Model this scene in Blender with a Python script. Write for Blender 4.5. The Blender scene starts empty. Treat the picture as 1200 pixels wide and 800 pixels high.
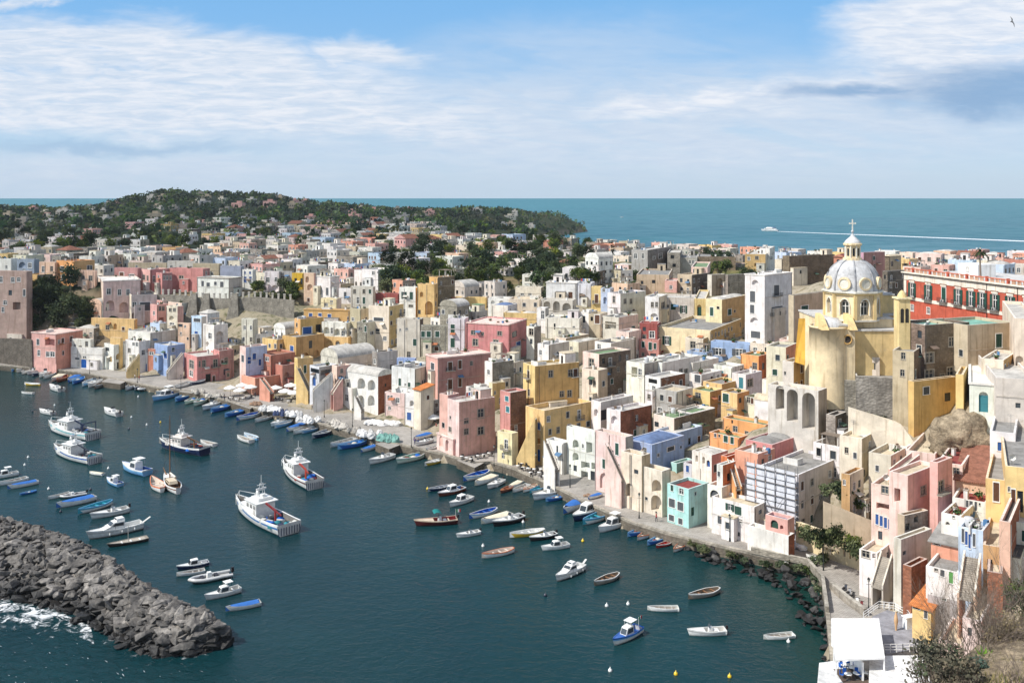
import bpy, math, random
import numpy as np
from mathutils import Vector
R = math.radians
SC = bpy.context.scene
COL = SC.collection
# ------------------------------------------------------------------ camera, light, sky
F, HOR, CAMZ = 1100.0, 232.0, 60.0            # focal length and horizon in pixels of a 1200 px wide picture, eye height
cam = bpy.data.cameras.new('camera'); co = bpy.data.objects.new('camera', cam); COL.objects.link(co)
co.location = (0, 0, CAMZ); co.rotation_euler = (R(90), 0, 0)
cam.sensor_width = 36; cam.lens = 36*F/1200; cam.shift_y = -168/1200
cam.clip_start = 0.5; cam.clip_end = 200000
SC.camera = co
SUN_AZ, SUN_EL = 113.0, 47.0                 # degrees left of the view direction, height
sd = Vector((-math.sin(R(SUN_AZ))*math.cos(R(SUN_EL)), math.cos(R(SUN_AZ))*math.cos(R(SUN_EL)), math.sin(R(SUN_EL))))
sl = bpy.data.lights.new('sun', 'SUN'); so = bpy.data.objects.new('sun', sl); COL.objects.link(so)
sl.energy = 5.0; sl.angle = R(0.53); sl.color = (1.0, 0.955, 0.89)
so.rotation_euler = sd.to_track_quat('Z', 'Y').to_euler(); so.location = (-100, 0, 200)
SC.view_settings.view_transform = 'Standard'; SC.view_settings.look = 'None'
EXPO = 0.12; SC.view_settings.exposure = EXPO; SC.view_settings.gamma = 1.0; SC.view_settings.use_curve_mapping = False
SKY_STRENGTH = 0.15

class G:
    """small helper to write node graphs"""
    def __init__(s, nt): s.nt = nt; nt.nodes.clear()
    def n(s, typ, ins=None, out=0, **props):
        nd = s.nt.nodes.new(typ)
        for k, v in props.items(): setattr(nd, k, v)
        for k, v in (ins or {}).items(): s.put(nd.inputs[k], v)
        return nd.outputs[out] if out is not None else nd
    def put(s, sock, v):
        if isinstance(v, bpy.types.NodeSocket): s.nt.links.new(v, sock)
        else:
            if sock.type == 'RGBA' and len(v) == 3: v = (*v, 1)
            sock.default_value = v
    def m(s, op, a, b=0.0, c=0.0, clamp=False):
        nd = s.nt.nodes.new('ShaderNodeMath'); nd.operation = op; nd.use_clamp = clamp
        s.put(nd.inputs[0], a); s.put(nd.inputs[1], b); s.put(nd.inputs[2], c); return nd.outputs[0]
    def mix(s, f, a, b, blend='MIX'):
        nd = s.nt.nodes.new('ShaderNodeMix'); nd.data_type = 'RGBA'; nd.blend_type = blend
        s.put(nd.inputs[0], f); s.put(nd.inputs[6], a); s.put(nd.inputs[7], b); return nd.outputs[2]
    def mr(s, v, a, b, c=0.0, d=1.0, smooth=True):
        nd = s.nt.nodes.new('ShaderNodeMapRange'); nd.interpolation_type = 'SMOOTHSTEP' if smooth else 'LINEAR'
        for i, x in enumerate((v, a, b, c, d)): s.put(nd.inputs[i], x)
        return nd.outputs[0]
    def noise(s, vec, scale, detail=4.0, rough=0.55, dist=0.0, out=0):
        nd = s.nt.nodes.new('ShaderNodeTexNoise')
        s.put(nd.inputs['Vector'], vec); s.put(nd.inputs['Scale'], scale); s.put(nd.inputs['Detail'], detail)
        s.put(nd.inputs['Roughness'], rough); s.put(nd.inputs['Distortion'], dist); return nd.outputs[out]
    def vscale(s, vec, sc):
        nd = s.nt.nodes.new('ShaderNodeVectorMath'); nd.operation = 'MULTIPLY'
        s.put(nd.inputs[0], vec); s.put(nd.inputs[1], sc); return nd.outputs[0]
    def vadd(s, a, b):
        nd = s.nt.nodes.new('ShaderNodeVectorMath'); nd.operation = 'ADD'
        s.put(nd.inputs[0], a); s.put(nd.inputs[1], b); return nd.outputs[0]
    def xyz(s, x, y, z=0.0): return s.n('ShaderNodeCombineXYZ', {0: x, 1: y, 2: z})

def lin(c):
    return tuple(((v/255)/12.92 if v/255 <= 0.04045 else ((v/255+0.055)/1.055)**2.4) for v in c)

world = bpy.data.worlds.new('World'); SC.world = world; world.use_nodes = True
def build_sky():
    g = G(world.node_tree)
    sky = g.n('ShaderNodeTexSky', sky_type='NISHITA', sun_disc=False, sun_elevation=R(SUN_EL), sun_rotation=R(-SUN_AZ),
              altitude=60.0, air_density=1.0, dust_density=0.3, ozone_density=2.0)
    d = g.n('ShaderNodeTexCoord', None, 0)
    d = g.n('ShaderNodeTexCoord', None, None).outputs['Generated']
    sep = g.n('ShaderNodeSeparateXYZ', {0: d}, None)
    x, y, z = sep.outputs
    yy = g.m('MAXIMUM', y, 0.12)
    u = g.m('DIVIDE', x, yy); v = g.m('DIVIDE', g.m('MAXIMUM', z, 0.0), yy)       # a flat cloud deck seen in perspective
    k = 1/F
    wa = g.noise(g.xyz(u, g.m('MULTIPLY', v, 2.6)), 9.0, 5, 0.6, 0.4, out=1)      # warps the cloud edges
    wsep = g.n('ShaderNodeSeparateXYZ', {0: wa}, None)
    uw = g.m('ADD', u, g.m('MULTIPLY', g.m('SUBTRACT', wsep.outputs[0], 0.5), 0.13))
    vw = g.m('ADD', v, g.m('MULTIPLY', g.m('SUBTRACT', wsep.outputs[1], 0.5), 0.05))
    wisps = g.noise(g.xyz(g.m('MULTIPLY', u, 1.0), g.m('ADD', g.m('MULTIPLY', v, 5.0), g.m('MULTIPLY', u, 0.55))), 7.5, 8, 0.62, 0.8)
    fine = g.noise(g.xyz(g.m('MULTIPLY', u, 1.0), g.m('MULTIPLY', v, 6.5)), 22.0, 6, 0.65, 0.5)
    def blob(px, py, rx, ry, slope=0.0, soft=0.9):
        du = g.m('SUBTRACT', uw, (px-600)*k); dv = g.m('SUBTRACT', vw, (HOR-py)*k)
        dv = g.m('SUBTRACT', dv, g.m('MULTIPLY', du, slope))
        a = g.m('POWER', g.m('ABSOLUTE', g.m('DIVIDE', du, rx*k)), 2.0); b = g.m('POWER', g.m('ABSOLUTE', g.m('DIVIDE', dv, ry*k)), 2.0)
        return g.mr(g.m('SQRT', g.m('ADD', a, b)), 1.15, 1.15-soft, 0, 1)
    def mx(*l):
        o = l[0]
        for q in l[1:]: o = g.m('MAXIMUM', o, q)
        return o
    def up(c, s=1.0): return tuple(q*s/SKY_STRENGTH*2**-EXPO for q in lin(c))
    # clear part of the sky: the sky texture, tinted towards the deep blue at the top of the view
    base = g.mix(0.86, sky, g.mix(g.mr(v, 0.0, 0.22), g.mix(g.mr(v, 0.0, 0.05), up((190, 213, 234)), up((182, 210, 236))), up((124, 185, 239))))
    hi = g.mr(v, 0.26, 0.5)
    base = g.mix(hi, base, g.mix(g.mr(g.noise(d, 2.2, 6, .6), .42, .62, .1, .75), sky, up((226, 232, 240))))      # broken cloud overhead
    veil = g.m('MULTIPLY', mx(blob(780, 146, 660, 100, 0.02, 0.85), g.m('MULTIPLY', blob(640, 70, 300, 60, .1, .95), .5), blob(150, 205, 420, 40, 0, .9)), g.mr(wisps, 0.24, 0.56, 0.34, 1.0))
    c1 = g.mix(g.m('MULTIPLY', veil, 0.88), base, g.mix(fine, up((186, 208, 234)), up((232, 238, 247))))
    left = mx(blob(120, 92, 400, 72, -0.05, 0.45), blob(430, 60, 80, 20, -0.14, 0.8), blob(330, 132, 300, 34, -0.06, 0.7), blob(30, 2, 70, 12, 0.1, 0.8))
    left = g.m('MULTIPLY', left, g.mr(wisps, 0.20, 0.48, 0.25, 1.0))
    c2 = g.mix(g.m('MULTIPLY', left, 0.95), c1, g.mix(g.mr(fine, .3, .7), up((205, 221, 240)), up((238, 242, 250))))
    right = mx(blob(1150, 30, 190, 62, 0.08, 0.5), blob(1040, 100, 220, 26, 0.1, 0.9), blob(800, 118, 160, 16, 0.12, 1.0))
    right = g.m('MULTIPLY', right, g.mr(wisps, 0.2, 0.45, 0.4, 1.0))
    c3 = g.mix(g.m('MULTIPLY', right, 0.95), c2, g.mix(g.mr(fine, .3, .7), up((214, 226, 243)), up((243, 246, 252))))
    dark = g.m('MULTIPLY', mx(blob(1150, 106, 170, 38, 0.03, 0.95), blob(1000, 108, 130, 16, 0.05, 1.0), g.m('MULTIPLY', blob(130, 172, 200, 10, 0.0, 1.0), .45)), g.mr(fine, 0.2, 0.5, 0.5, 1.0))
    c4 = g.mix(g.m('MULTIPLY', dark, 0.9), c3, g.mix(fine, up((116, 160, 206)), up((160, 190, 222))))
    # near the horizon everything fades into pale air
    c5 = g.mix(g.mr(v, 0.0, 0.045, 0.55, 0.0), c4, up((193, 214, 234)))
    bg = g.n('ShaderNodeBackground', {0: c5, 1: SKY_STRENGTH})
    g.n('ShaderNodeOutputWorld', {0: bg}, None)
build_sky()

# ------------------------------------------------------------------ materials
M = {}
def mat(name):
    m = bpy.data.materials.new(name); m.use_nodes = True; M[name] = m; return m, G(m.node_tree)
def finish(g, bsdf, disp=None):
    ins = {0: bsdf}
    g.n('ShaderNodeOutputMaterial', ins, None)
def princ(g, col, rough=0.8, spec=0.3, metal=0.0, normal=None, **kw):
    nd = g.n('ShaderNodeBsdfPrincipled', None, None)
    g.put(nd.inputs['Base Color'], col); g.put(nd.inputs['Roughness'], rough)
    g.put(nd.inputs['Specular IOR Level'], spec); g.put(nd.inputs['Metallic'], metal)
    if normal is not None: g.put(nd.inputs['Normal'], normal)
    for k, v in kw.items(): g.put(nd.inputs[k.replace('_', ' ')], v)
    return nd.outputs[0]
def bump(g, h, strength=0.4, dist=0.1):
    return g.n('ShaderNodeBump', {'Height': h, 'Strength': strength, 'Distance': dist})
def gray(g, v): return g.n('ShaderNodeCombineColor', {0: v, 1: v, 2: v})

def make_materials():
    # painted plaster: colour from the mesh, weathered by blotches, rain streaks and bare patches
    m, g = mat('plaster')
    at = g.n('ShaderNodeAttribute', None, 0, attribute_name='paint')
    tc = g.n('ShaderNodeTexCoord', None, None); oc = tc.outputs['Object']
    oi = g.n('ShaderNodeObjectInfo', None, None); rnd = oi.outputs['Random']
    p = g.vadd(oc, g.xyz(g.m('MULTIPLY', rnd, 90.0), g.m('MULTIPLY', rnd, 37.0), 0.0))
    blot = g.noise(p, 0.35, 6, 0.65)
    streak = g.noise(g.vscale(p, (1.6, 1.6, 0.12)), 1.0, 5, 0.6)
    bare = g.noise(p, 0.55, 8, 0.7, 0.6)
    c = g.mix(1.0, at, gray(g, g.mr(blot, 0.28, 0.72, 0.76, 1.08)), 'MULTIPLY')
    c = g.mix(g.mr(streak, 0.50, 0.72, 0.0, 0.6), c, g.mix(1.0, c, lin((184, 174, 158)), 'MULTIPLY'))
    c = g.mix(g.mr(bare, g.mr(rnd, 0, 1, .50, .64), .70, 0, 0.8), c, g.mix(0.5, at, lin((150, 138, 120))))
    finish(g, princ(g, c, 0.92, 0.15, normal=bump(g, g.noise(p, 3.0, 5, .7), 0.35, 0.06)))
    # old bare render / rubble stone
    m, g = mat('rubble')
    at = g.n('ShaderNodeAttribute', None, 0, attribute_name='paint')
    oc = g.n('ShaderNodeTexCoord', None, None).outputs['Object']
    vo = g.n('ShaderNodeTexVoronoi', {'Vector': g.vscale(oc, (1, 1, 1.5)), 'Scale': 1.6}, None)
    n1 = g.noise(oc, 0.4, 7, 0.7); n2 = g.noise(g.vscale(oc, (1.2, 1.2, .15)), 1.0, 5, .6)
    c = g.mix(1.0, at, gray(g, g.mr(n1, .3, .7, .6, 1.15)), 'MULTIPLY')
    c = g.mix(0.5, c, g.mix(1.0, c, gray(g, g.mr(vo.outputs['Distance'], 0, .7, 1.1, .62)), 'MULTIPLY'))
    c = g.mix(g.mr(n2, .5, .7, 0, .35), c, lin((80, 74, 66)))
    finish(g, princ(g, c, 0.95, 0.1, normal=bump(g, g.m('ADD', vo.outputs['Distance'], n1), 0.8, 0.12)))
    m, g = mat('roof')
    at = g.n('ShaderNodeAttribute', None, 0, attribute_name='paint')
    oc = g.n('ShaderNodeTexCoord', None, None).outputs['Object']
    n1 = g.noise(oc, 0.5, 7, 0.7); n2 = g.noise(oc, 3.0, 4, .6)
    c = g.mix(1.0, at, gray(g, g.mr(n1, .3, .7, .6, 1.12)), 'MULTIPLY')
    c = g.mix(g.mr(n2, .52, .75, 0, .45), c, lin((120, 112, 98)))
    finish(g, princ(g, c, 0.9, 0.15))
    m, g = mat('tile')
    at = g.n('ShaderNodeAttribute', None, 0, attribute_name='paint')
    oc = g.n('ShaderNodeTexCoord', None, None).outputs['Object']
    w = g.n('ShaderNodeTexWave', {'Vector': oc, 'Scale': 1.4, 'Distortion': 0.6}, 1)
    c = g.mix(1.0, at, gray(g, g.mr(g.noise(oc, 1.2, 6, .7), .3, .7, .6, 1.15)), 'MULTIPLY')
    finish(g, princ(g, c, 0.9, 0.15, normal=bump(g, w, 0.7, 0.1)))
    for nm, rough, spec in (('matte', 0.85, 0.2), ('gloss', 0.35, 0.5), ('cloth', 0.95, 0.1)):
        m, g = mat(nm)
        at = g.n('ShaderNodeAttribute', None, 0, attribute_name='paint')
        oc = g.n('ShaderNodeTexCoord', None, None).outputs['Object']
        n = g.noise(oc, 1.3, 5, .65)
        c = g.mix(1.0, at, gray(g, g.mr(n, .3, .7, .84, 1.06)), 'MULTIPLY')
        finish(g, princ(g, c, rough, spec, normal=bump(g, g.noise(oc, 5.0, 4), 0.5, 0.05) if nm == 'cloth' else None))
    m, g = mat('slats')
    at = g.n('ShaderNodeAttribute', None, 0, attribute_name='paint')
    oc = g.n('ShaderNodeTexCoord', None, None).outputs['Object']
    w = g.n('ShaderNodeTexWave', {'Vector': oc, 'Scale': 5.0}, 1, bands_direction='Z')
    c = g.mix(1.0, at, gray(g, g.mr(w, 0, 1, .8, 1.05)), 'MULTIPLY')
    finish(g, princ(g, c, 0.6, 0.3, normal=bump(g, w, 0.8, 0.05)))
    m, g = mat('glass')
    oi = g.n('ShaderNodeObjectInfo', None, None).outputs['Random']
    finish(g, princ(g, g.mix(oi, lin((22, 26, 30)), lin((70, 78, 84))), 0.12, 0.5))
    m, g = mat('metal'); finish(g, princ(g, lin((60, 62, 64)), 0.5, 0.5, 0.6))
    m, g = mat('rock')
    ge = g.n('ShaderNodeNewGeometry', None, None); ps = ge.outputs['Position']
    oi = g.n('ShaderNodeObjectInfo', None, None).outputs['Random']
    n1 = g.noise(ps, 0.45, 8, .7); n2 = g.noise(ps, 2.2, 6, .65)
    c = g.mix(g.mr(n1, .3, .7), lin((78, 76, 75)), lin((158, 152, 144)))
    c = g.mix(1.0, c, gray(g, g.mr(n2, .3, .7, .6, 1.12)), 'MULTIPLY')
    c = g.mix(1.0, c, gray(g, g.mr(oi, 0, 1, .6, 1.2)), 'MULTIPLY')
    z = g.n('ShaderNodeSeparateXYZ', {0: ps}, 2)
    wet = g.mr(g.m('ADD', z, g.m('MULTIPLY', g.m('SUBTRACT', g.noise(ps, .16, 5, .6), .5), 5.5)), 0.9, 2.7, 1.0, 0.0)      # tide-wet and weedy near the water
    c = g.mix(wet, c, lin((40, 39, 38)))
    finish(g, princ(g, c, g.mr(wet, 0, 1, .9, .5), 0.35, normal=bump(g, n2, 0.9, 0.2)))
    m, g = mat('cliff')
    ps = g.n('ShaderNodeNewGeometry', None, None).outputs['Position']
    n1 = g.noise(g.vscale(ps, (1, 1, 2.2)), 0.35, 9, .7, .5); n2 = g.noise(ps, 1.8, 6, .65)
    c = g.mix(g.mr(n1, .3, .7), lin((120, 108, 90)), lin((190, 172, 145)))
    c = g.mix(1.0, c, gray(g, g.mr(n2, .3, .7, .65, 1.1)), 'MULTIPLY')
    finish(g, princ(g, c, 0.95, 0.1, normal=bump(g, g.m('ADD', n1, n2), 1.0, 0.4)))
    m, g = mat('leaf')
    at = g.n('ShaderNodeAttribute', None, 0, attribute_name='paint')
    oi = g.n('ShaderNodeObjectInfo', None, None).outputs['Random']
    c = g.mix(1.0, at, g.mix(oi, (0.75, 0.82, 0.8), (1.25, 1.1, 0.8)), 'MULTIPLY')
    b1 = princ(g, c, 0.7, 0.2)
    tr = g.n('ShaderNodeBsdfTranslucent', {0: c})
    finish(g, g.n('ShaderNodeMixShader', {0: 0.25, 1: b1, 2: tr}))
    m, g = mat('bark')
    oc = g.n('ShaderNodeTexCoord', None, None).outputs['Object']
    n = g.noise(g.vscale(oc, (1, 1, .3)), 4.0, 5, .7)
    finish(g, princ(g, g.mix(n, lin((92, 82, 74)), lin((158, 144, 130))), 0.95, 0.1, normal=bump(g, n, .8, .05)))
    m, g = mat('ground')
    ge = g.n('ShaderNodeNewGeometry', None, None); ps = ge.outputs['Position']
    n1 = g.noise(ps, 0.03, 8, .65); n2 = g.noise(ps, 0.5, 7, .7)
    c = g.mix(g.mr(n2, .3, .7), lin((62, 72, 40)), lin((104, 104, 66)))
    c = g.mix(g.mr(n1, .45, .62), c, lin((128, 112, 84)))
    py_ = g.n('ShaderNodeSeparateXYZ', {0: ps}, 1)
    c = g.mix(g.mr(py_, 400, 640, 0, .85), c, g.mix(n2, lin((40, 50, 34)), lin((62, 70, 46))))
    c = g.mix(g.m('MULTIPLY', g.mr(py_, 300, 390, 1, 0), g.mr(n2, .3, .55)), c, lin((158, 148, 130)))      # trodden earth and paving between the houses
    sx_ = g.n('ShaderNodeSeparateXYZ', {0: ps}, 0); c = g.mix(g.m('MULTIPLY', g.mr(sx_, -146, -128, 1, 0), g.mr(py_, 312, 322)), c, lin((44, 54, 38)))      # overgrown slope at the left
    nz = g.n('ShaderNodeSeparateXYZ', {0: ge.outputs['Normal']}, 2)
    c = g.mix(g.mr(nz, .62, .82, 1, 0), c, g.mix(n2, lin((92, 82, 68)), lin((150, 134, 110))))
    finish(g, princ(g, c, 0.95, 0.1, normal=bump(g, n2, .7, .5)))
    m, g = mat('paving')
    ps = g.n('ShaderNodeNewGeometry', None, None).outputs['Position']
    br = g.n('ShaderNodeTexBrick', {'Vector': ps, 'Color1': (*lin((176, 171, 163)), 1), 'Color2': (*lin((156, 151, 144)), 1), 'Mortar': (*lin((120, 114, 106)), 1),
                                    'Scale': 0.9, 'Mortar Size': 0.02}, 0)
    n1 = g.noise(ps, 0.18, 7, .7); n2 = g.noise(ps, 1.4, 5, .7)
    c = g.mix(1.0, br, gray(g, g.mr(n1, .3, .7, .72, 1.12)), 'MULTIPLY')
    c = g.mix(g.mr(n2, .55, .8, 0, .5), c, lin((110, 104, 96)))
    finish(g, princ(g, c, 0.9, 0.2))
    m, g = mat('foam')
    ps = g.n('ShaderNodeNewGeometry', None, None).outputs['Position']
    at = g.n('ShaderNodeAttribute', None, 2, attribute_name='paint')
    n = g.noise(ps, 0.55, 9, .72, 1.0)
    a = g.mr(g.m('ADD', n, g.m('MULTIPLY', at, 0.40)), 0.76, 0.98)
    finish(g, g.n('ShaderNodeMixShader', {0: a, 1: g.n('ShaderNodeBsdfTransparent'), 2: princ(g, (.85, .88, .9), 0.8, .2)}))
    # sea water: deep teal in the harbour, clear turquoise far out, waves as bumps
    m, g = mat('water')
    ps = g.n('ShaderNodeNewGeometry', None, None).outputs['Position']
    sx, sy = g.n('ShaderNodeSeparateXYZ', {0: ps}, None).outputs[:2]
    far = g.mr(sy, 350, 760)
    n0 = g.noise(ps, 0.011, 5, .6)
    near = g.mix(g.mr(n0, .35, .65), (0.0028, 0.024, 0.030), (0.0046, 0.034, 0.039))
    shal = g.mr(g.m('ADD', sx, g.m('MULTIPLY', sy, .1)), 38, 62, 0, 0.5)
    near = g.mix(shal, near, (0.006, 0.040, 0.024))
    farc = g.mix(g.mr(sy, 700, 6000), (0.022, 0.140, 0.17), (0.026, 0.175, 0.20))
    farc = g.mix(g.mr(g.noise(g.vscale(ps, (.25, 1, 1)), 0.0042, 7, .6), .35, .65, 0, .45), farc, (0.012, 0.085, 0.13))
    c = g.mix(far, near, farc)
    w1 = g.noise(g.vscale(ps, (1.0, 1.35, 1.0)), 0.55, 5, .6, .6); w2 = g.noise(ps, 1.7, 4, .6); w3 = g.noise(ps, .06, 3, .5)
    # the open side of the breakwater is rougher
    out = g.mr(g.m('ADD', g.m('MULTIPLY', sx, -0.62), g.m('MULTIPLY', sy, -1.0)), -112.0, -85.0, 0.0, 1.0)
    h = g.m('ADD', g.m('ADD', w1, g.m('MULTIPLY', w2, .35)), g.m('MULTIPLY', w3, 1.6))
    st = g.m('ADD', g.mr(sy, 200, 900, .34, .5), g.m('MULTIPLY', out, .45))
    finish(g, princ(g, c, g.m('ADD', g.mr(sy, 300, 1500, 0.08, 0.38), g.mr(g.noise(ps, .018, 4, .6), .4, .65, 0, .12)), g.mr(sy, 250, 700, .21, .5), normal=bump(g, h, st, g.mr(sy, 300, 900, .5, .9)), IOR=1.33))
make_materials()

# ------------------------------------------------------------------ geometry helpers
class MB:
    """collects faces with a material index and a colour each, then links them as one mesh object"""
    def __init__(s): s.v = []; s.f = []; s.mi = []; s.c = []; s.sm = []
    def add(s, pts, col=(.8, .8, .8), mi=0, smooth=False):
        b = len(s.v); s.v.extend([tuple(p) for p in pts]); s.f.append(tuple(range(b, b+len(pts)))); s.mi.append(mi); s.c.append(col); s.sm.append(smooth)
    def mesh(s, vs, fs, col=(.8, .8, .8), mi=0, smooth=True):
        b = len(s.v); s.v.extend([tuple(p) for p in vs])
        for k, f in enumerate(fs):
            s.f.append(tuple(b+i for i in f)); s.mi.append(mi); s.c.append(col[k] if isinstance(col, list) else col); s.sm.append(smooth)
    def box(s, c, size, rot=0.0, col=(.8, .8, .8), mi=0, taper=1.0):
        """c = centre of the base"""
        hx, hy, h = size[0]/2, size[1]/2, size[2]; cr, sr = math.cos(rot), math.sin(rot)
        P = []
        for z, t in ((0, 1), (h, taper)):
            for x, y in ((-hx*t, -hy*t), (hx*t, -hy*t), (hx*t, hy*t), (-hx*t, hy*t)):
                P.append((c[0]+x*cr-y*sr, c[1]+x*sr+y*cr, c[2]+z))
        s.mesh(P, [(0, 3, 2, 1), (4, 5, 6, 7), (0, 1, 5, 4), (1, 2, 6, 5), (2, 3, 7, 6), (3, 0, 4, 7)], col, mi, False)
    def beam(s, a, b, w, h=None, col=(.8, .8, .8), mi=0):
        a, b = Vector(a), Vector(b); d = b-a
        if d.length < 1e-6: return
        d.normalize(); up = Vector((0, 0, 1)) if abs(d.z) < .95 else Vector((1, 0, 0))
        x = d.cross(up).normalized()*(w/2); y = x.cross(d).normalized()*((h or w)/2)
        P = [q+sx*x+sy*y for q in (a, b) for sx, sy in ((-1, -1), (1, -1), (1, 1), (-1, 1))]
        s.mesh(P, [(0, 3, 2, 1), (4, 5, 6, 7), (0, 1, 5, 4), (1, 2, 6, 5), (2, 3, 7, 6), (3, 0, 4, 7)], col, mi, False)
    def tube(s, pts, rad, seg=6, col=(.8, .8, .8), mi=0, cap=True):
        pts = [Vector(p) for p in pts]; n = len(pts)
        rad = rad if isinstance(rad, (list, tuple)) else [rad]*n
        V = []
        for i, p in enumerate(pts):
            d = (pts[min(i+1, n-1)]-pts[max(i-1, 0)]).normalized()
            up = Vector((0, 0, 1)) if abs(d.z) < .9 else Vector((1, 0, 0))
            x = d.cross(up).normalized(); y = x.cross(d)
            for k in range(seg):
                a = 2*math.pi*k/seg; V.append(p+(x*math.cos(a)+y*math.sin(a))*rad[i])
        Fs = [(i*seg+k, i*seg+(k+1) % seg, (i+1)*seg+(k+1) % seg, (i+1)*seg+k) for i in range(n-1) for k in range(seg)]
        s.mesh(V, Fs, col, mi, True)
        if cap: s.mesh(V[:seg], [tuple(range(seg))[::-1]], col, mi, False); s.mesh(V[-seg:], [tuple(range(seg))], col, mi, False)
    def lathe(s, prof, seg=24, c=(0, 0, 0), a0=0.0, a1=2*math.pi, col=(.8, .8, .8), mi=0, smooth=True, colf=None):
        V = []; full = abs(a1-a0-2*math.pi) < 1e-6; m = seg if full else seg+1
        for r, z in prof:
            for k in range(m):
                a = a0+(a1-a0)*k/seg; V.append((c[0]+r*math.cos(a), c[1]+r*math.sin(a), c[2]+z))
        Fs, cs = [], []
        for i in range(len(prof)-1):
            for k in range(seg):
                k2 = (k+1) % m; Fs.append((i*m+k, i*m+k2, (i+1)*m+k2, (i+1)*m+k)); cs.append(colf(i, k) if colf else col)
        s.mesh(V, Fs, cs, mi, smooth)
    def data(s, name, mats):
        me = bpy.data.meshes.new(name); me.from_pydata(s.v, [], s.f)
        me.polygons.foreach_set('material_index', s.mi); me.polygons.foreach_set('use_smooth', s.sm)
        at = me.color_attributes.new('paint', 'FLOAT_COLOR', 'CORNER')
        lt = np.array([len(f) for f in s.f]); cc = np.ones((len(s.f), 4), np.float32)
        cc[:, :3] = np.array([c[:3] for c in s.c], np.float32).reshape(-1, 3) if s.f else 0
        at.data.foreach_set('color', np.repeat(cc, lt, axis=0).ravel())
        for m in (mats if isinstance(mats, (list, tuple)) else [mats]): me.materials.append(M[m])
        return me
    def build(s, name, mats, parent=None, loc=None, rotz=0.0):
        return link(name, s.data(name, mats), parent, loc, rotz)
def link(name, me, parent=None, loc=None, rotz=0.0, scale=None):
    o = bpy.data.objects.new(name, me); COL.objects.link(o)
    if parent is not None: o.parent = parent
    if loc is not None: o.location = loc
    if rotz: o.rotation_euler = (0, 0, rotz)
    if scale is not None: o.scale = scale
    return o
def tag(o, label, cat, group=None, kind=None):
    o['label'] = label; o['category'] = cat
    if group: o['group'] = group
    if kind: o['kind'] = kind
    return o
def empty(name, loc, label=None, cat=None, group=None, rotz=0.0):
    o = bpy.data.objects.new(name, None); COL.objects.link(o); o.location = loc; o.empty_display_size = 0.5
    if rotz: o.rotation_euler = (0, 0, rotz)
    if label: tag(o, label, cat, group)
    return o
def struct(o): o['kind'] = 'structure'; return o
KIDS = {}
def copy_tree(o, parent=None):
    c = o.copy(); COL.objects.link(c)
    if parent is not None: c.parent = parent
    for ch in list(o.children): copy_tree(ch, c)
    return c
def px(x, y, z=0.0):
    """point at height z seen at pixel x, y of the 1200 x 800 photograph"""
    D = (CAMZ-z)*F/(y-HOR); return Vector(((x-600)/F*D, D, z))
def pd(x, y, D): return Vector(((x-600)/F*D, D, CAMZ-(y-HOR)*D/F))
def proj(p): return (600+F*p[0]/p[1], HOR+(CAMZ-p[2])*F/p[1])
ORD = ['', 'first', 'second', 'third', 'fourth', 'fifth', 'sixth', 'seventh', 'eighth', 'ninth', 'tenth', 'eleventh', 'twelfth', 'thirteenth', 'fourteenth',
       'fifteenth', 'sixteenth', 'seventeenth', 'eighteenth', 'nineteenth', 'twentieth', 'twenty-first', 'twenty-second', 'twenty-third', 'twenty-fourth',
       'twenty-fifth', 'twenty-sixth', 'twenty-seventh', 'twenty-eighth', 'twenty-ninth', 'thirtieth'] 

def cloud():  # unseen cloud sheet, added out of view to shade the far and left town
    m, g = mat('cloud'); oc = g.n('ShaderNodeTexCoord', None, None).outputs['Object']; r = g.n('ShaderNodeVectorMath', {0: g.vscale(oc, (1/760, 1/900, 0))}, 1, operation='LENGTH')
    n = g.noise(g.vscale(oc, (1/520, 1/520, 1/520)), 1.6, 6, .6); a = g.mr(g.m('SUBTRACT', n, g.m('MULTIPLY', g.m('POWER', r, 3.0), .42)), .12, .5, 0.0, .52)
    finish(g, g.n('ShaderNodeMixShader', {0: a, 1: g.n('ShaderNodeBsdfTransparent'), 2: g.n('ShaderNodeBsdfDiffuse', {0: (.9, .9, .92)})}))
    V, Fs, n = [], [], 36
    for i in range(n+1):
        for j in range(n+1):
            x, y = (i/n*2-1)*760, (j/n*2-1)*900; q = max(0, 1-(x/760)**2-(y/900)**2); V.append((x, y, 60*q*(1+.5*math.sin(x/90)*math.cos(y/110))))
    Fs = [(i*(n+1)+j, (i+1)*(n+1)+j, (i+1)*(n+1)+j+1, i*(n+1)+j+1) for i in range(n) for j in range(n)]
    me = bpy.data.meshes.new('cloud'); me.from_pydata(V, [], Fs); me.materials.append(M['cloud']); o = bpy.data.objects.new('cloud', me); COL.objects.link(o)
    t = Vector((-430, 1080, 30)); o.location = t+sd*(800/sd.z); o['kind'] = 'structure'
cloud()

def haze():
    m, g = mat('haze'); g.n('ShaderNodeOutputMaterial', {1: g.n('ShaderNodeVolumePrincipled', {'Color': (.80, .87, .95, 1), 'Density': 0.00005, 'Anisotropy': .2})}, None)
    mb = MB(); mb.box((-350, 1000, -6), (4200, 2600, 103)); o = mb.build('haze', 'haze'); o['kind'] = 'stuff'; o['label'] = 'thin pale sea haze over the harbour and the town'; o['category'] = 'haze'
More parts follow.
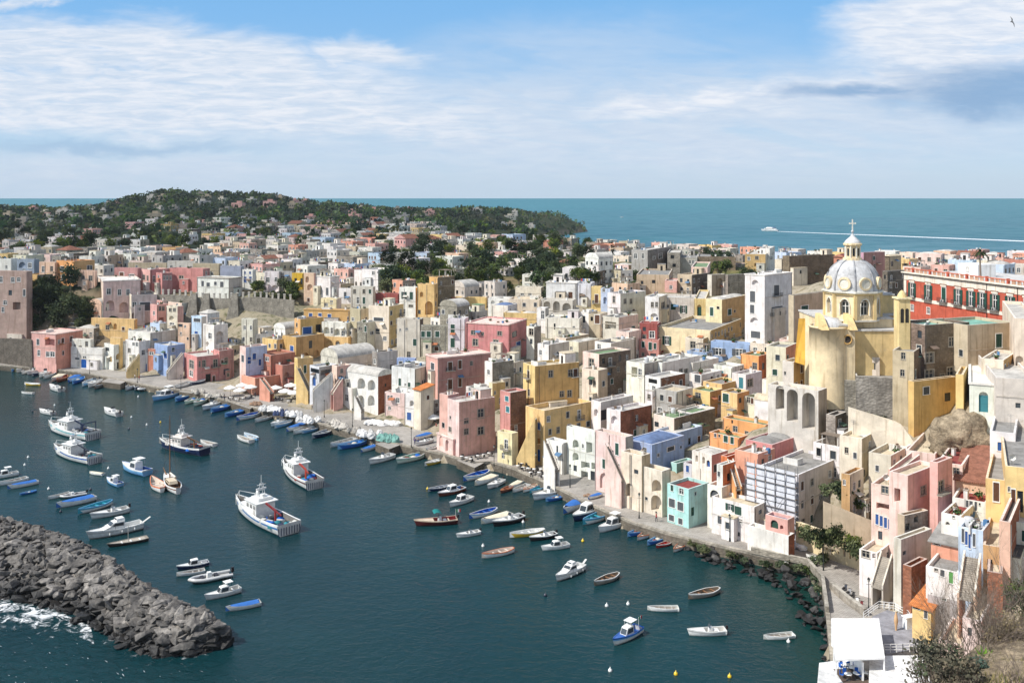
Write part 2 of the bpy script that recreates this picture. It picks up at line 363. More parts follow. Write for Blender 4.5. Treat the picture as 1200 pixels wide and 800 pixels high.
# ------------------------------------------------------------------ land, sea, quay
QZ = 1.8
QE_PX = [(-160,420),(-80,424),(0,428),(60,432),(105,438),(150,447),(185,454),(222,458),(260,468),(300,478),(345,488),(400,503),(453,518),
         (475,522),(520,532),(556,542),(575,541),(600,548),(640,565),(690,590),(740,612),(790,627),(850,641),(905,653),(945,661),
         (962,680),(968,720),(976,800),(985,900)]
QE = [px(x, y, QZ).xy for x, y in QE_PX]
COAST = [tuple(p) for p in QE] + [(60,20),(60,-60),(700,-60),(700,400),(330,470),(200,500),(80,600),(30,800),(-50,1130),(60,1450),(140,1690),
         (60,1760),(-300,1900),(-900,2000),(-2200,1900),(-2200,400),(-420,350)]
CP = np.array(COAST); NQ = len(QE); CORR = []
def seg_dist(X, Y, A, B):
    dx, dy = B[0]-A[0], B[1]-A[1]; t = np.clip(((X-A[0])*dx+(Y-A[1])*dy)/(dx*dx+dy*dy),0,1)
    return np.hypot(X-A[0]-t*dx, Y-A[1]-t*dy)
SKYL = np.array([(-400,243),(0,239),(60,241),(110,239),(140,232),(165,226),(195,220),(230,222),(280,223),(320,226),(350,232),(400,236),(440,241),
                 (500,243),(560,242),(600,244),(625,249),(650,262),(690,276),(800,280)], float)
def height(X, Y):
    X = np.asarray(X, float); Y = np.asarray(Y, float)
    inside = np.zeros(X.shape, bool); n = len(CP); ds = np.full(X.shape,1e9); dq = np.full(X.shape,1e9)
    for i in range(n):
        a, b = CP[i], CP[(i+1) % n]
        c = ((a[1] > Y) != (b[1] > Y)) & (X < (b[0]-a[0])*(Y-a[1])/((b[1]-a[1]) if b[1] != a[1] else 1e-9)+a[0]); inside ^= c
        d = seg_dist(X, Y, a, b)
        if i < NQ-1: dq = np.minimum(dq, d)
        else: ds = np.minimum(ds, d)
    L = np.interp(X,[-150,-100,-60,5,40,60],[36,42,75,75,46,40]); zt = np.interp(X,[-150,-100,-60,5,40,60],[25,25,26.5,26.5,23,24])
    s = np.clip((dq-12)/(L-12),0,1)
    z = 1.7+(zt-1.7)*s+4.0*np.clip((dq-L)/150,0,1)
    # the far hill and its shoulders, taken from the skyline
    pxx = 600+F*X/np.maximum(Y,50)
    sky = CAMZ-(np.interp(pxx, SKYL[:,0], SKYL[:,1])-HOR)*1500/F-9.0
    hill = np.maximum(sky-30,0)*np.exp(-(np.clip(1470-Y,0, None)/330)**2)*np.exp(-(np.clip(Y-1520,0, None)/260)**2)
    z = z+hill
    if len(CORR):                                                  # the ground meets the feet of the houses
        C_ = np.array(CORR); sw = np.full(X.shape, .0005); sv = np.zeros(X.shape); z_ = z
        near = (Y < 520) & (dq < 220) if X.size > 50 else np.ones(X.shape, bool); xn, yn = X[near], Y[near]
        d2 = (xn[:, None]-C_[None, :,0])**2+(yn[:, None]-C_[None, :,1])**2; w = 1/(d2/36+.15)**2
        sw[near] += w.sum(1); sv[near] += w @ C_[:,2]
        z = np.maximum(z+sv/sw*np.clip((dq-9)/6,0,1), np.where(dq > 3,1.6,-9))
    cl = np.clip(ds/np.where(Y > 900,48,26),0,1)
    z = np.minimum(z,-2+(z+2)*cl**0.6)
    return np.where(inside, z,-4.0)
def ground(x, y): return float(height(np.array([x]), np.array([y]))[0])
def ray_ground(x, y, dz=0.0, d0=95.0, d1=2100.0):
    """distance along +Y at which the line of sight through pixel x, y meets the land (raised by dz)"""
    D = d0*np.exp(np.linspace(0, math.log(d1/d0),1400))
    zz = CAMZ-(y-HOR)*D/F; hh = height((x-600)/F*D, D)+dz
    k = np.nonzero(zz <= hh)[0]
    return float(D[k[0]]) if len(k) else d1
def build_land():
    xs = np.concatenate([np.linspace(-2200,-420,46), np.linspace(-400,-210,24), np.linspace(-205,150,119), np.linspace(160,700,28)])
    ys = np.concatenate([np.linspace(-60,80,12), np.linspace(90,430,114), np.linspace(440,900,60), np.linspace(915,2010,74)])
    X, Y = np.meshgrid(xs, ys); Z = height(X, Y)
    rng = np.random.RandomState(4)
    Z = Z+np.where(Z > 3, rng.rand(*Z.shape)*np.where(Y > 430, .8, .25),0)
    nx, ny = len(xs), len(ys)
    me = bpy.data.meshes.new('terrain')
    V = np.stack([X, Y, Z],-1).reshape(-1,3)
    fs = [(j*nx+i, j*nx+i+1,(j+1)*nx+i+1,(j+1)*nx+i) for j in range(ny-1) for i in range(nx-1) if max(Z[j, i], Z[j, i+1], Z[j+1, i+1], Z[j+1, i]) > -3.9]
    me.from_pydata(V.tolist(),[], fs); me.polygons.foreach_set('use_smooth',[True]*len(fs)); me.materials.append(M['ground'])
    struct(link('terrain', me))
    # sea: rings out to the horizon
    mb = MB(); seg = 64
    prev = None
    rad = [0,150,400,1000,3000,9000,30000,120000]
    V = [(0,200,0)]; Fs = []
    for r in rad[1:]:
        b = len(V)
        for k in range(seg):
            a = 2*math.pi*k/seg; V.append((r*math.cos(a),200+r*math.sin(a),0))
        for k in range(seg):
            k2 = (k+1) % seg
            Fs.append((0, b+k, b+k2) if r == rad[1] else (b-seg+k, b+k, b+k2, b-seg+k2))
    mb.mesh(V, Fs,(.05, .1, .1),0, False); struct(mb.build('sea','water'))
    # quay: paved strip and its wall
    mb = MB(); W = 13.0
    pts = [Vector((*p,0)) for p in QE]; inn = []
    for i, p in enumerate(pts):
        d = (pts[min(i+1, len(pts)-1)]-pts[max(i-1,0)]).normalized(); inn.append(p+Vector((-d.y, d.x,0))*W)
    for i in range(len(pts)-1):
        a, b, c, d = pts[i], pts[i+1], inn[i+1], inn[i]
        up = Vector((0,0, QZ)); dn = Vector((0,0,-3))
        k = 6
        mb.add([a+up, b+up, c+up, d+up],(.4, .4, .4),0)
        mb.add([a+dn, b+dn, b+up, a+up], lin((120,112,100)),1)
        nrm = (a-d).normalized()
        # kerb of edge stones
        e = Vector((0,0, .14)); w = nrm*-.55
        mb.add([a+nrm*.03+up+e, b+nrm*.03+up+e, b+w+up+e, a+w+up+e], lin((176,168,154)),1)
        mb.add([a+nrm*.03+up-e*2, b+nrm*.03+up-e*2, b+nrm*.03+up+e, a+nrm*.03+up+e], lin((168,160,146)),1)
        mb.add([a+w+up, b+w+up, b+w+up+e, a+w+up+e], lin((168,160,146)),1)
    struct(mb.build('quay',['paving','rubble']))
    # stone jetties standing out from the quay
    def jetty(poly, zt, label):
        mb = MB(); P = [px(x, y, zt) for x, y in poly]
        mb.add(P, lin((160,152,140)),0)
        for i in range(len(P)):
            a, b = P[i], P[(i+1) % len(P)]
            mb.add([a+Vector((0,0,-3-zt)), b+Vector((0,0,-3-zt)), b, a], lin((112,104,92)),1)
        c = sum(P, Vector())/len(P)
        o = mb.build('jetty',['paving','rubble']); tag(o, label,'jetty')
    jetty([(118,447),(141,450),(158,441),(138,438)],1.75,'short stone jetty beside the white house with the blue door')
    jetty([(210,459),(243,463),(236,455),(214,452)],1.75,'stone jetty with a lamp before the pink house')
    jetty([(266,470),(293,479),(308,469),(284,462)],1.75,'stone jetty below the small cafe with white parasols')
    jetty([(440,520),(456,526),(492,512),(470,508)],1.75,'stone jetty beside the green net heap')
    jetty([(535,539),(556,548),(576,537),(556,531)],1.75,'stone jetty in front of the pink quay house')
# ------------------------------------------------------------------ houses
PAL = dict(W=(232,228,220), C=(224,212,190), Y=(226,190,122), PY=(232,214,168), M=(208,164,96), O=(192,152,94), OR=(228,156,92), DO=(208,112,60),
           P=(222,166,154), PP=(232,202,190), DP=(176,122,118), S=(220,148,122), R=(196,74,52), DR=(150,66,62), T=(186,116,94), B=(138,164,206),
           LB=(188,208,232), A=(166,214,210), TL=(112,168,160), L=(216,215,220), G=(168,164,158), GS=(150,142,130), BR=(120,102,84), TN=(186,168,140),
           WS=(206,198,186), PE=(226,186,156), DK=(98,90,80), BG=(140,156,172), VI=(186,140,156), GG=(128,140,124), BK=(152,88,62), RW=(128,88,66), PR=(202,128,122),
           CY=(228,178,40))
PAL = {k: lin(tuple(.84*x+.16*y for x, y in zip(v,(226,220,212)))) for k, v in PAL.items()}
ROOFC = dict(w=(196,192,184), g=(122,146,112), k=(146,144,140), t=(150,104,86), c=(206,192,166), b=(104,124,160), d=(92,90,88), e=(128,176,160), r=(140,70,66), o=(206,130,78))
ROOFC = {k: lin(v) for k, v in ROOFC.items()}
STONY = ('GS','BR','DK','BK','RW')
SHC = dict(g=(38,78,66), b=(48,92,160), n=(96,62,42), k=(88,92,96), l=(96,160,82), t=(60,130,140))
SHC = {k: lin(v) for k, v in SHC.items()}
WHITE = lin((226,224,218)); DARK = lin((40,38,36)); STONE = lin((176,168,154))
WM = {}
def unit_window(frame=WHITE, arch=False, surround=True, bars=True):
    mb = MB()
    def bar(x0, x1, z0, z1, y0, y1, c):
        mb.box(((x0+x1)/2,(y0+y1)/2, z0),(x1-x0, y1-y0, z1-z0),0, c,0)
    if surround:
        bar(-.60,-.495,-.03,1.05,-.04, .02, frame); bar(.495, .60,-.03,1.05,-.04, .02, frame); bar(-.60, .60, .99,1.06,-.043, .02, frame); bar(-.64, .64,-.06, .0,-.11, .02, frame)
    if bars:
        for x0, x1 in ((-.5,-.42),(.42, .5),(-.05, .05)): bar(x0, x1,0,1, .09, .15, frame)
        bar(-.42, .42, .0, .05, .092, .148, frame); bar(-.42, .42, .95,1, .092, .148, frame); bar(-.42, .42, .62, .66, .094, .146, frame)
    mb.add([(-.5, .13,0),(.5, .13,0),(.5, .13,1),(-.5, .13,1)], DARK,1)
    return mb.data('window',['matte','glass'])
def unit_shutter(c):
    mb = MB()
    mb.box((0,0,0),(.48, .05,1),0, c,0)
    for x0 in (-.22, .22): mb.box((x0,-.03,0),(.05, .03,1),0, tuple(v*.9 for v in c),0)
    for z in (0, .47, .94): mb.box((0,-.031, z),(.39, .03, .05),0, tuple(v*.9 for v in c),0)
    return mb.data('shutter',['slats'])
def unit_door(c):
    mb = MB()
    mb.box((0, .12,0),(1, .06,1),0, c,0)
    for x0 in (-.25, .25):
        for z in (.08, .55): mb.box((x0, .085, z),(.36, .03, .36),0, tuple(v*.8 for v in c),0)
    mb.box((.03, .07, .48),(.03, .04, .05),0, lin((150,140,110)),0)
    return mb.data('door',['matte'])
def window_meshes():
    WM['plain'] = unit_window(); WM['bare'] = unit_window(surround=False); WM['stone'] = unit_window(STONE); WM['hole'] = unit_window(bars=False, surround=False)
    WM['small'] = unit_window(lin((200,196,186)), surround=True, bars=False)
    for k, c in SHC.items(): WM['sh'+k] = unit_shutter(c)
    for k, c in dict(b=(36,92,168), n=(96,60,40), d=(52,50,48), g=(46,80,66), r=(110,40,36), w=(206,204,198)).items(): WM['do'+k] = unit_door(lin(c))
    mb = MB()                                                       # balcony railing,1 m wide,1 m high
    for z in (0.05, .96): mb.box((0,0, z),(1, .03, .035),0, lin((70,70,70)))
    for i in range(11): mb.box((-.48+.096*i,0, .05),(.014, .02, .93),0, lin((70,70,70)))
    WM['rail'] = mb.data('railing',['matte'])
    mb = MB(); mb.lathe([(.02,0),(.2, .05),(.36, .16),(.42, .3)],14, col=lin((214,212,206))); mb.beam((0,0, .0),(0,0, .5), .03, col=lin((120,120,118)))
    V = [Vector(v) for v in mb.v]; mb.v = [(v.x,-v.z+.0, v.y*.97+v.z*.15+.95) for v in V]; mb.tube([(0, .05,0),(0, .05, .95)], .03,5, lin((110,110,108)))
    WM['dish'] = mb.data('satellite_dish',['matte'])
    mb = MB(); mb.lathe([(0,0),(.55,0),(.58, .1),(.58,1.0),(.5,1.12),(.12,1.2),(0,1.2)],14, col=lin((196,198,200))); WM['tank'] = mb.data('water_tank',['gloss'])
    mb = MB(); mb.box((0,0,0),(.5, .5,1.1),0, WHITE); mb.box((0,0,1.1),(.64, .64, .1),0, lin((190,180,165))); mb.box((0,0,1.2),(.3, .3, .22),0, lin((120,96,80))); WM['chimney'] = mb.data('chimney',['plaster'])
    mb = MB(); mb.box((0,0,0),(.85, .32, .62),0, lin((214,214,210))); mb.box((-.12,-.17, .08),(.46, .03, .46),0, lin((90,92,94))); WM['ac'] = mb.data('air_conditioner',['gloss'])
    mb = MB(); mb.tube([(0,0,0),(0,0,2.6)], .025,5, lin((120,120,120)))
    for z, l in ((2.5, .9),(2.2, .7),(2.3,1.1)): mb.beam((-l/2,0, z),(l/2,0, z), .02, col=lin((130,130,130)))
    for i in range(6): mb.beam((-.45+.18*i,-.25,2.5),(-.45+.18*i, .25,2.5), .015, col=lin((130,130,130)))
    WM['antenna'] = mb.data('antenna',['matte'])
    mb = MB(); cw = lin((128,116,104))                             # slatted shade roof on posts
    for x in (-1.5,1.5):
        for y in (-1.1,1.1): mb.box((x, y,-.1),(.1, .1,2.4),0, lin((214,210,202)))
        mb.beam((x,-1.4,2.3),(x,1.4,2.3), .1, col=cw)
    for i in range(16): mb.beam((-1.8,-1.35+.18*i,2.38),(1.8,-1.35+.18*i,2.38), .11, .04, cw)
    WM['pergola'] = mb.data('pergola',['matte'])
    mb = MB(); rw = random.Random(9)
    for x in (-2,2): mb.box((x,0,-.1),(.06, .06,2.0),0, lin((150,150,150)))
    mb.beam((-2,0,1.8),(2,0,1.8), .02, col=lin((200,200,200)))
    for i in range(6): mb.box((-1.6+.62*i,0,1.8-(hh := rw.uniform(.6,1.1))),(.5, .03, hh),0, lin(rw.choice([(232,232,230),(90,130,190),(190,80,80),(220,200,150),(60,70,90)])))
    WM['washing_line'] = mb.data('washing_line',['cloth'])
    mb = MB(); mb.lathe([(.22,0),(.3, .45),(.26, .45),(.02, .4)],9, col=lin((170,100,76))); rw = random.Random(2)
    for i in range(46):
        p = Vector((rw.gauss(0, .28), rw.gauss(0, .28), .75+rw.gauss(0, .25))); a_ = Vector((rw.gauss(0,1), rw.gauss(0,1), rw.gauss(0,1))).normalized()*.17; b_ = a_.orthogonal()*.6; mb.add([p-a_, p-b_, p+a_, p+b_], lin(rw.choice([(60,84,48),(84,104,56),(48,66,44)])))
    WM['pot_plant'] = mb.data('pot_plant',['cloth'])
    mb = MB(); mb.box((0,0,-.1),(2.6, .2,1.15),0, WHITE); mb.box((1.3, .9,-.1),(.2,2.0,1.15),0, WHITE); WM['low_wall'] = mb.data('low_wall',['plaster'])
    mb = MB(); mb.box((0,0,0),(1.3, .55, .12), .2, lin((60,66,84))); mb.box((0,0, .1),(1.6,1.0, .05),0, lin((200,200,200))); mb.box((-1, .6,0),(.6, .5, .6), .4, lin((120,100,84))); mb.box((.4,1.0,0),(.5, .5, .8),0, lin((80,120,160))); WM['clutter'] = mb.data('stored_boxes',['matte'])
window_meshes()

class Face:
    """one upright wall plane: local s along it, z up"""
    def __init__(s, O, d, n, L, z0, z1, rot): s.O, s.d, s.n, s.L, s.z0, s.z1, s.rot = O, d, n, L, z0, z1, rot
    def P(s, a, z, dep=0.0): return (s.O[0]+s.d[0]*a-s.n[0]*dep, s.O[1]+s.d[1]*a-s.n[1]*dep, z)
    def from_px(s, x, y):
        k = (x-600)/F
        den = (s.d[0]-k*s.d[1])
        t = (k*s.O[1]-s.O[0])/den if abs(den) > 1e-6 else 0
        D = s.O[1]+s.d[1]*t
        return t, CAMZ-(y-HOR)*D/F
    def build(s, mb, ops, col, mi, band=None):
        good = []
        for o in ops:
            s0, s1, a, b, kind, dep, bc = o
            s0, s1 = max(s0, .06), min(s1, s.L-.06); a, b = max(a, s.z0+.02), min(b, s.z1-.06)
            if s1-s0 < .2 or b-a < .2: continue
            if any(not (s1 <= g[0]+.03 or s0 >= g[1]-.03 or b <= g[2]+.03 or a >= g[3]-.03) for g in good): continue
            good.append((s0, s1, a, b, kind, dep, bc))
        ss = sorted({0.0, s.L, *[g[0] for g in good], *[g[1] for g in good]}); zs = sorted({s.z0, s.z1, *[g[2] for g in good], *[g[3] for g in good]})
        for i in range(len(ss)-1):
            for j in range(len(zs)-1):
                cs, cz = (ss[i]+ss[i+1])/2,(zs[j]+zs[j+1])/2
                if any(g[0] < cs < g[1] and g[2] < cz < g[3] for g in good): continue
                mb.add([s.P(ss[i], zs[j]), s.P(ss[i+1], zs[j]), s.P(ss[i+1], zs[j+1]), s.P(ss[i], zs[j+1])], col, mi)
        for s0, s1, a, b, kind, dep, bc in good:
            bc = bc or col
            if kind[0] in 'aA':
                r = (s1-s0)/2; sm = (s0+s1)/2; zc = max(a+.1, b-r); ry = b-zc
                arc = [(sm-r*math.cos(math.pi*k/10), zc+ry*math.sin(math.pi*k/10)) for k in range(11)]
                for k in range(10):
                    (x0, y0),(x1, y1) = arc[k], arc[k+1]
                    mb.add([s.P(x0, y0), s.P(x1, y1), s.P(x1, b), s.P(x0, b)], col, mi)
                path = [(s0, a)]+arc+[(s1, a)]
            else: path = [(s0, a),(s0, b),(s1, b),(s1, a)]
            for (x0, y0),(x1, y1) in zip(path, path[1:]+path[:1]):
                mb.add([s.P(x0, y0), s.P(x1, y1), s.P(x1, y1, dep), s.P(x0, y0, dep)], col, mi)
            mb.add([s.P(x, y, dep) for x, y in path], bc, mi)
        return good

ZB = np.full((860,1320),1e9, np.float32); OFS = 60         # depth of what is already built, used to fill the gaps behind
def raster(poly, D, write=True):
    """pixels of a convex screen polygon -> (covered, in front of nearer things, hidden by nearer things)"""
    P = np.array(poly, float)+OFS*np.array([1,0.5]); x0, y0 = np.floor(P.min(0)).astype(int); x1, y1 = np.ceil(P.max(0)).astype(int)
    x0, y0 = max(x0,0), max(y0,0); x1, y1 = min(x1, ZB.shape[1]-1), min(y1, ZB.shape[0]-1)
    if x1 <= x0 or y1 <= y0: return 0,0,0
    gx, gy = np.meshgrid(np.arange(x0, x1)+.5, np.arange(y0, y1)+.5); m = np.ones(gx.shape, bool)
    n = len(P); A = sum(P[i][0]*P[(i+1) % n][1]-P[(i+1) % n][0]*P[i][1] for i in range(n)); sg = 1 if A > 0 else -1
    for i in range(n):
        a, b = P[i], P[(i+1) % n]; m &= sg*((b[0]-a[0])*(gy-a[1])-(b[1]-a[1])*(gx-a[0])) >= 0
    sub = ZB[y0:y1, x0:x1]; tot = int(m.sum()); over = int((m & (sub < 1e8) & (sub > D+1)).sum()); hid = int((m & (sub <= D+1)).sum())
    if write: sub[m & (sub > D)] = D
    return tot, over, hid
FOOT = []
HOUSES = []     # (centre x, y, radius, label, root)

def put_window(root, loc0, face, s0, s1, a, b, kind, rng):
    """a window or door object in an opening; kind: p plain, s stone frame, g/b/n/k/l/t shut shutters, G/B/N/K open shutters, D.. doors, h bare hole, m small"""
    w, h = s1-s0, b-a; p = Vector(face.P((s0+s1)/2, a))-loc0
    if kind[0] == 'D':
        return link('door', WM['do'+(kind[1:] or 'd')], root, p, face.rot,(w,1, h))
    me = WM[{'h': 'hole','s': 'stone','r': 'bare','m': 'small'}.get(kind[0],'plain')]
    o = link('window', me, root, p, face.rot,(w,1, h))
    if kind[0] in 'gbnklt':
        for q in (-.245, .245): link('shutter', WM['sh'+kind[0]], o,(q, .03,0))
    if kind[0] in 'GBNKLT':
        for q in (-.76, .76): link('shutter', WM['sh'+kind[0].lower()], o,(q,-.06,0))
    if kind[-1] == '+':                                             # a small balcony in front
        mb = MB(); W = w+1.3
        mb.box((0,-.42,-.16),(W, .82, .14),0, STONE)
        bo = mb.build('balcony','plaster', root, p, face.rot)
        link('railing', WM['rail'], bo,(0,-.8,0),0,(W,1, .95))
        for q in (-W/2, W/2): link('railing', WM['rail'], bo,(q,-.42,0), R(90),(.78,1, .95))
    return o

def build_house(label, C, th, a, b, z0, z1, cL='W', cR=None, roof='w', opsL=(), opsR=(), seed=0, name='house', cat='house', group=None, par=.55, clutter=1.0,
                trim=None, roofstyle='flat', base=9.0, stand=True):
    """box house; C = (x, y) of its near corner, th = angle of the left face, a/b lengths of the left and right face"""
    rng = random.Random(seed)
    u = (-math.cos(th), math.sin(th)); v = (math.sin(th), math.cos(th))
    nl = (-math.sin(th),-math.cos(th)); nr = (math.cos(th),-math.sin(th))
    cx, cy = C[0]+u[0]*a/2+v[0]*b/2, C[1]+u[1]*a/2+v[1]*b/2
    loc = Vector((cx, cy, z0)); root = empty(name, loc, label, cat, group)
    O = (C[0]-cx, C[1]-cy); zt = z1-z0; zb = -base
    FL = Face(O, u, nl, a, zb, zt,-th); FR = Face(O, v, nr, b, zb, zt, R(90)-th)
    rgb = lambda k: PAL[k] if isinstance(k, str) else k
    j = lambda c: tuple(min(1, x*rng.uniform(.96,1.04)) for x in c)
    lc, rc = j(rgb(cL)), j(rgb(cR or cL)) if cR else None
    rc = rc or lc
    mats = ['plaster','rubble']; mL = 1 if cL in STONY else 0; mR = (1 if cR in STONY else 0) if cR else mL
    mb = MB()
    conv = lambda ops: [(s0, s1, A-z0, B-z0, kind, dep, bc) for s0, s1, A, B, kind, dep, bc in ops]
    oL, oR = conv(opsL), conv(opsR)
    gl = FL.build(mb, oL, lc, mL); gr = FR.build(mb, oR, rc, mR)
    q = lambda s, t, z: (O[0]+u[0]*s+v[0]*t, O[1]+u[1]*s+v[1]*t, z)
    mb.add([q(a,0, zb), q(a, b, zb), q(a, b, zt), q(a,0, zt)], rc, mR); mb.add([q(0, b, zb), q(a, b, zb), q(a, b, zt), q(0, b, zt)], lc, mL)
    T = .28; rz = zt-par
    if roofstyle in ('flat','dome','vault','domes'):             # parapet ring
        o4 = [(0,0),(a,0),(a, b),(0, b)]; i4 = [(T, T),(a-T, T),(a-T, b-T),(T, b-T)]
        cap = tuple(min(1, .5*x+.5*y) for x, y in zip(lc, WHITE))
        for k in range(4):
            k2 = (k+1) % 4
            mb.add([q(*o4[k], zt), q(*o4[k2], zt), q(*i4[k2], zt), q(*i4[k], zt)], cap,0)
            mb.add([q(*i4[k], zt), q(*i4[k2], zt), q(*i4[k2], rz-.1), q(*i4[k], rz-.1)], lc, mL)
    if trim:                                                         # cornice and string course
        tc = rgb(trim)
        for z, hh, pr in ((zt-.32, .3, .16),):
            mb.mesh([q(-pr,-pr, z), q(a+pr,-pr, z), q(a+pr, b+pr, z), q(-pr, b+pr, z), q(-pr,-pr, z+hh), q(a+pr,-pr, z+hh), q(a+pr, b+pr, z+hh), q(-pr, b+pr, z+hh)],
                    [(0,1,5,4),(1,2,6,5),(2,3,7,6),(3,0,4,7),(0,3,2,1)], tc,0, False)
            mb.mesh([q(-pr,-pr, z+hh), q(a+pr,-pr, z+hh), q(a+pr, b+pr, z+hh), q(-pr, b+pr, z+hh), q(.02, .02, z+hh), q(a-.02, .02, z+hh), q(a-.02, b-.02, z+hh), q(.02, b-.02, z+hh)],
                    [(0,1,5,4),(1,2,6,5),(2,3,7,6),(3,0,4,7)], tc,0, False)
    mb.build('wall', mats, root)
    # roof
    rb = MB(); rcol = ROOFC[roof[0]]; rmat = 'roof'
    if roofstyle == 'flat': rb.add([q(T-.05, T-.05, rz), q(a-T+.05, T-.05, rz), q(a-T+.05, b-T+.05, rz), q(T-.05, b-T+.05, rz)], rcol)
    elif roofstyle in ('dome','domes'):
        rb.add([q(T-.05, T-.05, rz), q(a-T+.05, T-.05, rz), q(a-T+.05, b-T+.05, rz), q(T-.05, b-T+.05, rz)], rcol)
        n = max(1, round(max(a, b)/5.5)) if roofstyle == 'domes' else 1
        for i in range(n):
            ca, cb = (a/2, b*(i+.5)/n) if b >= a else (a*(i+.5)/n, b/2)
            ra, rb_ = (a/2-T, b/n/2-.1) if b >= a else (a/n/2-.1, b/2-T)
            hh = min(ra, rb_)*.42; V = []; Fs = []
            for r_, z_ in ((1,0),(.88, .42),(.66, .74),(.38, .93),(.12,1)):
                for k in range(16):
                    an = 2*math.pi*k/16; sx, sy = math.cos(an), math.sin(an); m_ = max(abs(sx), abs(sy)); sq = r_**1.0*(1+(1/m_-1)*.75*r_)
                    V.append(q(ca+sx*sq*ra, cb+sy*sq*rb_, rz+.02+z_*hh))
            for i2 in range(4):
                for k in range(16): Fs.append((i2*16+k, i2*16+(k+1) % 16,(i2+1)*16+(k+1) % 16,(i2+1)*16+k))
            Fs.append(tuple(range(64,80))); rb.mesh(V, Fs, rcol,0, True)
    elif roofstyle in ('vault','vaultb'):                           # barrel vault, axis along the right face (vault) or along the left one
        n = 12; ln, wd = (b, a) if roofstyle == 'vault' else (a, b); hh = wd*.3
        Q = (lambda s, t, z: q(s, t, z)) if roofstyle == 'vault' else (lambda s, t, z: q(t, s, z))
        V = []; base_z = zt-(par if roofstyle == 'x' else 0.0)
        for t in (-.12, ln+.12):
            for k in range(n+1):
                an = math.pi*k/n; V.append(Q(wd/2-(wd/2+.1)*math.cos(an), t, base_z+hh*math.sin(an)))
        rb.mesh(V,[(k, k+1, n+2+k, n+1+k) for k in range(n)], rcol,0, True)
        for e in (0,1): rb.add(V[e*(n+1):(e+1)*(n+1)], lc if e == 0 else lc)
    elif roofstyle in ('shed','gable','hip'):
        rmat = 'tile' if roof[0] in 'to' else 'roof'; e = .35
        if roofstyle == 'shed':
            A, B_, Cc, Dd = q(-e,-e, zt), q(a+e,-e, zt), q(a+e, b+e, zt+b*.22), q(-e, b+e, zt+b*.22); d = (0,0,-.16)
            A2, B2, C2, D2 = [tuple(x+y for x, y in zip(p_, d)) for p_ in (A, B_, Cc, Dd)]
            rb.mesh([A, B_, Cc, Dd, A2, B2, C2, D2],[(0,1,2,3),(7,6,5,4),(0,4,5,1),(1,5,6,2),(2,6,7,3),(3,7,4,0)], rcol,0, False)
            rb.add([q(0,0, zt-.1), q(0, b, zt-.1), q(0, b, zt+b*.22-.1)], rc); rb.add([q(a,0, zt-.1), q(a, b, zt-.1), q(a, b, zt+b*.22-.1)], rc); rb.add([q(0, b, zt-.1), q(a, b, zt-.1), q(a, b, zt+b*.22-.1), q(0, b, zt+b*.22-.1)], lc)
        else:
            hh = min(a, b)*.24; ins = min(a, b)/2 if roofstyle == 'hip' else -e
            if a >= b: r0, r1 = q(ins, b/2, zt+hh), q(a-ins, b/2, zt+hh)
            else: r0, r1 = q(a/2, ins, zt+hh), q(a/2, b-ins, zt+hh)
            c4 = [q(-e,-e, zt-.05), q(a+e,-e, zt-.05), q(a+e, b+e, zt-.05), q(-e, b+e, zt-.05)]
            if a >= b:
                rb.add([c4[0], c4[1], r1, r0], rcol); rb.add([c4[2], c4[3], r0, r1], rcol); rb.add([c4[1], c4[2], r1], rcol if roofstyle == 'hip' else rc); rb.add([c4[3], c4[0], r0], rcol if roofstyle == 'hip' else rc)
            else:
                rb.add([c4[1], c4[2], r1, r0], rcol); rb.add([c4[3], c4[0], r0, r1], rcol); rb.add([c4[0], c4[1], r0], rcol if roofstyle == 'hip' else lc); rb.add([c4[2], c4[3], r1], rcol if roofstyle == 'hip' else lc)
    ro = rb.build('roof', rmat, root)
    # windows and doors
    for Fc, goods in ((FL, gl),(FR, gr)):
        for g in goods:
            k = g[4]
            if k[0] in 'AL' or k == 'a': continue
            if k[0] == 'a':                                         # arched opening with a door or window a little way in
                w_, h_ = g[1]-g[0], g[3]-g[2]; p = Vector(Fc.P((g[0]+g[1])/2, g[2], g[5]-.18))
                link('door' if k[1] in 'D' else 'window', WM['do'+(k[2:] or 'd')] if k[1] == 'D' else WM['bare' if k[1] == 'p' else 'sh'+k[1]], root, p, Fc.rot,(w_*.98*(2.04 if k[1] not in 'Dp' else 1),1, h_*.80))
                continue
            put_window(root, Vector((0,0,0)), Fc, g[0], g[1], g[2], g[3], k, rng)
    # annexes, pipes, awnings and bands on the walls
    for Fc in (FL, FR):
        if not clutter or Fc.L < 4.2 or zt < 4.5: continue
        wc = lc if Fc is FL else rc
        if rng.random() < .4:
            w_, h_, d_ = Fc.L*rng.uniform(.22, .42), zt*rng.uniform(.3, .62), rng.uniform(.8,1.6); s_ = rng.uniform(w_/2, Fc.L-w_/2); p = Fc.P(s_,-3,-d_/2)
            hb = MB(); ac = j(rng.choice([wc, wc, WHITE, PAL['C'], PAL['WS']])); hb.box(p,(w_, d_, h_+3), Fc.rot, ac,0); hb.box((p[0], p[1], h_),(w_+.2, d_+.16, .14), Fc.rot, rcol,0); an = hb.build('annex','plaster', root)
            link('window', WM[rng.choice(['stone','small','plain'])], an, Fc.P(s_, h_-1.9,-d_-.14), Fc.rot,(.8,1,1.15))
        for k in range(rng.randrange(3)):
            hb = MB(); s_ = rng.choice([.15, Fc.L-.15, rng.uniform(.3, Fc.L-.3)]); hb.tube([Fc.P(s_,-2,-.08), Fc.P(s_, zt-.3,-.08)], .055,5, lin(rng.choice([(120,100,84),(150,148,144),(90,86,82)]))); hb.build('drainpipe','matte', root)
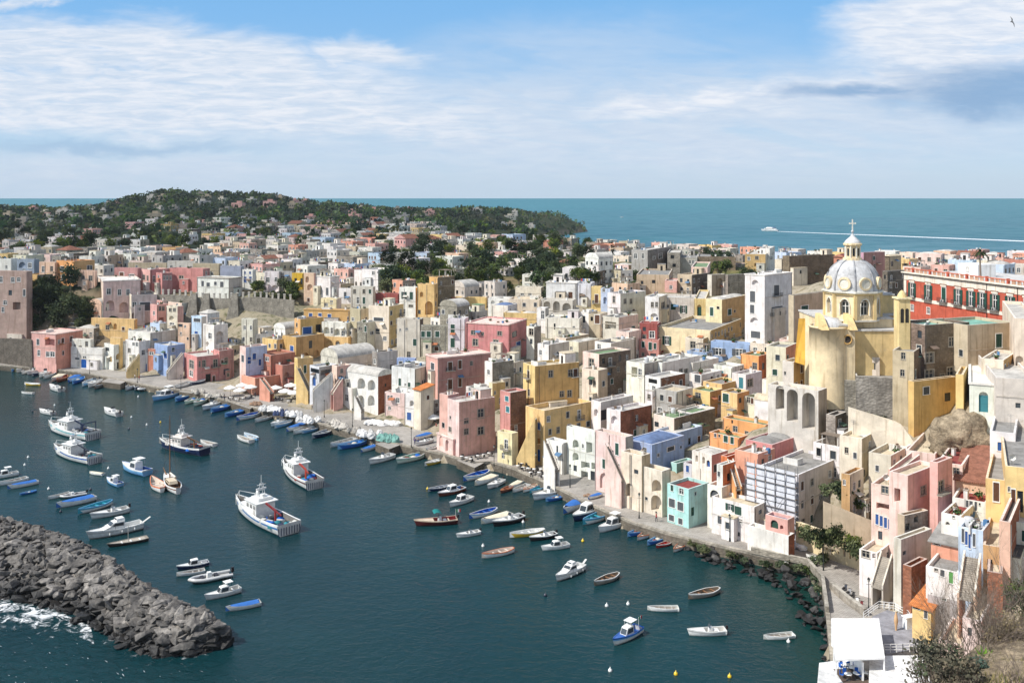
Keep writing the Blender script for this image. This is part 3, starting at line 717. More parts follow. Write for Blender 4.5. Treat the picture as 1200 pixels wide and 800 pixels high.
        if rng.random() < .45:
            hb = MB(); z_ = zt*rng.choice([.36, .5, .52, .66]); p = Fc.P(Fc.L/2, z_,-.03); hb.box(p,(Fc.L, .08, .22), Fc.rot, tuple(.6*x+.4*y for x, y in zip(wc, STONE)),0); hb.build('string_course','plaster', root)
        if rng.random() < .35:
            hb = MB(); s_ = rng.uniform(.9, Fc.L-.9); z_ = rng.uniform(2.3, max(2.4, zt-1.2)); a0_, a1_ = Fc.P(s_-.8, z_,-.02), Fc.P(s_+.8, z_,-.02); b0_, b1_ = Fc.P(s_-.8, z_-.45,-1.0), Fc.P(s_+.8, z_-.45,-1.0); ac = lin(rng.choice([(206,200,188),(120,104,92),(90,120,150),(170,110,80),(80,100,84)]))
            hb.mesh([a0_, a1_, b1_, b0_]+[(p[0], p[1], p[2]-.06) for p in (a0_, a1_, b1_, b0_)],[(0,1,2,3),(4,7,6,5),(3,2,6,7),(0,3,7,4),(1,5,6,2)], ac,0, False); hb.build('awning','cloth', root)
    # things on the roof
    if clutter and roofstyle in ('flat',) and min(a, b) > 2.4:
        def spot(m=.8): return q(rng.uniform(m, a-m), rng.uniform(m, b-m), rz)
        if rng.random() < .5*clutter and a*b > 40:
            sz = (rng.uniform(2.2,3.4), rng.uniform(2.2,3.2), rng.uniform(2.1,2.6)); p = q(rng.uniform(2, a-2) if a > 4.5 else a/2, max(b-1.9, b/2), rz)
            hb = MB(); hb.box(p, sz,-th, j(rgb(rng.choice(['W','W','C', cL]))),0); hb.box((p[0], p[1], p[2]+sz[2]),(sz[0]+.24, sz[1]+.24, .14),-th, rcol,0)
            hut = hb.build('rooftop_room','plaster', root)
            pw = Vector(p)+Vector((nl[0]*sz[1]/2, nl[1]*sz[1]/2, .1)); link('door', WM['dod'], hut, pw+Vector((nl[0], nl[1],0))*.16,-th,(.8,1,1.8))
        for nm, pr in (('chimney', .7),('dish', .55),('tank', .22),('antenna', .45),('ac', .2),('dish', .3),('pergola', .26),('washing_line', .2),('pot_plant', .5),('pot_plant', .4),('low_wall', .45),('clutter', .45),('chimney', .3)):
            if nm in ('pergola','washing_line') and min(a, b) < 4.4: continue
            if rng.random() < pr*clutter:
                nmz = {'dish': 'satellite_dish','ac': 'air_conditioner','tank': 'water_tank','clutter': 'stored_boxes'}.get(nm, nm)
                s_ = rng.uniform(.85,1.2); link(nmz, WM[nm], root, spot(.7 if nm not in ('pergola','washing_line') else 2.0),-th+(rng.uniform(-.5, .5) if nm not in ('pergola','low_wall','washing_line') else rng.choice([0, R(90)])),(s_, s_, s_))
    # mark the picture area it takes up
    W = lambda s, t, z: proj((O[0]+cx+u[0]*s+v[0]*t, O[1]+cy+u[1]*s+v[1]*t, z))
    for poly in ([W(0,0, z0), W(a,0, z0), W(a,0, z1), W(0,0, z1)],[W(0,0, z0), W(0, b, z0), W(0, b, z1), W(0,0, z1)],[W(0,0, z1), W(a,0, z1), W(a, b, z1), W(0, b, z1)]):
        raster(poly, C[1])
    
    if stand: FOOT.extend([(C[0], C[1], z0,0),(C[0]+u[0]*a, C[1]+u[1]*a, z0+.3,0),(C[0]+v[0]*b, C[1]+v[1]*b, z0+.3,0)])

    HOUSES.append((cx, cy,0.5*math.hypot(a, b), label, root, FL, FR, q, zt, rz))
    return root

def solve(xl, xc, xr, D, th, dep):
    """corner and face lengths of a box whose three upright edges are seen at xl, xc, xr"""
    kl, kc, kr = (xl-600)/F,(xc-600)/F,(xr-600)/F; X = kc*D
    if th is None: t = math.atan(kc)+R(1.0)
    else: t = R(th)
    den = math.cos(t)+kl*math.sin(t); a = (X-kl*D)/den if den > .05 else 30
    if th is None: b = dep
    else:
        den = math.sin(t)-kr*math.cos(t); b = (kr*D-X)/den if den > .05 else 30
    return (X, D), t, min(max(a,1.2),60), min(max(b,1.2),40)

def auto_ops(L, z0, z1, spec, rng, H0=3.2):
    """spec 'c r kinds': columns, rows, kinds of window to choose from"""
    c, r, kinds = spec; ops = []; h = (z1-.7-z0)/r
    for j in range(r):
        for i in range(c):
            if rng.random() < .12 and c*r > 2: continue
            k = rng.choice(kinds); w = rng.uniform(.85,1.1); hh = rng.uniform(1.2,1.5)
            if k[0] == 'D': w, hh = 1.1,2.1
            tall = k[-1] == '+'
            s = L*(i+.5)/c+rng.uniform(-.25, .25)*L/c*.5; zb = z0+h*j+(.95 if not (tall or k[0] == 'D') else .12)
            if tall: hh = 2.1
            hh = min(hh, h*.72); zb = min(zb, z0+h*(j+1)-hh-.2)
            if L/c < w*1.25: w = L/c*.6
            ops.append((s-w/2, s+w/2, zb, zb+hh, k, .16, None))
    return ops
SEED = [0]
def H(label, xl, xc, xr, yt, yb, th, cL, cR=None, roof='w', wl=None, wr=None, D=None, dep=9.0, **kw):
    """house measured on the photograph: x of its three edges, y of the near corner's top and foot"""
    SEED[0] += 1; rng = random.Random(SEED[0]*7+3)
    if D is None: D = ray_ground(xc, yb)
    if -1.5 < CAMZ-(yb-HOR)*D/F < 4.5 and xc < 900: D = (CAMZ-QZ)*F/(yb-HOR)        # stands on the quay
    C, t, a, b = solve(xl, xc, xr, D, th, dep)
    z1 = CAMZ-(yt-HOR)*D/F; z0 = CAMZ-(yb-HOR)*D/F
    u = (-math.cos(t), math.sin(t)); v = (math.sin(t), math.cos(t))
    FL = Face(C, u,(0,0), a, z0, z1,0); FR = Face(C, v,(0,0), b, z0, z1,0)
    def ops(w, Fc, L):
        if not w:
            if L < 3.4 or kw.get('name') or z1-z0 < 3.5: return []
            return [q for q in auto_ops(L, z0, z1,(max(1, round(L/3.1)), max(1, round((z1-z0)/3.0)),['p','k','s','m','h','r','g','n','p+']), rng) if rng.random() < .85]
        if isinstance(w, tuple): return auto_ops(L, z0, z1, w, rng)
        o = []
        for x0, y0, x1, y1, k in w:
            s0, za = Fc.from_px(x0, y0); s1, zb_ = Fc.from_px(x1, y1); _, zc = Fc.from_px((x0+x1)/2, y0); _, zd = Fc.from_px((x0+x1)/2, y1)
            s0, s1 = sorted((s0, s1)); lo, hi = sorted((zc, zd))
            dp = .16; bc = None
            if k[0] == 'A': dp = {'A': 1.6,'A2': 3.0,'A1': .7}.get(k,1.6); bc = None
            elif k[0] == 'a': dp = .5
            elif k[0] == 'L': dp = 1.8; bc = None                    # a square loggia
            o.append((s0, s1, lo, hi, k, dp, bc))
        return o
    oL, oR = ops(wl, FL, a), ops(wr, FR, b)
    return build_house(label, C, t, a, b, z0, z1, cL, cR, roof, oL, oR, SEED[0], **kw)
# ------------------------------------------------------------------ the houses, measured one by one
g2 = ['g','g','p']; p2 = ['p','p','k','s']; d2 = ['p','g','k','n']
# --- far left, above the dark slope
H('big dusty pink block of flats at the left edge above the dark slope',-50,31,38,318,396,10, lin((186,156,144)), None,'k',[(-1,324,3,331,'p'),(13,325,17,331,'p'),(20,325,24,330,'p'),(27,339,30,347,'k'),(10,340,14,346,'h'),(15,354,24,363,'L'),(4,352,8,357,'p'),(2,360,5,366,'p')], D=338, group=None)
H('low mustard house with a grey side behind the dusty pink block',31,44,62,322,341,35,'O','GS','k',(1,1,['n']),[(47,330,52,335,'k')], D=352, clutter=.3)
H('white house half cut by the left edge, above the dusty pink block',-20,13,21,303,330,12,'W', None,'k',(3,2, p2), D=368)
H('pale grey green house with a niche left of the beige pink house',20,40,46,304,330,14,'BG', None,'k',[(22,307,30,314,'A1'),(33,308,37,314,'p')], D=366)
H('beige pink house joined to the left side of the orange house',46,65,67,307,333,12,'PE', None,'w',[(49,312,52,319,'p'),(59,312,62,318,'s'),(50,322,53,328,'n'),(59,323,63,329,'n')], D=358, clutter=.4)
H('bright orange two storey house on the left plateau',66,87,111,306,334,28,'OR','O','t',[(71,312,75,318,'k'),(80,312,84,318,'k'),(72,322,76,328,'k'),(80,323,85,330,'k')],[(102,311,105,316,'k'),(105.5,311,108,316,'k')], D=355, clutter=.4)
H('low dusty pink house before the orange house, two grey windows',91,111,114,317,335,12,'PE', None,'k',[(95,323,99,329,'s'),(104,323,108,329,'s')], D=346, clutter=.4)
H('wide pinkish villa with white lower walls and a long terrace',115,121,165,329,374,62,'PP','PP','k',(1,1,['s']),[(125,338,130,345,'p'),(138,339,142,346,'p'),(148,339,152,346,'p'),(124,352,134,364,'A'),(140,354,150,366,'A'),(155,352,161,360,'p')], D=338, trim='W', clutter=.6)
H('round cornered cream terrace wing right of the pinkish villa',148,154,184,346,376,62,'C','WS','k', None,[(155,354,160,360,'p'),(164,354,176,364,'k'),(154,366,160,374,'A')], D=336, clutter=.2)
H('small dark pink house at the left end of the pink row on the plateau',134,162,166,314,344,12,'DP', None,'w',[(140,319,145,326,'n'),(152,321,157,327,'p')], D=360, clutter=.5)
H('bright pink gabled corner house in the pink row on the plateau',164,176,198,316,346,35,'P','PR','w',[(167,322,170,328,'s'),(172,323,174,329,'s')],[(179,323,182,331,'p'),(188,323,191,328,'s')], D=358, clutter=.5)
H('low pink house with three small windows in the middle of the pink row',183,190,202,320,345,40,'PR','DP','w', None,[(191.5,323,193.5,328,'p'),(195,323,197,328,'p'),(199,323,201,328,'p')], D=353, clutter=.3)
H('large plain salmon pink house at the right end of the pink row',198,238,246,315,342,18,'PR','DP','w',[(210,323,215,329,'s')], D=362, clutter=.8)
H('white villa with a flat grey roof above the pillared garden wall',231,268,284,326,350,22,'W','WS','d',[(236,329,239,336,'k'),(242,331,246,337,'k'),(251,330,254,334,'k'),(258,330,262,337,'k')],(2,1,['k']), D=348, trim='GS', clutter=.5)
H('blue grey house with a terrace behind the white villa',258,283,286,312,332,12,'BG', None,'k',(2,1,['p']), D=372, clutter=.5)
H('small white house with four blue grey windows right of the white villa',284,296,300,316,338,14,'W', None,'w',[(286,318,288,321,'b'),(292,318,294,321,'b'),(285.5,324,289,331,'b'),(292,324,295,328,'b')], D=358, clutter=.5)
H('low beige block with a white roof behind the pink row',196,229,232,306,318,10,'WS', None,'w',(3,1,['p']), D=386)
H('long low brown grey block behind the white villa, white roof terrace',226,257,260,309,326,12,'TN', None,'w',(2,1,['p']), D=380)
H('low ochre walled house behind the small dark pink house',150,195,197,308,318,8,'TN', None,'k',(2,1,['p']), D=392)
# --- left water front
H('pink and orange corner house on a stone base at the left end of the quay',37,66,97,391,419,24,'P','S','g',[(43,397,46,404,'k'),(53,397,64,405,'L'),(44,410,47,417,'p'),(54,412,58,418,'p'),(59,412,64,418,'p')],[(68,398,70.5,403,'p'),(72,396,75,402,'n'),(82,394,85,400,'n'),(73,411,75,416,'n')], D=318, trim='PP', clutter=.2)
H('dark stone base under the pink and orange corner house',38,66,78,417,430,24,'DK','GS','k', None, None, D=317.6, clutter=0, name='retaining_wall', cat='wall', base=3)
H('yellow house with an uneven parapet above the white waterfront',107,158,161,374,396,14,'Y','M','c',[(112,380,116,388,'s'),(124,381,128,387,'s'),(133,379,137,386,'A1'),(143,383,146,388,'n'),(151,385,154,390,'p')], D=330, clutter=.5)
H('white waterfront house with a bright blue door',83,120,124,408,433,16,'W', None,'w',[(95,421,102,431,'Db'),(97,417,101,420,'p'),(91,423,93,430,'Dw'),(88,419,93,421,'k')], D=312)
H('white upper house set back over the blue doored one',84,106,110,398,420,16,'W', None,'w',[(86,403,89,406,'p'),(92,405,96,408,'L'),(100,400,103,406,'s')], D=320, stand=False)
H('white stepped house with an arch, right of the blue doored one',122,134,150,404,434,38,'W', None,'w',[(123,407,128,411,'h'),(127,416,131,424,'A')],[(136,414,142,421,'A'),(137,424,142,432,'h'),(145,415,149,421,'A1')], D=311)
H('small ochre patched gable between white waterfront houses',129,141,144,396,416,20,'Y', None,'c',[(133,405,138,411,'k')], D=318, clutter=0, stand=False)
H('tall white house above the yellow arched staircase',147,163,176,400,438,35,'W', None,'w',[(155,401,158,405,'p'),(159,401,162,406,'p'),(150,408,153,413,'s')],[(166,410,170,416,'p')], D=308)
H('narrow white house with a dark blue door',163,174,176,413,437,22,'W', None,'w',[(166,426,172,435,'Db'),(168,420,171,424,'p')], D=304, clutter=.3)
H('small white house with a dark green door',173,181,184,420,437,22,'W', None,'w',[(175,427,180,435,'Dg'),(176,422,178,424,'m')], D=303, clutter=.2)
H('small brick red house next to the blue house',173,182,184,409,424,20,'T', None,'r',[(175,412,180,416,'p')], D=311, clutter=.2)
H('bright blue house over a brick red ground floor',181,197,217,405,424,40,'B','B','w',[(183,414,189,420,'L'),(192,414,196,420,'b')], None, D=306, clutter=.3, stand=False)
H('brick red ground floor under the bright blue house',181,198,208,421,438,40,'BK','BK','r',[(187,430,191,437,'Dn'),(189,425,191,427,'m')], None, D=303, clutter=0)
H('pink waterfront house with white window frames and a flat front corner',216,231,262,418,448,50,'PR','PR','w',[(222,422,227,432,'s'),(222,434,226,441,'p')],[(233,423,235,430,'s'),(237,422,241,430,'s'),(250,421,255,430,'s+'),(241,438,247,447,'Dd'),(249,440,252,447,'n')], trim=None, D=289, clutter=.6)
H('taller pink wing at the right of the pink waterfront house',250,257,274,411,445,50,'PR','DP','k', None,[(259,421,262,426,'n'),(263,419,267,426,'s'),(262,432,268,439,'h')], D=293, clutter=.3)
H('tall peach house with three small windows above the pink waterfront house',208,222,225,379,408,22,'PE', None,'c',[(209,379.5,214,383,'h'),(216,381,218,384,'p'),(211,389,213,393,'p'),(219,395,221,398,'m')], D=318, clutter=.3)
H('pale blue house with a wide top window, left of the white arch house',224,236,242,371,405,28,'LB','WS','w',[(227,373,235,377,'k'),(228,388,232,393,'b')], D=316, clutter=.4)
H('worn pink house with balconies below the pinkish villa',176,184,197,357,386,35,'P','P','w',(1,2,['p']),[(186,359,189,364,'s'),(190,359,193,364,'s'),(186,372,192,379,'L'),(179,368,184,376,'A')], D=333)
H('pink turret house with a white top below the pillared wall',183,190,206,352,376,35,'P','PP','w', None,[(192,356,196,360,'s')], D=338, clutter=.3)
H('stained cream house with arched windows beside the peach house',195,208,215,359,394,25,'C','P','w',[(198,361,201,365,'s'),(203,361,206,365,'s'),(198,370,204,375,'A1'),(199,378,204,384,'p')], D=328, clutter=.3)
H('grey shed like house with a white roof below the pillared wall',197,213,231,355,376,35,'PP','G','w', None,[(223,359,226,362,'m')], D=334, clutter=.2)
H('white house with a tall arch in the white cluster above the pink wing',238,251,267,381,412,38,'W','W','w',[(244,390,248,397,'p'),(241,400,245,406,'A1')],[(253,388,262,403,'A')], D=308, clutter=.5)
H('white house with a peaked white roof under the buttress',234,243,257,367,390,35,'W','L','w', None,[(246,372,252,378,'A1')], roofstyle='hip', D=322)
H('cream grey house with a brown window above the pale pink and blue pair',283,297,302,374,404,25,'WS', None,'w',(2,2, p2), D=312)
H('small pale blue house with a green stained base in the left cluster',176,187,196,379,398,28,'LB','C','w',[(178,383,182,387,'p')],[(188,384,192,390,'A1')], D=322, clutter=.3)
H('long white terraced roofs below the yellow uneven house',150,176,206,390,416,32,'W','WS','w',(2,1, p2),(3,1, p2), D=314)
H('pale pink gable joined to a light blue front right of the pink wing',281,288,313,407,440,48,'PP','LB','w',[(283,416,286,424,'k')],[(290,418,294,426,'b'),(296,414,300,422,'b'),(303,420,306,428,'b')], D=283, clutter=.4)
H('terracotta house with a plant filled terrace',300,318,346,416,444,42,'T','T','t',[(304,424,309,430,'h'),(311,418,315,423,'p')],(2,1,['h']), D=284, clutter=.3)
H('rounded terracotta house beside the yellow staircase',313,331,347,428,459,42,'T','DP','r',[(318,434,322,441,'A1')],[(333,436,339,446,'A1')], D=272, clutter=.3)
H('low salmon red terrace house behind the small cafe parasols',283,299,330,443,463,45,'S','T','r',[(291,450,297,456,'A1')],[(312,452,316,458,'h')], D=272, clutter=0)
# --- left centre: the yellow stairs and arches
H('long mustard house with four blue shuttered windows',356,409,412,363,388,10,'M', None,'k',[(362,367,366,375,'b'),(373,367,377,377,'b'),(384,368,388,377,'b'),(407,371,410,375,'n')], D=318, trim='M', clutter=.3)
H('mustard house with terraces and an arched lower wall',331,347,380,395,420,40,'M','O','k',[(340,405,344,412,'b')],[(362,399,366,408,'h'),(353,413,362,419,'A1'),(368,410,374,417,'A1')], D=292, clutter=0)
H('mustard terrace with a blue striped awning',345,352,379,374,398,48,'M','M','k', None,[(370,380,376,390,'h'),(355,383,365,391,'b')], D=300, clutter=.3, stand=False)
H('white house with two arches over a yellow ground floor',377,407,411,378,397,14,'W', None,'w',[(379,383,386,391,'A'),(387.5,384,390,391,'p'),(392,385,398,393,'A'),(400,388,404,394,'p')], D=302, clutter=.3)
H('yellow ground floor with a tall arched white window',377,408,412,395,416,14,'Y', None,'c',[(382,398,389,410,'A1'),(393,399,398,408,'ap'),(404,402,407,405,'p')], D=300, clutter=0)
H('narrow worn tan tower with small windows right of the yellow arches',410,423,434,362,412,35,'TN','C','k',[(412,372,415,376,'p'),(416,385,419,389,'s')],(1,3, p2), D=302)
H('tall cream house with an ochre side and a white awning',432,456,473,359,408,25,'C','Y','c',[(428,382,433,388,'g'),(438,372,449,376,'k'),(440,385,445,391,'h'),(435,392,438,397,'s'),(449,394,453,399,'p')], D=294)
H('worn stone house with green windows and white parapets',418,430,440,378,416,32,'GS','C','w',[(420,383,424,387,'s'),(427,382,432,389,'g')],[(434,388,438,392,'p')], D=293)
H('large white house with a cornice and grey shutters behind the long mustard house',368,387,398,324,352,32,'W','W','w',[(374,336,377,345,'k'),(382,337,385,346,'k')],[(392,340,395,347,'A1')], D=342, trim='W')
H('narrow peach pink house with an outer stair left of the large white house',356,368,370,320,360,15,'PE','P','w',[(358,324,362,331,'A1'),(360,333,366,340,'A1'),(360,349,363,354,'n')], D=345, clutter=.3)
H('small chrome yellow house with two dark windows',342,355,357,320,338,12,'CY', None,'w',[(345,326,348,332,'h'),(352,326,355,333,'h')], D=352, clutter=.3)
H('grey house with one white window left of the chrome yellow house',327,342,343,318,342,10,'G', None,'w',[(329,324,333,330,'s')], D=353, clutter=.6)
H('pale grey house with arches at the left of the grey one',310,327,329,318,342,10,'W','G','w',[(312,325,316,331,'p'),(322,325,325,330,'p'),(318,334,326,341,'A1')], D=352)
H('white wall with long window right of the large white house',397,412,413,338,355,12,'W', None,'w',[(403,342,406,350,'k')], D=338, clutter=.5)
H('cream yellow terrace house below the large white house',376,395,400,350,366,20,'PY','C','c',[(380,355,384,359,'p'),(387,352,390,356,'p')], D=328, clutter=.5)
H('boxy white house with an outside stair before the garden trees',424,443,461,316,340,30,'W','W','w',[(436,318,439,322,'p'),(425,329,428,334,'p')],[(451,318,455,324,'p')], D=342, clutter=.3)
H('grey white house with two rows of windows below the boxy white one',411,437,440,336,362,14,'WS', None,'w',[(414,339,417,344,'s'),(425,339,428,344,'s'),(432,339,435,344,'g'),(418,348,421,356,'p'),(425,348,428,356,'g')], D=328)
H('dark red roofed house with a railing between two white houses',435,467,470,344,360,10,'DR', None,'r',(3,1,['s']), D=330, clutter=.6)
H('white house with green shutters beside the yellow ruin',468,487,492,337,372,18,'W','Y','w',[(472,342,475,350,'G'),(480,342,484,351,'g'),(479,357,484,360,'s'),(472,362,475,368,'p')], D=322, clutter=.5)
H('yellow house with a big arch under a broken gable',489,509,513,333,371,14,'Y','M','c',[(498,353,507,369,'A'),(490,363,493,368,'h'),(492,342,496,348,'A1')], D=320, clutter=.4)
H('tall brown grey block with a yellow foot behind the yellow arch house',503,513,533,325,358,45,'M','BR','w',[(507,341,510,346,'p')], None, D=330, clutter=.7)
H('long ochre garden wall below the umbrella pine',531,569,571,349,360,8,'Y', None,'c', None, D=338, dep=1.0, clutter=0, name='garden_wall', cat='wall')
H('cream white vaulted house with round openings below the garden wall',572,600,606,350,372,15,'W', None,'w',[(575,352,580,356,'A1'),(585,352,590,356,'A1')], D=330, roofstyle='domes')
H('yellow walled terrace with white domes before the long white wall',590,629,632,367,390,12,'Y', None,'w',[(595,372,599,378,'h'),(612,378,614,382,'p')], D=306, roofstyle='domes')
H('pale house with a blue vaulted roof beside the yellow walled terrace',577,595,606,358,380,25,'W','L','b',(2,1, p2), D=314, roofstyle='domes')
# --- centre
H('stained white house with scattered windows left of the green shuttered stone house',465,492,496,374,424,14,'WS','BR','k',[(484,397,488,405,'g'),(477,412,481,419,'s'),(468,385,470,388,'p'),(475,384,478,387,'p')], D=283)
H('grey stone house with three dark green windows and a green roof',493,525,527,382,412,10,'GS', None,'g',[(493.5,388,498,395,'g'),(500,388,505,395,'g'),(510,388,515,395,'g'),(502,405,506,411,'h'),(509,406,514,411,'n')], D=280, clutter=.4)
H('tall lilac white house with green shutters',525,545,549,373,412,12,'L','W','w',[(528,380,533,391,'g'),(528,396,533,407,'g')], D=277, clutter=.5)
H('large pink house with a white cornice behind the dark pink house',547,596,617,380,425,22,'PR','PR','w',[(552,387,557,392,'s'),(564,389,567,393,'s'),(583,388,588,393,'s'),(554,397,560,405,'s'),(578,398,584,409,'s'),(579,411,583,419,'s')],[(600,388,606,395,'h'),(605,400,610,410,'b')], D=268, trim='PP', clutter=.9)
H('dark pink palazzo with brown windows and a white cornice',499,513,575,419,462,58,'P','DP','k',[(505,425,509,433,'k')],[(525,424,530,434,'n+'),(537,422,541,432,'n'),(551,423,554,428,'s'),(525,444,530,456,'n'),(537,442,541,453,'n')], D=243, trim='PP', clutter=.9)
H('white vaulted house with four big arches and a raw orange side',402,443,460,441,486,38,'W','BK','w',[(419,443,428,456,'A'),(431,445,440,458,'A'),(419,463,427,478,'A'),(431,463,439,476,'A')],[(451,449,453,453,'h'),(452,467,455,471,'h')], roofstyle='vaultb', clutter=0, D=249)
H('white stair porch in front of the arched vaulted house',402,413,422,455,482,40,'W','W','w',[(404,462,408,470,'p')], None, D=246, clutter=0)
H('lilac blue house with an arched window and a white outer stair',363,374,396,430,462,45,'L','G','w',[(366,441,370,452,'ab'),(364,432,376,437,'h')],[(385,446,388,453,'p'),(376,433,388,439,'L')], D=258, clutter=.3)
H('yellow house with a slanted yellow staircase',345,349,367,420,462,55,'Y','Y','w', None,[(356,428,359,437,'g')], D=266, clutter=.3)
H('small pink house with a white awning beside the lilac house',389,395,411,429,460,50,'PP','P','w', None,[(399,432,402,437,'s'),(397,440,401,446,'h'),(404,440,407,446,'p')], D=258, clutter=.2)
H('white house with long white barrel roofs above the lilac house',376,396,440,420,442,45,'WS','C','w',(1,1, p2),(3,1, p2), D=270, roofstyle='vault')
H('white house with a rounded white roof beside the yellow ground floor',384,396,414,412,434,42,'W','WS','w', None, None, D=280, roofstyle='vault')
H('brown beige house with a long stone parapet',436,442,466,413,446,52,'GS','WS','c',(1,2, p2),[(444,430,448,434,'p'),(457,427,460,433,'s')], D=264)
H('blue walled roof terrace beside the stained white house',465,486,488,420,440,12,'B', None,'w', None, D=262, clutter=0, par=1.0, stand=False)
H('white waterfront house with green windows and a roof terrace',459,486,512,432,480,32,'W','WS','k',[(467,443,470,453,'g'),(478,448,481,455,'g'),(474,449,476,452,'p')],[(494,445,499,450,'p')], D=245)
H('pale pink waterfront house with a balcony above an orange awning',451,474,480,461,492,22,'PP','C','w',[(454,463,456.5,468,'p'),(457.5,463,460,468,'p'),(464,466,468,472,'p'),(455,476,458,480,'p')], D=236, clutter=.4)
H('white house with a round window right of the orange awning',474,492,497,462,500,30,'W','WS','w',[(480,469,485,476,'A1'),(487,470,489,475,'p'),(477,483,482,492,'b'),(489,482,491,485,'m')], D=232, clutter=.4)
H('cream balcony house with an orange roof over the white houses',485,493,508,457,476,45,'C','C','o', None,[(500,463,503,468,'n')], D=236, clutter=0, roofstyle='shed', stand=False)
H('low grey white house next to the pink quay house',493,496,517,470,498,58,'WS','G','w', None,[(504,473,506,477,'p'),(510,472,513,477,'n'),(511,481,516,487,'h')], D=234, clutter=.3)
H('ground floor of the pink quay house with arches and cafe doors',512,531,581,514,534,55,'PP','P','w',[(515,511,519,523,'A'),(522,515,526,529,'A')],[(535,518,540,531,'p'),(545,517,556,533,'A1'),(563,517,575,532,'aDr')], D=209, clutter=0, trim='PP')  # left face paler than the right: sunlight put into the pink
H('upper floors of the pink quay house with white framed windows',524,538,580,471,516,55,'PP','P','w',[(527,487,528.5,491,'m'),(526,500,529,506,'s')],[(544,490,549,496,'s'),(544,502,549,509,'s'),(560,479,567,490,'s'),(560,500,567,509,'s')], D=211, clutter=.6, stand=False)  # paler pink on the left paints its sunlight into the wall
H('narrow pink corner tower of the pink quay house',515,525,538,463,514,45,'P','DP','w',[(518,495,521,501,'m')],[(535,474,540,484,'s')], D=215, clutter=.1, stand=False)
H('pink red house with green windows above the alley beside the quay house',586,598,617,460,540,50,'PR','RW','w',[(592,464,596,470,'t'),(593,476,597,483,'t')],[(603,498,606,504,'p')], D=213, clutter=.4)
H('low cream house left of the slanted yellow wall',583,600,607,508,545,40,'PY','PY','c', None, None, D=203, clutter=.3, par=1.0)
H('white stepped house with a yellow corner behind the pink quay house',568,577,602,425,462,52,'W','GS','w',[(571,433,574,439,'p')],[(590,446,592,454,'b'),(585,440,588,444,'p')], D=238)
H('small yellow white house under the white stepped house',573,577,592,449,480,55,'PY','Y','w', None,[(579,458,581,462,'p'),(585,466,588,473,'p')], D=230, clutter=.3)
H('cream white house with a green roof left of the yellow corner',546,556,578,455,480,50,'WS','GS','g',[(549,452,552,458,'p')],(2,1, p2), D=234, clutter=.6)
# --- the mustard house and what surrounds it
H('tall mustard yellow house with white framed windows and two balconies',613,627,679,429,520,62,'Y','M','c',[(618,434,620.5,443,'n+'),(618.5,456,621,464,'s')],[(643,434,648,442,'s'),(666,433,671,441,'s'),(656,458,661,465,'s'),(665,457,670,465,'s'),(672,432,677,441,'n+')], D=211, clutter=.5)  # sunlit left and dim right face put into the two yellows
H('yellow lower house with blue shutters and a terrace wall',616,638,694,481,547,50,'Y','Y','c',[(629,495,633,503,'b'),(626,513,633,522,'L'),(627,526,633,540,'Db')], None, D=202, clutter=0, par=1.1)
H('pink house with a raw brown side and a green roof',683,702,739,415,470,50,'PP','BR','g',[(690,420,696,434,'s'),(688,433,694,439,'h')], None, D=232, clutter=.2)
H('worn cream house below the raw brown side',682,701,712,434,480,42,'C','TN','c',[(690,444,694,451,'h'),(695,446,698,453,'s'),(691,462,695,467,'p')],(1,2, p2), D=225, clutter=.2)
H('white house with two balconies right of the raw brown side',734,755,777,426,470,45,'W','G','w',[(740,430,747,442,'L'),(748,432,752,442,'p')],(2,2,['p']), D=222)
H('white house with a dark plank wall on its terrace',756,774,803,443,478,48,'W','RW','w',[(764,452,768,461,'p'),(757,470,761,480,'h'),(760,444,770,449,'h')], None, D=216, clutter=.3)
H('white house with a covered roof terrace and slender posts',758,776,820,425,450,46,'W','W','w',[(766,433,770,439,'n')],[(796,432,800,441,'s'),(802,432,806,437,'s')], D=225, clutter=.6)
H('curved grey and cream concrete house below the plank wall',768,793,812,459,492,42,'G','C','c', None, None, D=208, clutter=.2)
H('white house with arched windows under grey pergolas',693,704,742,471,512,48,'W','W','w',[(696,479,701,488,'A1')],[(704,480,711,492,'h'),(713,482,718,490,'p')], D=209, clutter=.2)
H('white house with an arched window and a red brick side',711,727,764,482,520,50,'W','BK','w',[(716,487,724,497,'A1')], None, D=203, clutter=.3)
H('narrow white quay house with a blue railed terrace',640,660,669,519,556,46,'W','G','b',[(652,522,654,531,'h'),(647,536,653,545,'p'),(641,520,646,529,'A1')], None, D=193, clutter=.2, par=.9)  # grey right side is shade put into the white wall's colour
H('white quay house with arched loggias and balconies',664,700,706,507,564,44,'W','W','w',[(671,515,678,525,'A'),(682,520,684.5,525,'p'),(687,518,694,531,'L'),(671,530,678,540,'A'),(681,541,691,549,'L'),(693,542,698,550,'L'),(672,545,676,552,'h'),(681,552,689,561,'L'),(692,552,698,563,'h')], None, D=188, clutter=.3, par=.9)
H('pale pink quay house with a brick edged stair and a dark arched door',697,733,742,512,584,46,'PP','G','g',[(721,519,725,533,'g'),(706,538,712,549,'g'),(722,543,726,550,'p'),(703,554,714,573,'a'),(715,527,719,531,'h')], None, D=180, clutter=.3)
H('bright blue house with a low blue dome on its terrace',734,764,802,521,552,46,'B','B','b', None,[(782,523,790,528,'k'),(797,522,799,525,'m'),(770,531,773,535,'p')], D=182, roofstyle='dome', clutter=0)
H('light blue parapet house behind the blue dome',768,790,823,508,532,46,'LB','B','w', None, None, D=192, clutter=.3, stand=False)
H('cream quay house with an arched door and a broken upper wall',738,776,786,552,606,46,'C','C','c',[(763,580,775,599,'A'),(764,562,775,577,'A'),(756,582,759,586,'m'),(744,564,749,573,'h')], None, D=171, clutter=0)
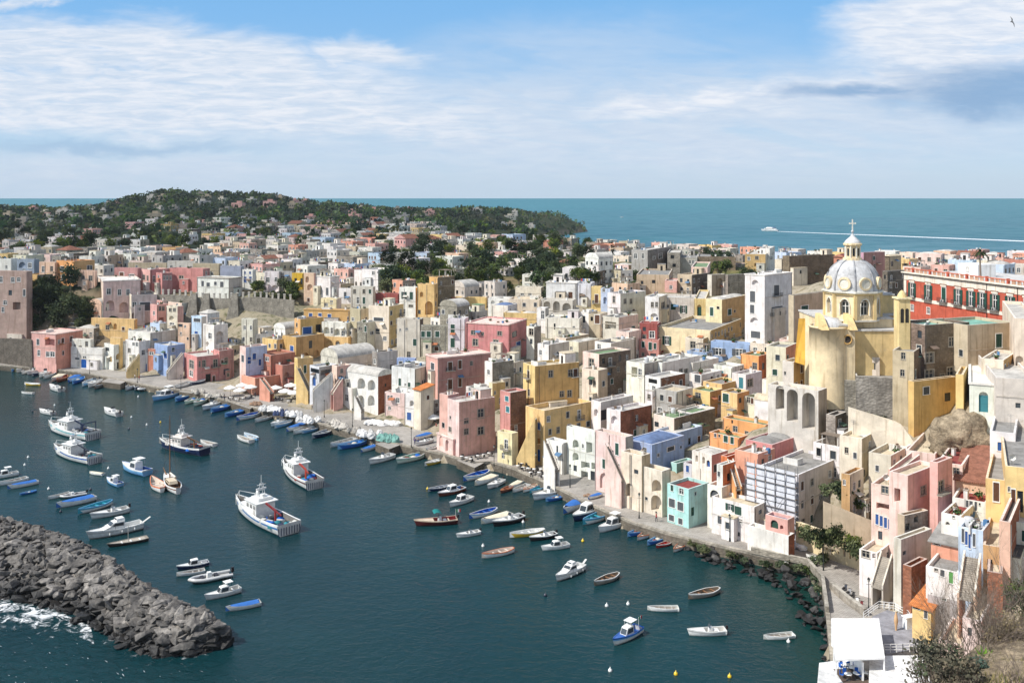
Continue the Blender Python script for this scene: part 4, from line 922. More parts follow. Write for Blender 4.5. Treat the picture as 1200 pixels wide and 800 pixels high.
H('cream brown house with a dark arched porch beside the brick stair',728,752,762,534,600,46,'C','TN','c',[(733,566,743,582,'A'),(743,550,748,555,'h')], None, D=176, clutter=.2)
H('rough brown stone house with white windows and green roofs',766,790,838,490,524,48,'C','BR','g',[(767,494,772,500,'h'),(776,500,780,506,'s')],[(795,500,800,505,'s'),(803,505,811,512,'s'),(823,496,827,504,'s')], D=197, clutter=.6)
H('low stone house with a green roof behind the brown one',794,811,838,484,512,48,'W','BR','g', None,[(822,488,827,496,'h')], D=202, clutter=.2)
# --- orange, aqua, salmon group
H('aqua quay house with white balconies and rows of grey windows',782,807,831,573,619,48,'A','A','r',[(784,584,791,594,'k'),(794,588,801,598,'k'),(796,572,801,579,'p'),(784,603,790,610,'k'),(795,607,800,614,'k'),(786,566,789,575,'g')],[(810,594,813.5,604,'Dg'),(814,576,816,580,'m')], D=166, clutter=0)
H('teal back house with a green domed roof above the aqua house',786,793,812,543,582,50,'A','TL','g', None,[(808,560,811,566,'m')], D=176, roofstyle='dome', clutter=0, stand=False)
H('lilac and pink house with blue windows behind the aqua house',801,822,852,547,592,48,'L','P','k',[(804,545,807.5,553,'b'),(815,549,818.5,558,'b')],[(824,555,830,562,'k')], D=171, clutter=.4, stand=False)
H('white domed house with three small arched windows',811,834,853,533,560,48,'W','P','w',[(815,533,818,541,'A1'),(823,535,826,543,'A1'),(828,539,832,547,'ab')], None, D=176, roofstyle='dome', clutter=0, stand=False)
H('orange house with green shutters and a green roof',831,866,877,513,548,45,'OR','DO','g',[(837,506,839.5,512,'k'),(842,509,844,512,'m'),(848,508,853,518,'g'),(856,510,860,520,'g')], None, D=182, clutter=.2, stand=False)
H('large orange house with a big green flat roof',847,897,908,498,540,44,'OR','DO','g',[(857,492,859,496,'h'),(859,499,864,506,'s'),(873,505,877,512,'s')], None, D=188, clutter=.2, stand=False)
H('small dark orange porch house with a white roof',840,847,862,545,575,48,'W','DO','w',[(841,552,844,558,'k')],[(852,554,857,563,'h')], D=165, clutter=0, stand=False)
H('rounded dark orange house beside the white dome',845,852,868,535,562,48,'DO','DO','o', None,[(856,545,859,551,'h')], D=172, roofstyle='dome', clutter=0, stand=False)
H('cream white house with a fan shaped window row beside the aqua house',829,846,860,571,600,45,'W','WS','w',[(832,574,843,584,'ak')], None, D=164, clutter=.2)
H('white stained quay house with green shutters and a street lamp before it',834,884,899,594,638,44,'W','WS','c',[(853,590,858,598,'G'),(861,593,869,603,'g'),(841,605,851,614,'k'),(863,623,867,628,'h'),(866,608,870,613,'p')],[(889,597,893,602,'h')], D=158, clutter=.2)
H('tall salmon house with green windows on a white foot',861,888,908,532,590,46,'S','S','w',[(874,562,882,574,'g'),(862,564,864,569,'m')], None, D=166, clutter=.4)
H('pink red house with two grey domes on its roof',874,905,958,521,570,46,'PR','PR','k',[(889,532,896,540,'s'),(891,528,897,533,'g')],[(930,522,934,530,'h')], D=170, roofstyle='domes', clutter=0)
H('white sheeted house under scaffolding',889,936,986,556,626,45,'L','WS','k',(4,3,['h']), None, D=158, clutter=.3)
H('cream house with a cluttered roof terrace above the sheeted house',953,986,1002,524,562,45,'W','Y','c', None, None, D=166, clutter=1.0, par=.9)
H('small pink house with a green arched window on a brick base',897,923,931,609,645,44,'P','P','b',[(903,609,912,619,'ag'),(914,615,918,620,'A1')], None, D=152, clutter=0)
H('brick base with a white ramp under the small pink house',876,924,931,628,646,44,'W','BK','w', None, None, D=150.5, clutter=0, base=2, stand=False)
# --- upper right centre
H('long white house with tall grey windows above the arcade',640,676,680,331,356,14,'W', None,'k',[(650,342,653,351,'k'),(654,342,658,351,'n'),(666,342,671,350,'n')], D=322, trim='W')
H('pale lilac white block right of the long white house',676,693,697,332,358,14,'L', None,'k',[(679,344,683,349,'s')], D=321, clutter=.5)
H('narrow yellow house with a brown balcony door',693,704,706,336,364,14,'Y', None,'w',[(697,345,701,355,'n+'),(694,352,696,356,'p')], D=315, clutter=.2)
H('white blue house with an arched window beside the yellow one',704,715,719,338,366,20,'LB','W','w',[(707,348,711,356,'A1'),(706,338,709,342,'p')], D=312, clutter=.5)
H('tall white house with pale shutters and a red flower terrace',712,727,757,344,380,45,'W','WS','k',[(718,347,721,355,'s'),(718,361,721,368,'t')],[(731,350,734,356,'s'),(738,350,741,356,'s'),(741,362,744,366,'n')], D=300)
H('white arcade house with three round arches',634,671,675,352,378,14,'WS', None,'w',[(637,353,645,362,'A'),(648,353,656,366,'A'),(659,355,669,364,'A')], D=308, clutter=.4)
H('long white walled house with a washing line below the arcade',639,679,684,373,398,14,'W', None,'w',[(671,382,674,385,'p'),(658,383,661,388,'p'),(649,379,651,386,'h')], D=293, clutter=.6)
H('white house with a grey window left of the arcade',629,639,643,361,390,22,'W','G','w',[(634,364,638,374,'p')], D=300, clutter=.4)
H('white house with a red flower terrace and blue washing',679,690,700,366,392,28,'W','GS','w',[(681,370,686,378,'h')],(1,2, p2), D=298)
H('pale stone house with an ochre door below the narrow yellow house',690,703,712,368,396,28,'TN','C','c',[(697,369,703,379,'n'),(692,371,695,376,'h')], D=296, clutter=.3)
H('white round tower like house at the top of the white cluster',659,676,680,314,328,14,'W', None,'w', None, D=338, clutter=0, roofstyle='dome')
H('white house with a toothed parapet and a brown side',681,700,709,318,334,25,'W','BR','w',(2,1, p2), D=334)
H('white open roof house left of the round white one',645,661,664,322,336,12,'W', None,'w',[(647,325,652,330,'h')], D=336, clutter=.3)
H('small white garden house with a dark porch',612,632,636,322,338,15,'W', None,'w',[(615,325,620,330,'L'),(622,325,624,329,'p')], D=345, clutter=.2)
H('low cream house with a yellow edge below the garden house',604,634,637,337,352,12,'C', None,'k',[(610,343,614,346,'p'),(619,343,623,346,'p')], D=333, clutter=.2)
H('wide beige wall house below the low cream house',596,632,636,351,372,10,'C', None,'c', None, D=322, clutter=.5)
H('cream house with a grey green flat roof in the middle of the slope',650,663,690,396,424,42,'C','TN','g',[(652,397,655,405,'p')],(2,1, p2), D=272, clutter=.4)
H('cream house with pale vaults behind the mustard house',665,678,702,401,428,42,'C','C','w',[(668,406,671,410,'p')],(2,1, p2), D=266, roofstyle='domes')
H('white crumbling house with a flat roof left of the cream vaults',630,643,667,404,436,42,'W','WS','w',[(632,410,635,416,'p')],[(652,412,655,418,'k')], D=258)
H('narrow white house with dark windows beside the large pink house',617,626,634,383,420,38,'W','GS','k',[(620,385,625,393,'s'),(621,397,624,403,'h')], D=272, clutter=.3)
H('white house with a dark pergola roof in the middle of the slope',697,716,744,402,424,42,'W','C','d',[(700,403,704,409,'p')],(2,1, p2), D=258, clutter=.4)
H('cream house with a grey terrace right of the dark pergola roof',716,728,745,398,430,42,'C','TN','k', None,(2,1, p2), D=263, clutter=.5)
H('pale house with a brown wooden loggia and a pink end',706,725,748,372,398,40,'WS','PP','k',[(709,377,722,386,'L')],[(740,382,744,388,'g')], D=286, clutter=.4)
H('pink white house with brown windows left of the dark red house',722,737,752,389,424,38,'PP','PP','w',[(733,396,738,403,'n'),(726,407,731,414,'p')],[(741,398,745,406,'n')], D=268, clutter=.5)
H('dark red house with balconies above a rose pink floor',749,771,774,379,402,18,'DR', None,'w',[(753,383,757,388,'h'),(761,388,767,396,'p'),(753,392,757,397,'s')], D=272, clutter=.2)
H('rose pink house with three green windows under the dark red one',749,772,775,398,428,18,'PR', None,'w',[(752,400,755.5,407,'g'),(760,401,764,410,'g'),(766,402,769,409,'g'),(752,413,755,417,'s'),(762,414,769,421,'h')], D=270, clutter=0)
H('grey white house with green shutters above the pale yellow house',777,814,816,349,376,14,'WS', None,'w',[(786,356,792,363,'g'),(799,358,803,367,'G'),(781,357,784,363,'s')], D=302)
H('cream terraced house with twin windows left of the grey white house',756,772,782,348,380,25,'W','C','w',[(763,354,766,360,'s'),(768,354,771,360,'s'),(762,367,771,374,'A1')],[(775,354,779,362,'s')], D=296, clutter=.5)
H('yellow house with a dark arched balcony door',814,827,829,350,376,14,'Y', None,'w',[(817,357,822,372,'ag')], D=300, clutter=.2)
H('cream and ochre house with a white domed roof and green windows',827,846,875,351,390,38,'PY','O','w',[(832,360,836,370,'g'),(840,359,843,362,'m')],[(853,362,857,369,'g'),(860,363,862,366,'m')], D=288, roofstyle='domes', clutter=0)
H('large pale yellow house with three arches along its foot',771,833,869,387,424,30,'PY','O','k',[(773,410,785,421,'A1'),(789,412,801,422,'A1'),(779,394,784,404,'G'),(815,396,818,404,'g')], None, D=266, clutter=.5, par=.9)  # ochre right face: its shade painted into the pale yellow wall
H('cream annex with one white window on the large pale yellow house',803,824,834,397,413,30,'C','O','w',[(809,400,815,408,'s')], None, D=263, clutter=0, base=1, stand=False)
H('light blue house with two open shuttered windows',833,879,883,403,430,30,'B','B','w',[(838,408,846,416,'K'),(862,409,870,417,'K')], None, D=258, clutter=.3)
H('small blue house with an arch left of the light blue house',805,828,836,413,430,34,'B','B','w',[(806,415,818,426,'A1')],[(829,414,834,420,'p')], D=256, clutter=.2)
H('plain beige wall house right of the light blue house',879,903,908,403,428,30,'C', None,'c', None, D=254, clutter=.3)
H('tall white house of five floors with arched windows',873,896,928,322,402,46,'W','L','w',[(881,328,889,334,'A1'),(879,341,885,354,'k'),(879,357,884,367,'k'),(879,372,889,378,'A1'),(880,388,891,396,'k')],[(907,334,913,347,'k+'),(904,359,917,369,'k+'),(908,386,920,396,'h')], D=258, trim='W', clutter=.8)
H('tan house with a green window beside the tall white house',924,930,970,346,400,50,'TN','TN','k', None,[(939,358,947,368,'g')], D=245, clutter=.8)
H('orange house with a white window between white roofs',868,889,905,417,446,44,'OR','DO','g',[(882,425,887,433,'s')],[(893,425,896,433,'h')], D=228, clutter=.2)
H('white house with a green glazed door under the orange house',858,874,893,439,468,46,'W','L','w',[(866,442,871,455,'t')],[(876,444,882,453,'s')], D=219, clutter=.3)
H('white flat house with a green shuttered window left of the orange house',836,858,872,430,456,46,'W','W','w',[(843,434,848,443,'t')], None, D=226, clutter=.4)
H('white house with a square window in front of the flat white roofs',808,822,846,439,466,46,'W','L','w',[(814,439,821,448,'k')], None, D=221, clutter=.3)
H('white roofed house behind the square window house',792,812,842,425,450,46,'W','W','w',[(804,433,806,437,'s')],[(815,434,819,439,'h')], D=232, clutter=.5)
H('low white house under the rose pink house',750,770,806,424,446,44,'W','W','w',(2,1, p2),(2,1, p2), D=236, clutter=.6)
H('yellow house with a green roof and two annexes',810,832,847,459,492,46,'Y','O','g',[(815,460,821,466,'s'),(812,470,819,476,'p')], None, D=212, clutter=.3)
H('yellow house with a grey flat roof and a dark green window',824,846,868,450,484,46,'Y','M','k', None, None, D=217, clutter=.3)
H('yellow corner house with a dark green window and a bright side',845,864,878,461,496,46,'Y','OR','k',[(847,461,854,471,'g')],[(866,466,869,472,'h')], D=208, clutter=.2)
H('cream cottage with white posts right of the yellow corner house',872,884,899,466,490,46,'C','WS','g',[(875,465,879,472,'s'),(880,466,883,473,'n')], None, D=208, clutter=.3)
H('white barrel roofed cottage before the viaduct arches',884,912,921,472,505,42,'W','GS','c',[(903,479,909,488,'t'),(903,469,906,473,'m')], None, D=198, roofstyle='vaultb', clutter=0)
H('white roof house with a parapet above the large orange house',893,906,930,446,478,46,'W','W','w',(1,1, p2),(2,1, p2), D=208, clutter=.5, stand=False)
# --- skyline row on the right
H('weathered grey house with white roof tops on the right skyline',740,759,787,293,330,26,'G','GS','w',[(743,297,747,303,'p'),(752,297,755,303,'p')],[(772,297,776,303,'p'),(765,300,768,304,'p')], D=408)
H('small white roofed grey house next to the weathered grey house',782,797,801,296,328,12,'GS', None,'w',[(786,299,790,303,'h'),(788,309,792,313,'h')], D=410, clutter=.3)
H('long grey house with twin windows on the right skyline',796,817,822,302,332,12,'G', None,'k',[(807,305,810,309,'p'),(811,305,814,309,'p')], D=412, clutter=.3)
H('long low brown stone house under the round topped tree',818,862,866,301,334,12,'BR', None,'k',(3,1,['p']), D=414, clutter=.8)
H('ochre house with a white terrace on the right skyline',873,897,906,298,322,20,'O','C','w',[(876,301,879,305,'p'),(885,300,889,304,'s'),(884,308,887,312,'A1')], D=372, clutter=.9)
H('white stair house on top of the ochre skyline house',890,902,908,291,304,22,'W', None,'w',[(892,293,894,297,'p')], D=380, clutter=.4, stand=False)
H('brown stone bastion house with pale stained walls',794,811,832,322,345,40,'TN','DK','c', None, None, D=335, clutter=.2)
H('second brown bastion with a broken arch',829,834,850,322,346,55,'WS','TN','c', None,[(840,326,847,338,'A1')], D=334, clutter=.2)
H('pink white roof room on top of the brown bastions',810,829,833,313,322,14,'PP', None,'g',[(812,315,814,320,'p')], D=345, clutter=.2, base=1, stand=False)
H('grey stone ruin right of the brown bastions',850,853,886,322,350,60,'GS','GS','w', None,[(852,330,855,336,'h')], D=328, clutter=.4)
H('pink house with a slanted pink roof left of the brown bastions',779,793,796,329,342,15,'P', None,'w',(1,1, p2), D=336, clutter=.2)
H('long brown walled house with one window on the slope top',746,784,790,322,348,12,'TN', None,'k',[(764,328,768,332,'h'),(751,329,754,333,'h')], D=345, clutter=.6)
H('plain dark brown block behind the dome',917,925,977,300,334,62,'BR','BR','c', None,[(943,312,946,316,'h')], D=315, clutter=1.0)
H('cream chimney house left of the dark brown block',908,916,924,304,334,35,'C','C','w', None, None, D=318, clutter=.8)
H('mauve pink house behind the lantern of the dome',1006,1012,1037,296,340,60,'VI','DP','c', None, None, D=290, clutter=.8)
H('brown red house with a red roof left of the mauve house',977,990,1004,301,330,35,'T','BR','r', None, None, D=300, roofstyle='gable')
H('dark grey stone house between the dome and the red palace',1034,1040,1062,318,352,55,'DK','DK','k',[(1036,322,1038,327,'h')], None, D=280, clutter=.8)
H('brown house with a pointed roof right of the mauve house',1036,1042,1056,300,330,50,'BR','TN','c', None,[(1044,306,1047,312,'h')], D=300, roofstyle='hip')
# --- right hand side, below and around the church
H('long cream church house with three small windows',972,1031,1041,419,452,22,'C','Y','w',[(993,421,998,429,'h'),(1020,425,1026,433,'h'),(988,439,990.5,443,'h')], None, D=178, clutter=0)
H('dark stone retaining wall under the long cream church house',971,1004,1006,446,492,20,'GS', None,'k', None, None, D=176.5, clutter=0, name='retaining_wall', cat='wall')
H('grey stone retaining wall with a shrub along its top, right of the dark one',1003,1052,1056,443,492,18,'GS', None,'k', None, None, D=173, clutter=0, name='retaining_wall', cat='wall')
H('tall narrow viaduct with two high arches below the apse',900,959,969,458,528,42,'WS','TN','c',[(909,452,919,480,'A2'),(922,456,935,494,'A2'),(940,460,955,503,'A2')], None, D=172, clutter=0, name='viaduct', cat='viaduct')
H('white block house on top of the tall dark brown house',1056,1084,1090,380,414,32,'W','W','g',[(1062,389,1070,396,'s'),(1076,392,1082,404,'s')], None, D=171, clutter=.3, stand=False)
H('tall dark brown house with white framed windows',1052,1084,1136,381,475,66,'BR','BR','e', None,[(1084.5,413,1094,425,'s'),(1083.5,433,1094,446,'s'),(1112,395,1119,406,'s'),(1110,430,1117,443,'s'),(1102,438,1107,446,'s')], D=168, clutter=.2)
H('wide tan block with one dark green window and a green roof',1088,1134,1190,381,445,68,'TN','TN','e', None,[(1167,391,1174,407,'g')], D=168, clutter=.3)
H('stone house with white framed windows left of the tall dark brown house',1046,1071,1085,412,482,34,'TN','BR','k',[(1056,413,1061,421,'s'),(1055,433,1060,441,'s')], None, D=165, clutter=0)
H('mustard yellow house below the tall dark brown house',1068,1071,1121,447,492,64,'M','M','k', None,[(1082,453,1089,462,'k'),(1107,460,1114,470,'h')], D=163, clutter=0)
H('bright yellow pier of wall beside the cliff rocks',1120,1129,1134,439,474,30,'Y','Y','c', None, None, D=160, clutter=0, name='wall_pier', cat='wall', stand=False)
H('cream house with a yellow apse right of the rocks',1150,1176,1192,422,460,38,'C','O','w',[(1162,432,1172,446,'s')], None, D=158, clutter=.4)
H('white chapel like house with a tall blue arched window',1136,1168,1176,450,490,26,'W', None,'w',[(1147,459,1158,483,'at')], None, D=150, trim='W', clutter=0)
H('ruined whitewashed wall house at the right edge',1167,1215,1225,445,512,20,'WS', None,'w',[(1190,472,1196,478,'h')], None, D=146, clutter=.4)
H('tall cream house cut by the right edge beside the red palace',1189,1216,1226,374,450,24,'C', None,'w',[(1190,417,1199,440,'A1')], None, D=160, clutter=0)
H('white house with a bright blue window and a dark awning',1160,1190,1225,508,552,30,'W', None,'k',[(1169,518,1178,528,'b')], None, D=138, clutter=.5)
H('pink house with blue windows facing the small square',1021,1053,1070,572,652,40,'PP','P','c',[(1033,566,1041,578,'s'),(1026,602,1029.5,614,'b'),(1031,604,1034.5,616,'b'),(1036,606,1039.5,618,'b'),(1041,608,1044.5,620,'b'),(1029,622,1034,632,'h'),(1027,590,1046,597,'L')], None, D=139, clutter=.2)
H('pink upper house with a grey shuttered window and a balcony',1042,1064,1099,557,626,50,'PP','P','c',[(1048,572,1055,588,'L')],[(1079,569,1085,580,'s')], D=137, clutter=0, stand=False)
H('narrow pink tower with a hanging balcony',1091,1099,1116,542,614,50,'P','P','c', None,[(1100,563,1106,577,'s+')], D=136, clutter=0, stand=False)
H('rough plaster house with a pointed window under the pink tower',1058,1060,1088,604,652,62,'TN','GS','c', None,[(1071,603,1076,612,'A1'),(1061,613,1066,621,'h')], D=135, clutter=0)
H('pink stepped terrace walls behind the pink tower',1062,1096,1122,532,556,34,'PP','P','c', None, None, D=150, clutter=0, par=1.0, stand=False)
H('pale pink terrace house with brown awnings above the pink tower',1098,1128,1160,545,590,34,'PP','PP','r',[(1117,548,1124,556,'s')], None, D=140, clutter=.6, stand=False)
H('white ruin with a stone stair beside the square',1007,1028,1052,648,692,42,'W','W','c',[(1010,640,1019,653,'s'),(1022,648,1026,654,'A1')], None, D=136, clutter=0)
H('whitewashed rubble wall house above the stone stair',1048,1056,1092,632,690,55,'WS','WS','c', None,[(1058,645,1062,650,'h')], D=131, clutter=0)
H('small raw red brick shed below the whitewashed rubble wall',1062,1068,1087,664,690,50,'BK','BK','c', None, None, D=128, clutter=0)
H('salmon house with a grey sloping roof and a brown window',1091,1124,1136,640,690,40,'S','S','k',[(1094,626,1102,638,'n')], None, D=126, roofstyle='shed', clutter=0)
H('white house with a light green shutter and a grey flat roof',1085,1123,1142,671,735,38,'W','WS','k',[(1102,658,1107,675,'k'),(1112,666,1117,683,'l'),(1095,662,1099,669,'s')], None, D=121, clutter=.2)
H('grey ground floor with dark shutters under the light green shutter',1087,1122,1130,704,742,38,'G','G','k',[(1092,688,1096,696,'k'),(1104,690,1109,703,'g')], None, D=120.3, clutter=0)
H('small yellow house with a sloping orange roof and green shutters',1069,1091,1119,714,758,46,'Y','M','o',[(1070,697,1078,713,'g'),(1083,715,1087,724,'k')], None, D=121, roofstyle='shed', clutter=0)  # right face shade put into the colour, mustard instead of yellow
H('pale blue house with tall shuttered windows on the right slope',1123,1152,1160,622,706,38,'LB','W','k',[(1127,619,1130,635,'k'),(1131,622,1134,638,'b'),(1135,624,1137.5,642,'b'),(1140,625,1143,640,'k')], None, D=118, clutter=1.0)
H('white house with a dark roof terrace left of the pale blue house',1103,1126,1142,605,650,40,'W','W','r',[(1116,599,1119,607,'p'),(1108,611,1113,615,'A1')], None, D=128, clutter=.4)
H('white house with a row of dark windows under brown tiled roofs',1116,1156,1164,589,640,34,'W','LB','r',[(1132,582,1135,594,'k'),(1136,584,1140,597,'k'),(1142,586,1145,598,'k'),(1147,589,1149,592,'m')], None, D=132, clutter=.2)
H('brown tiled roof house between the pink terraces and the yellow house',1120,1157,1166,566,600,32,'PE', None,'t', None, None, D=137, roofstyle='shed', clutter=0)
H('yellow house with a red brown balcony door',1155,1179,1186,563,640,30,'Y','Y','k',[(1164,565,1171,587,'n')], None, D=126, clutter=.3)
H('tall yellow house with a brown door at the right edge',1178,1218,1226,550,640,26,'Y','Y','k',[(1185,573,1190,594,'n'),(1181,570,1184,576,'p'),(1192,575,1199,600,'h')], None, D=122, clutter=.3)
H('peach house with small grey roof and dishes at the right edge',1172,1184,1200,612,700,34,'PE','BK','d', None,[(1186,650,1192,655,'h')], D=114, clutter=.8)
H('white dish roofed house at the lower right edge',1184,1222,1230,616,660,28,'W', None,'w', None, None, D=118, clutter=1.2)
H('ochre inner court wall with turquoise awnings',1152,1172,1178,641,720,30,'O','PE','c',[(1157,655,1163,662,'h'),(1158,668,1164,676,'h')], None, D=116, clutter=0)
H('terracotta wall house with a round white plate',1157,1175,1182,672,728,28,'BK','PE','c', None, None, D=112, clutter=0)
H('pale pink lower house hidden behind bare twigs',1128,1150,1170,728,782,36,'PP','P','c',[(1134,735,1139,745,'h')], None, D=108, clutter=0)
H('low rose wall house behind bare twigs at the foot of the slope',1100,1128,1142,756,800,36,'PP','PE','c', None, None, D=110, clutter=0)
# beige stepped retaining walls under the church
def slab(label, pts, D0, D1, col, depth=1.2, name='retaining_wall', mat='plaster'):
    """upright wall through picture points, its left end at D0 and its right end at D1"""
    n = len(pts); lo = min(p[0] for p in pts); hi = max(p[0] for p in pts)
    V = [pd(x, y, D0+(D1-D0)*(x-lo)/max(1e-6, hi-lo)) for x, y in pts]; c = sum(V, Vector())/n; c.z = min(v.z for v in V)
    nb = Vector((0, depth,0)); mb = MB(); col = PAL[col] if isinstance(col, str) else col
    F_ = [v-c for v in V]; B_ = [v-c+nb for v in V]
    mb.add(F_, col); mb.add(B_[::-1], col)
    for i in range(n): mb.add([F_[i], F_[(i+1) % n], B_[(i+1) % n], B_[i]], col)
    o = mb.build(name, mat, None, c); tag(o, label,'wall'); return o
slab('long beige retaining wall with a sloping top under the grey stone walls',[(1000,480),(1056,497),(1084,535),(1070,560),(1000,560)],166,160,'C',2.5)
H('beige stepped house under the long retaining wall',984,1010,1042,514,566,40,'C','TN','c',[(990,524,994,531,'s'),(1000,530,1004,537,'k')], None, D=161, clutter=.8)
H('low cream terrace house with pots left of the pink stair',1018,1044,1074,534,588,42,'C','C','c',[(1026,545,1030,552,'k')], None, D=155, clutter=1.0, par=.9)
H('small grey stone block house under the dark retaining wall',968,979,992,487,520,44,'GS','DK','k', None, None, D=170, clutter=.3)
H('narrow ochre house with plants beside the sheeted house',986,996,1012,556,606,44,'O','C','c',[(988,562,991,568,'p')], None, D=153, clutter=.8)
slab('brown back wall of the walled garden',[(966,588),(1026,612),(1026,660),(966,640)],151,148,'TN', .6)
def scaffold():
    root = empty('scaffolding', pd(936,626,157),'scaffolding with white sheets on the left face of the sheeted house','scaffolding'); o = root.location; th = R(45); u = Vector((-math.cos(th), math.sin(th),0)); n = Vector((-math.sin(th),-math.cos(th),0)); A = Vector((936-600,0,0))
    Lw, Hh = 9.4,10.6; mb = MB()
    for i in range(6):
        for k in (.35,1.25): q = u*(Lw*i/5)+n*k; mb.tube([q+Vector((0,0,-.5)), q+Vector((0,0, Hh+.6))], .05,5, lin((120,122,126)))
    for z in (2,4,6,8,10): mb.beam(n*1.25+Vector((0,0, z)), u*Lw+n*1.25+Vector((0,0, z)), .07, col=lin((120,122,126)))
    mb.beam(u*2+n*1.3, u*6+n*1.3+Vector((0,0,6)), .06, col=lin((110,112,116))); mb.beam(u*6+n*1.3, u*2+n*1.3+Vector((0,0,6)), .06, col=lin((110,112,116))); mb.build('pole_frame','matte', root)
    for i in range(5):
        for k in range(5):
            mb = MB(); q = u*(Lw*(i+.04)/5)+n*.9+Vector((0,0, .9+k*1.95)); e = u*(Lw*.92/5); z = Vector((0,0,1.85)); mb.add([q, q+e, q+e+z+n*.12, q+z+n*.1], lin((214,216,222))); mb.build('sheet','cloth', root)
    for k in range(5): mb = MB(); mb.beam(n*.8+Vector((0,0,2.0*k+1.9)), u*Lw+n*.8+Vector((0,0,2.0*k+1.9)), .8, .06, lin((150,130,104))); mb.build('plank_deck','matte', root)
scaffold()

slab('dark stone ramp wall under the dusty pink block at the left edge',[(-12,396),(37,398),(38,431),(-12,428)],334,322,'DK',1.2, mat='rubble')
# ------------------------------------------------------------------ the domed church
def church():
    Dc = 184.0; cen = pd(999,380, Dc); cx, cy = cen.x, cen.y
    Z = lambda y, D=Dc: CAMZ-(y-HOR)*D/F
    S = Dc/F
    root = empty('church',(cx, cy, Z(470)),'pale yellow church with a grey ribbed dome, lantern and cross above a tall round apse','church')
    zb = Z(470); T = lambda z: z-zb
    yel, cre, gry, wht = lin((224,198,144)), lin((232,212,174)), lin((198,198,198)), lin((226,222,208))
    och = lin((206,166,104))
    r = 31.0*S
    oct_ = lambda rr, z, a0=R(22.5+8): [(rr*math.cos(a0+k*math.pi/4), rr*math.sin(a0+k*math.pi/4), z) for k in range(8)]
    # drum with an arched window in every face
    mb = MB(); z0, z1 = T(Z(372)), T(Z(341))
    P = oct_(r,0)
    wins = []
    for k in range(8):
        a, b = Vector(P[k]), Vector(P[(k+1) % 8]); d = (b-a); L = d.length; d.normalize(); n = Vector((d.y,-d.x,0))
        fc = Face((a.x, a.y),(d.x, d.y),(n.x, n.y), L, z0, z1, math.atan2(d.y, d.x))
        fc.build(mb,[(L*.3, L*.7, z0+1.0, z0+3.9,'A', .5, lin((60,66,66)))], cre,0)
        wins.append((fc, L))
        mb.beam(a+Vector((0,0, z0)), a+Vector((0,0, z1)), .55, .55, yel)
    for zz, e, h, c in ((z1-.35, .35, .35, yel),(z1, .6, .3, wht),(z0-.2, .4, .3, wht)):
        A_, B_ = oct_(r+e, zz), oct_(r+e, zz+h)
        mb.mesh(A_+B_,[(k,(k+1) % 8,8+(k+1) % 8,8+k) for k in range(8)]+[tuple(range(8,16)), tuple(range(7,-1,-1))], c,0, False)
    drum = mb.build('drum','plaster', root)
    for fc, L in wins:
        p = fc.P(L/2, z0+1.0, .38); link('window', WM['bare'], drum, p, fc.rot,(L*.36,1,2.6))
        w = MB(); pts = [(math.cos(math.pi*k/10), math.sin(math.pi*k/10)) for k in range(11)]
        w.tube([fc.P(L/2-L*.24, z0+.9,-.06)]+[fc.P(L/2-L*.24*x, z0+2.7+y*1.4,-.06) for x, y in pts]+[fc.P(L/2+L*.24, z0+.9,-.06)], .13,5, wht)
        w.build('window_surround','plaster', drum)
    # dome: ribbed
    h0, h1 = T(Z(341))+.3, T(Z(303)); H_ = h1-h0; rd = r*.97
    prof = [(rd,0),(rd, .1*H_)]+[(rd*math.cos(t*math.pi/2*.985)**.92, H_*(.1+.9*math.sin(t*math.pi/2))) for t in np.linspace(.06, .93,14)]
    mb = MB(); mb.lathe(prof,48,(0,0, h0), R(30.5), R(30.5)+2*math.pi, gry)
    mb.build('dome','roof', root)
    for k in range(8):
        a = R(30.5)+k*math.pi/4; mb = MB(); mb.tube([((q+.06)*math.cos(a),(q+.06)*math.sin(a), h0+z) for q, z in prof],[.19]*9+[.15]*(len(prof)-9),6, lin((166,167,170)), cap=True); mb.build('rib','roof', root)
        a += math.pi/8; mb = MB(); cz = h0+1.5
        ca, sa = math.cos(a), math.sin(a); rr = r*.97
        circ = lambda q, off: [((rr+off)*ca-q*math.sin(t)*sa,(rr+off)*sa+q*math.sin(t)*ca, cz+q*math.cos(t)) for t in [2*math.pi*i/18 for i in range(18)]]
        A_, B_, C_ = circ(1.25, .2), circ(1.25,-1.2), circ(.9, .2)
        D_ = circ(.9, .06)
        mb.mesh(A_+B_+C_+D_,[(i,(i+1) % 18,18+(i+1) % 18,18+i) for i in range(18)]+[(i,(i+1) % 18,36+(i+1) % 18,36+i) for i in range(18)]+[(36+i,36+(i+1) % 18,54+(i+1) % 18,54+i) for i in range(18)]+[tuple(range(54,72))],
                [cre]*36+[wht]*18+[wht],0, False)
        mb.build('oculus','plaster', root)
    # lantern, cupola, ball and cross
    l0, l1, l2, l3, l4 = T(Z(305)), T(Z(287)), T(Z(284)), T(Z(275)), T(Z(266.5)); rl = 8.2*S
    mb = MB(); mb.lathe([(rl*1.35,0),(rl*1.3, .5),(rl, .55),(rl*.96, l1-l0-.3),(rl*1.28, l1-l0),(rl*1.3, l1-l0+.3),(rl*1.0, l1-l0+.45)],16,(0,0, l0), col=cre, smooth=False)
    for k in range(8):
        a = k*math.pi/4+.2; mb.tube([(rl*1.02*math.cos(a), rl*1.02*math.sin(a), l0+.5),(rl*1.02*math.cos(a), rl*1.02*math.sin(a), l1-.2)], .16,6, wht)
    lan = mb.build('lantern','plaster', root)
    for k in range(8):
        a = k*math.pi/4+.2+math.pi/8; link('window', WM['hole'], lan,(rl*1.03*math.cos(a), rl*1.03*math.sin(a), l0+.9), a+R(90),(.42, .2,1.5))
    mb = MB(); hh = l3-l1
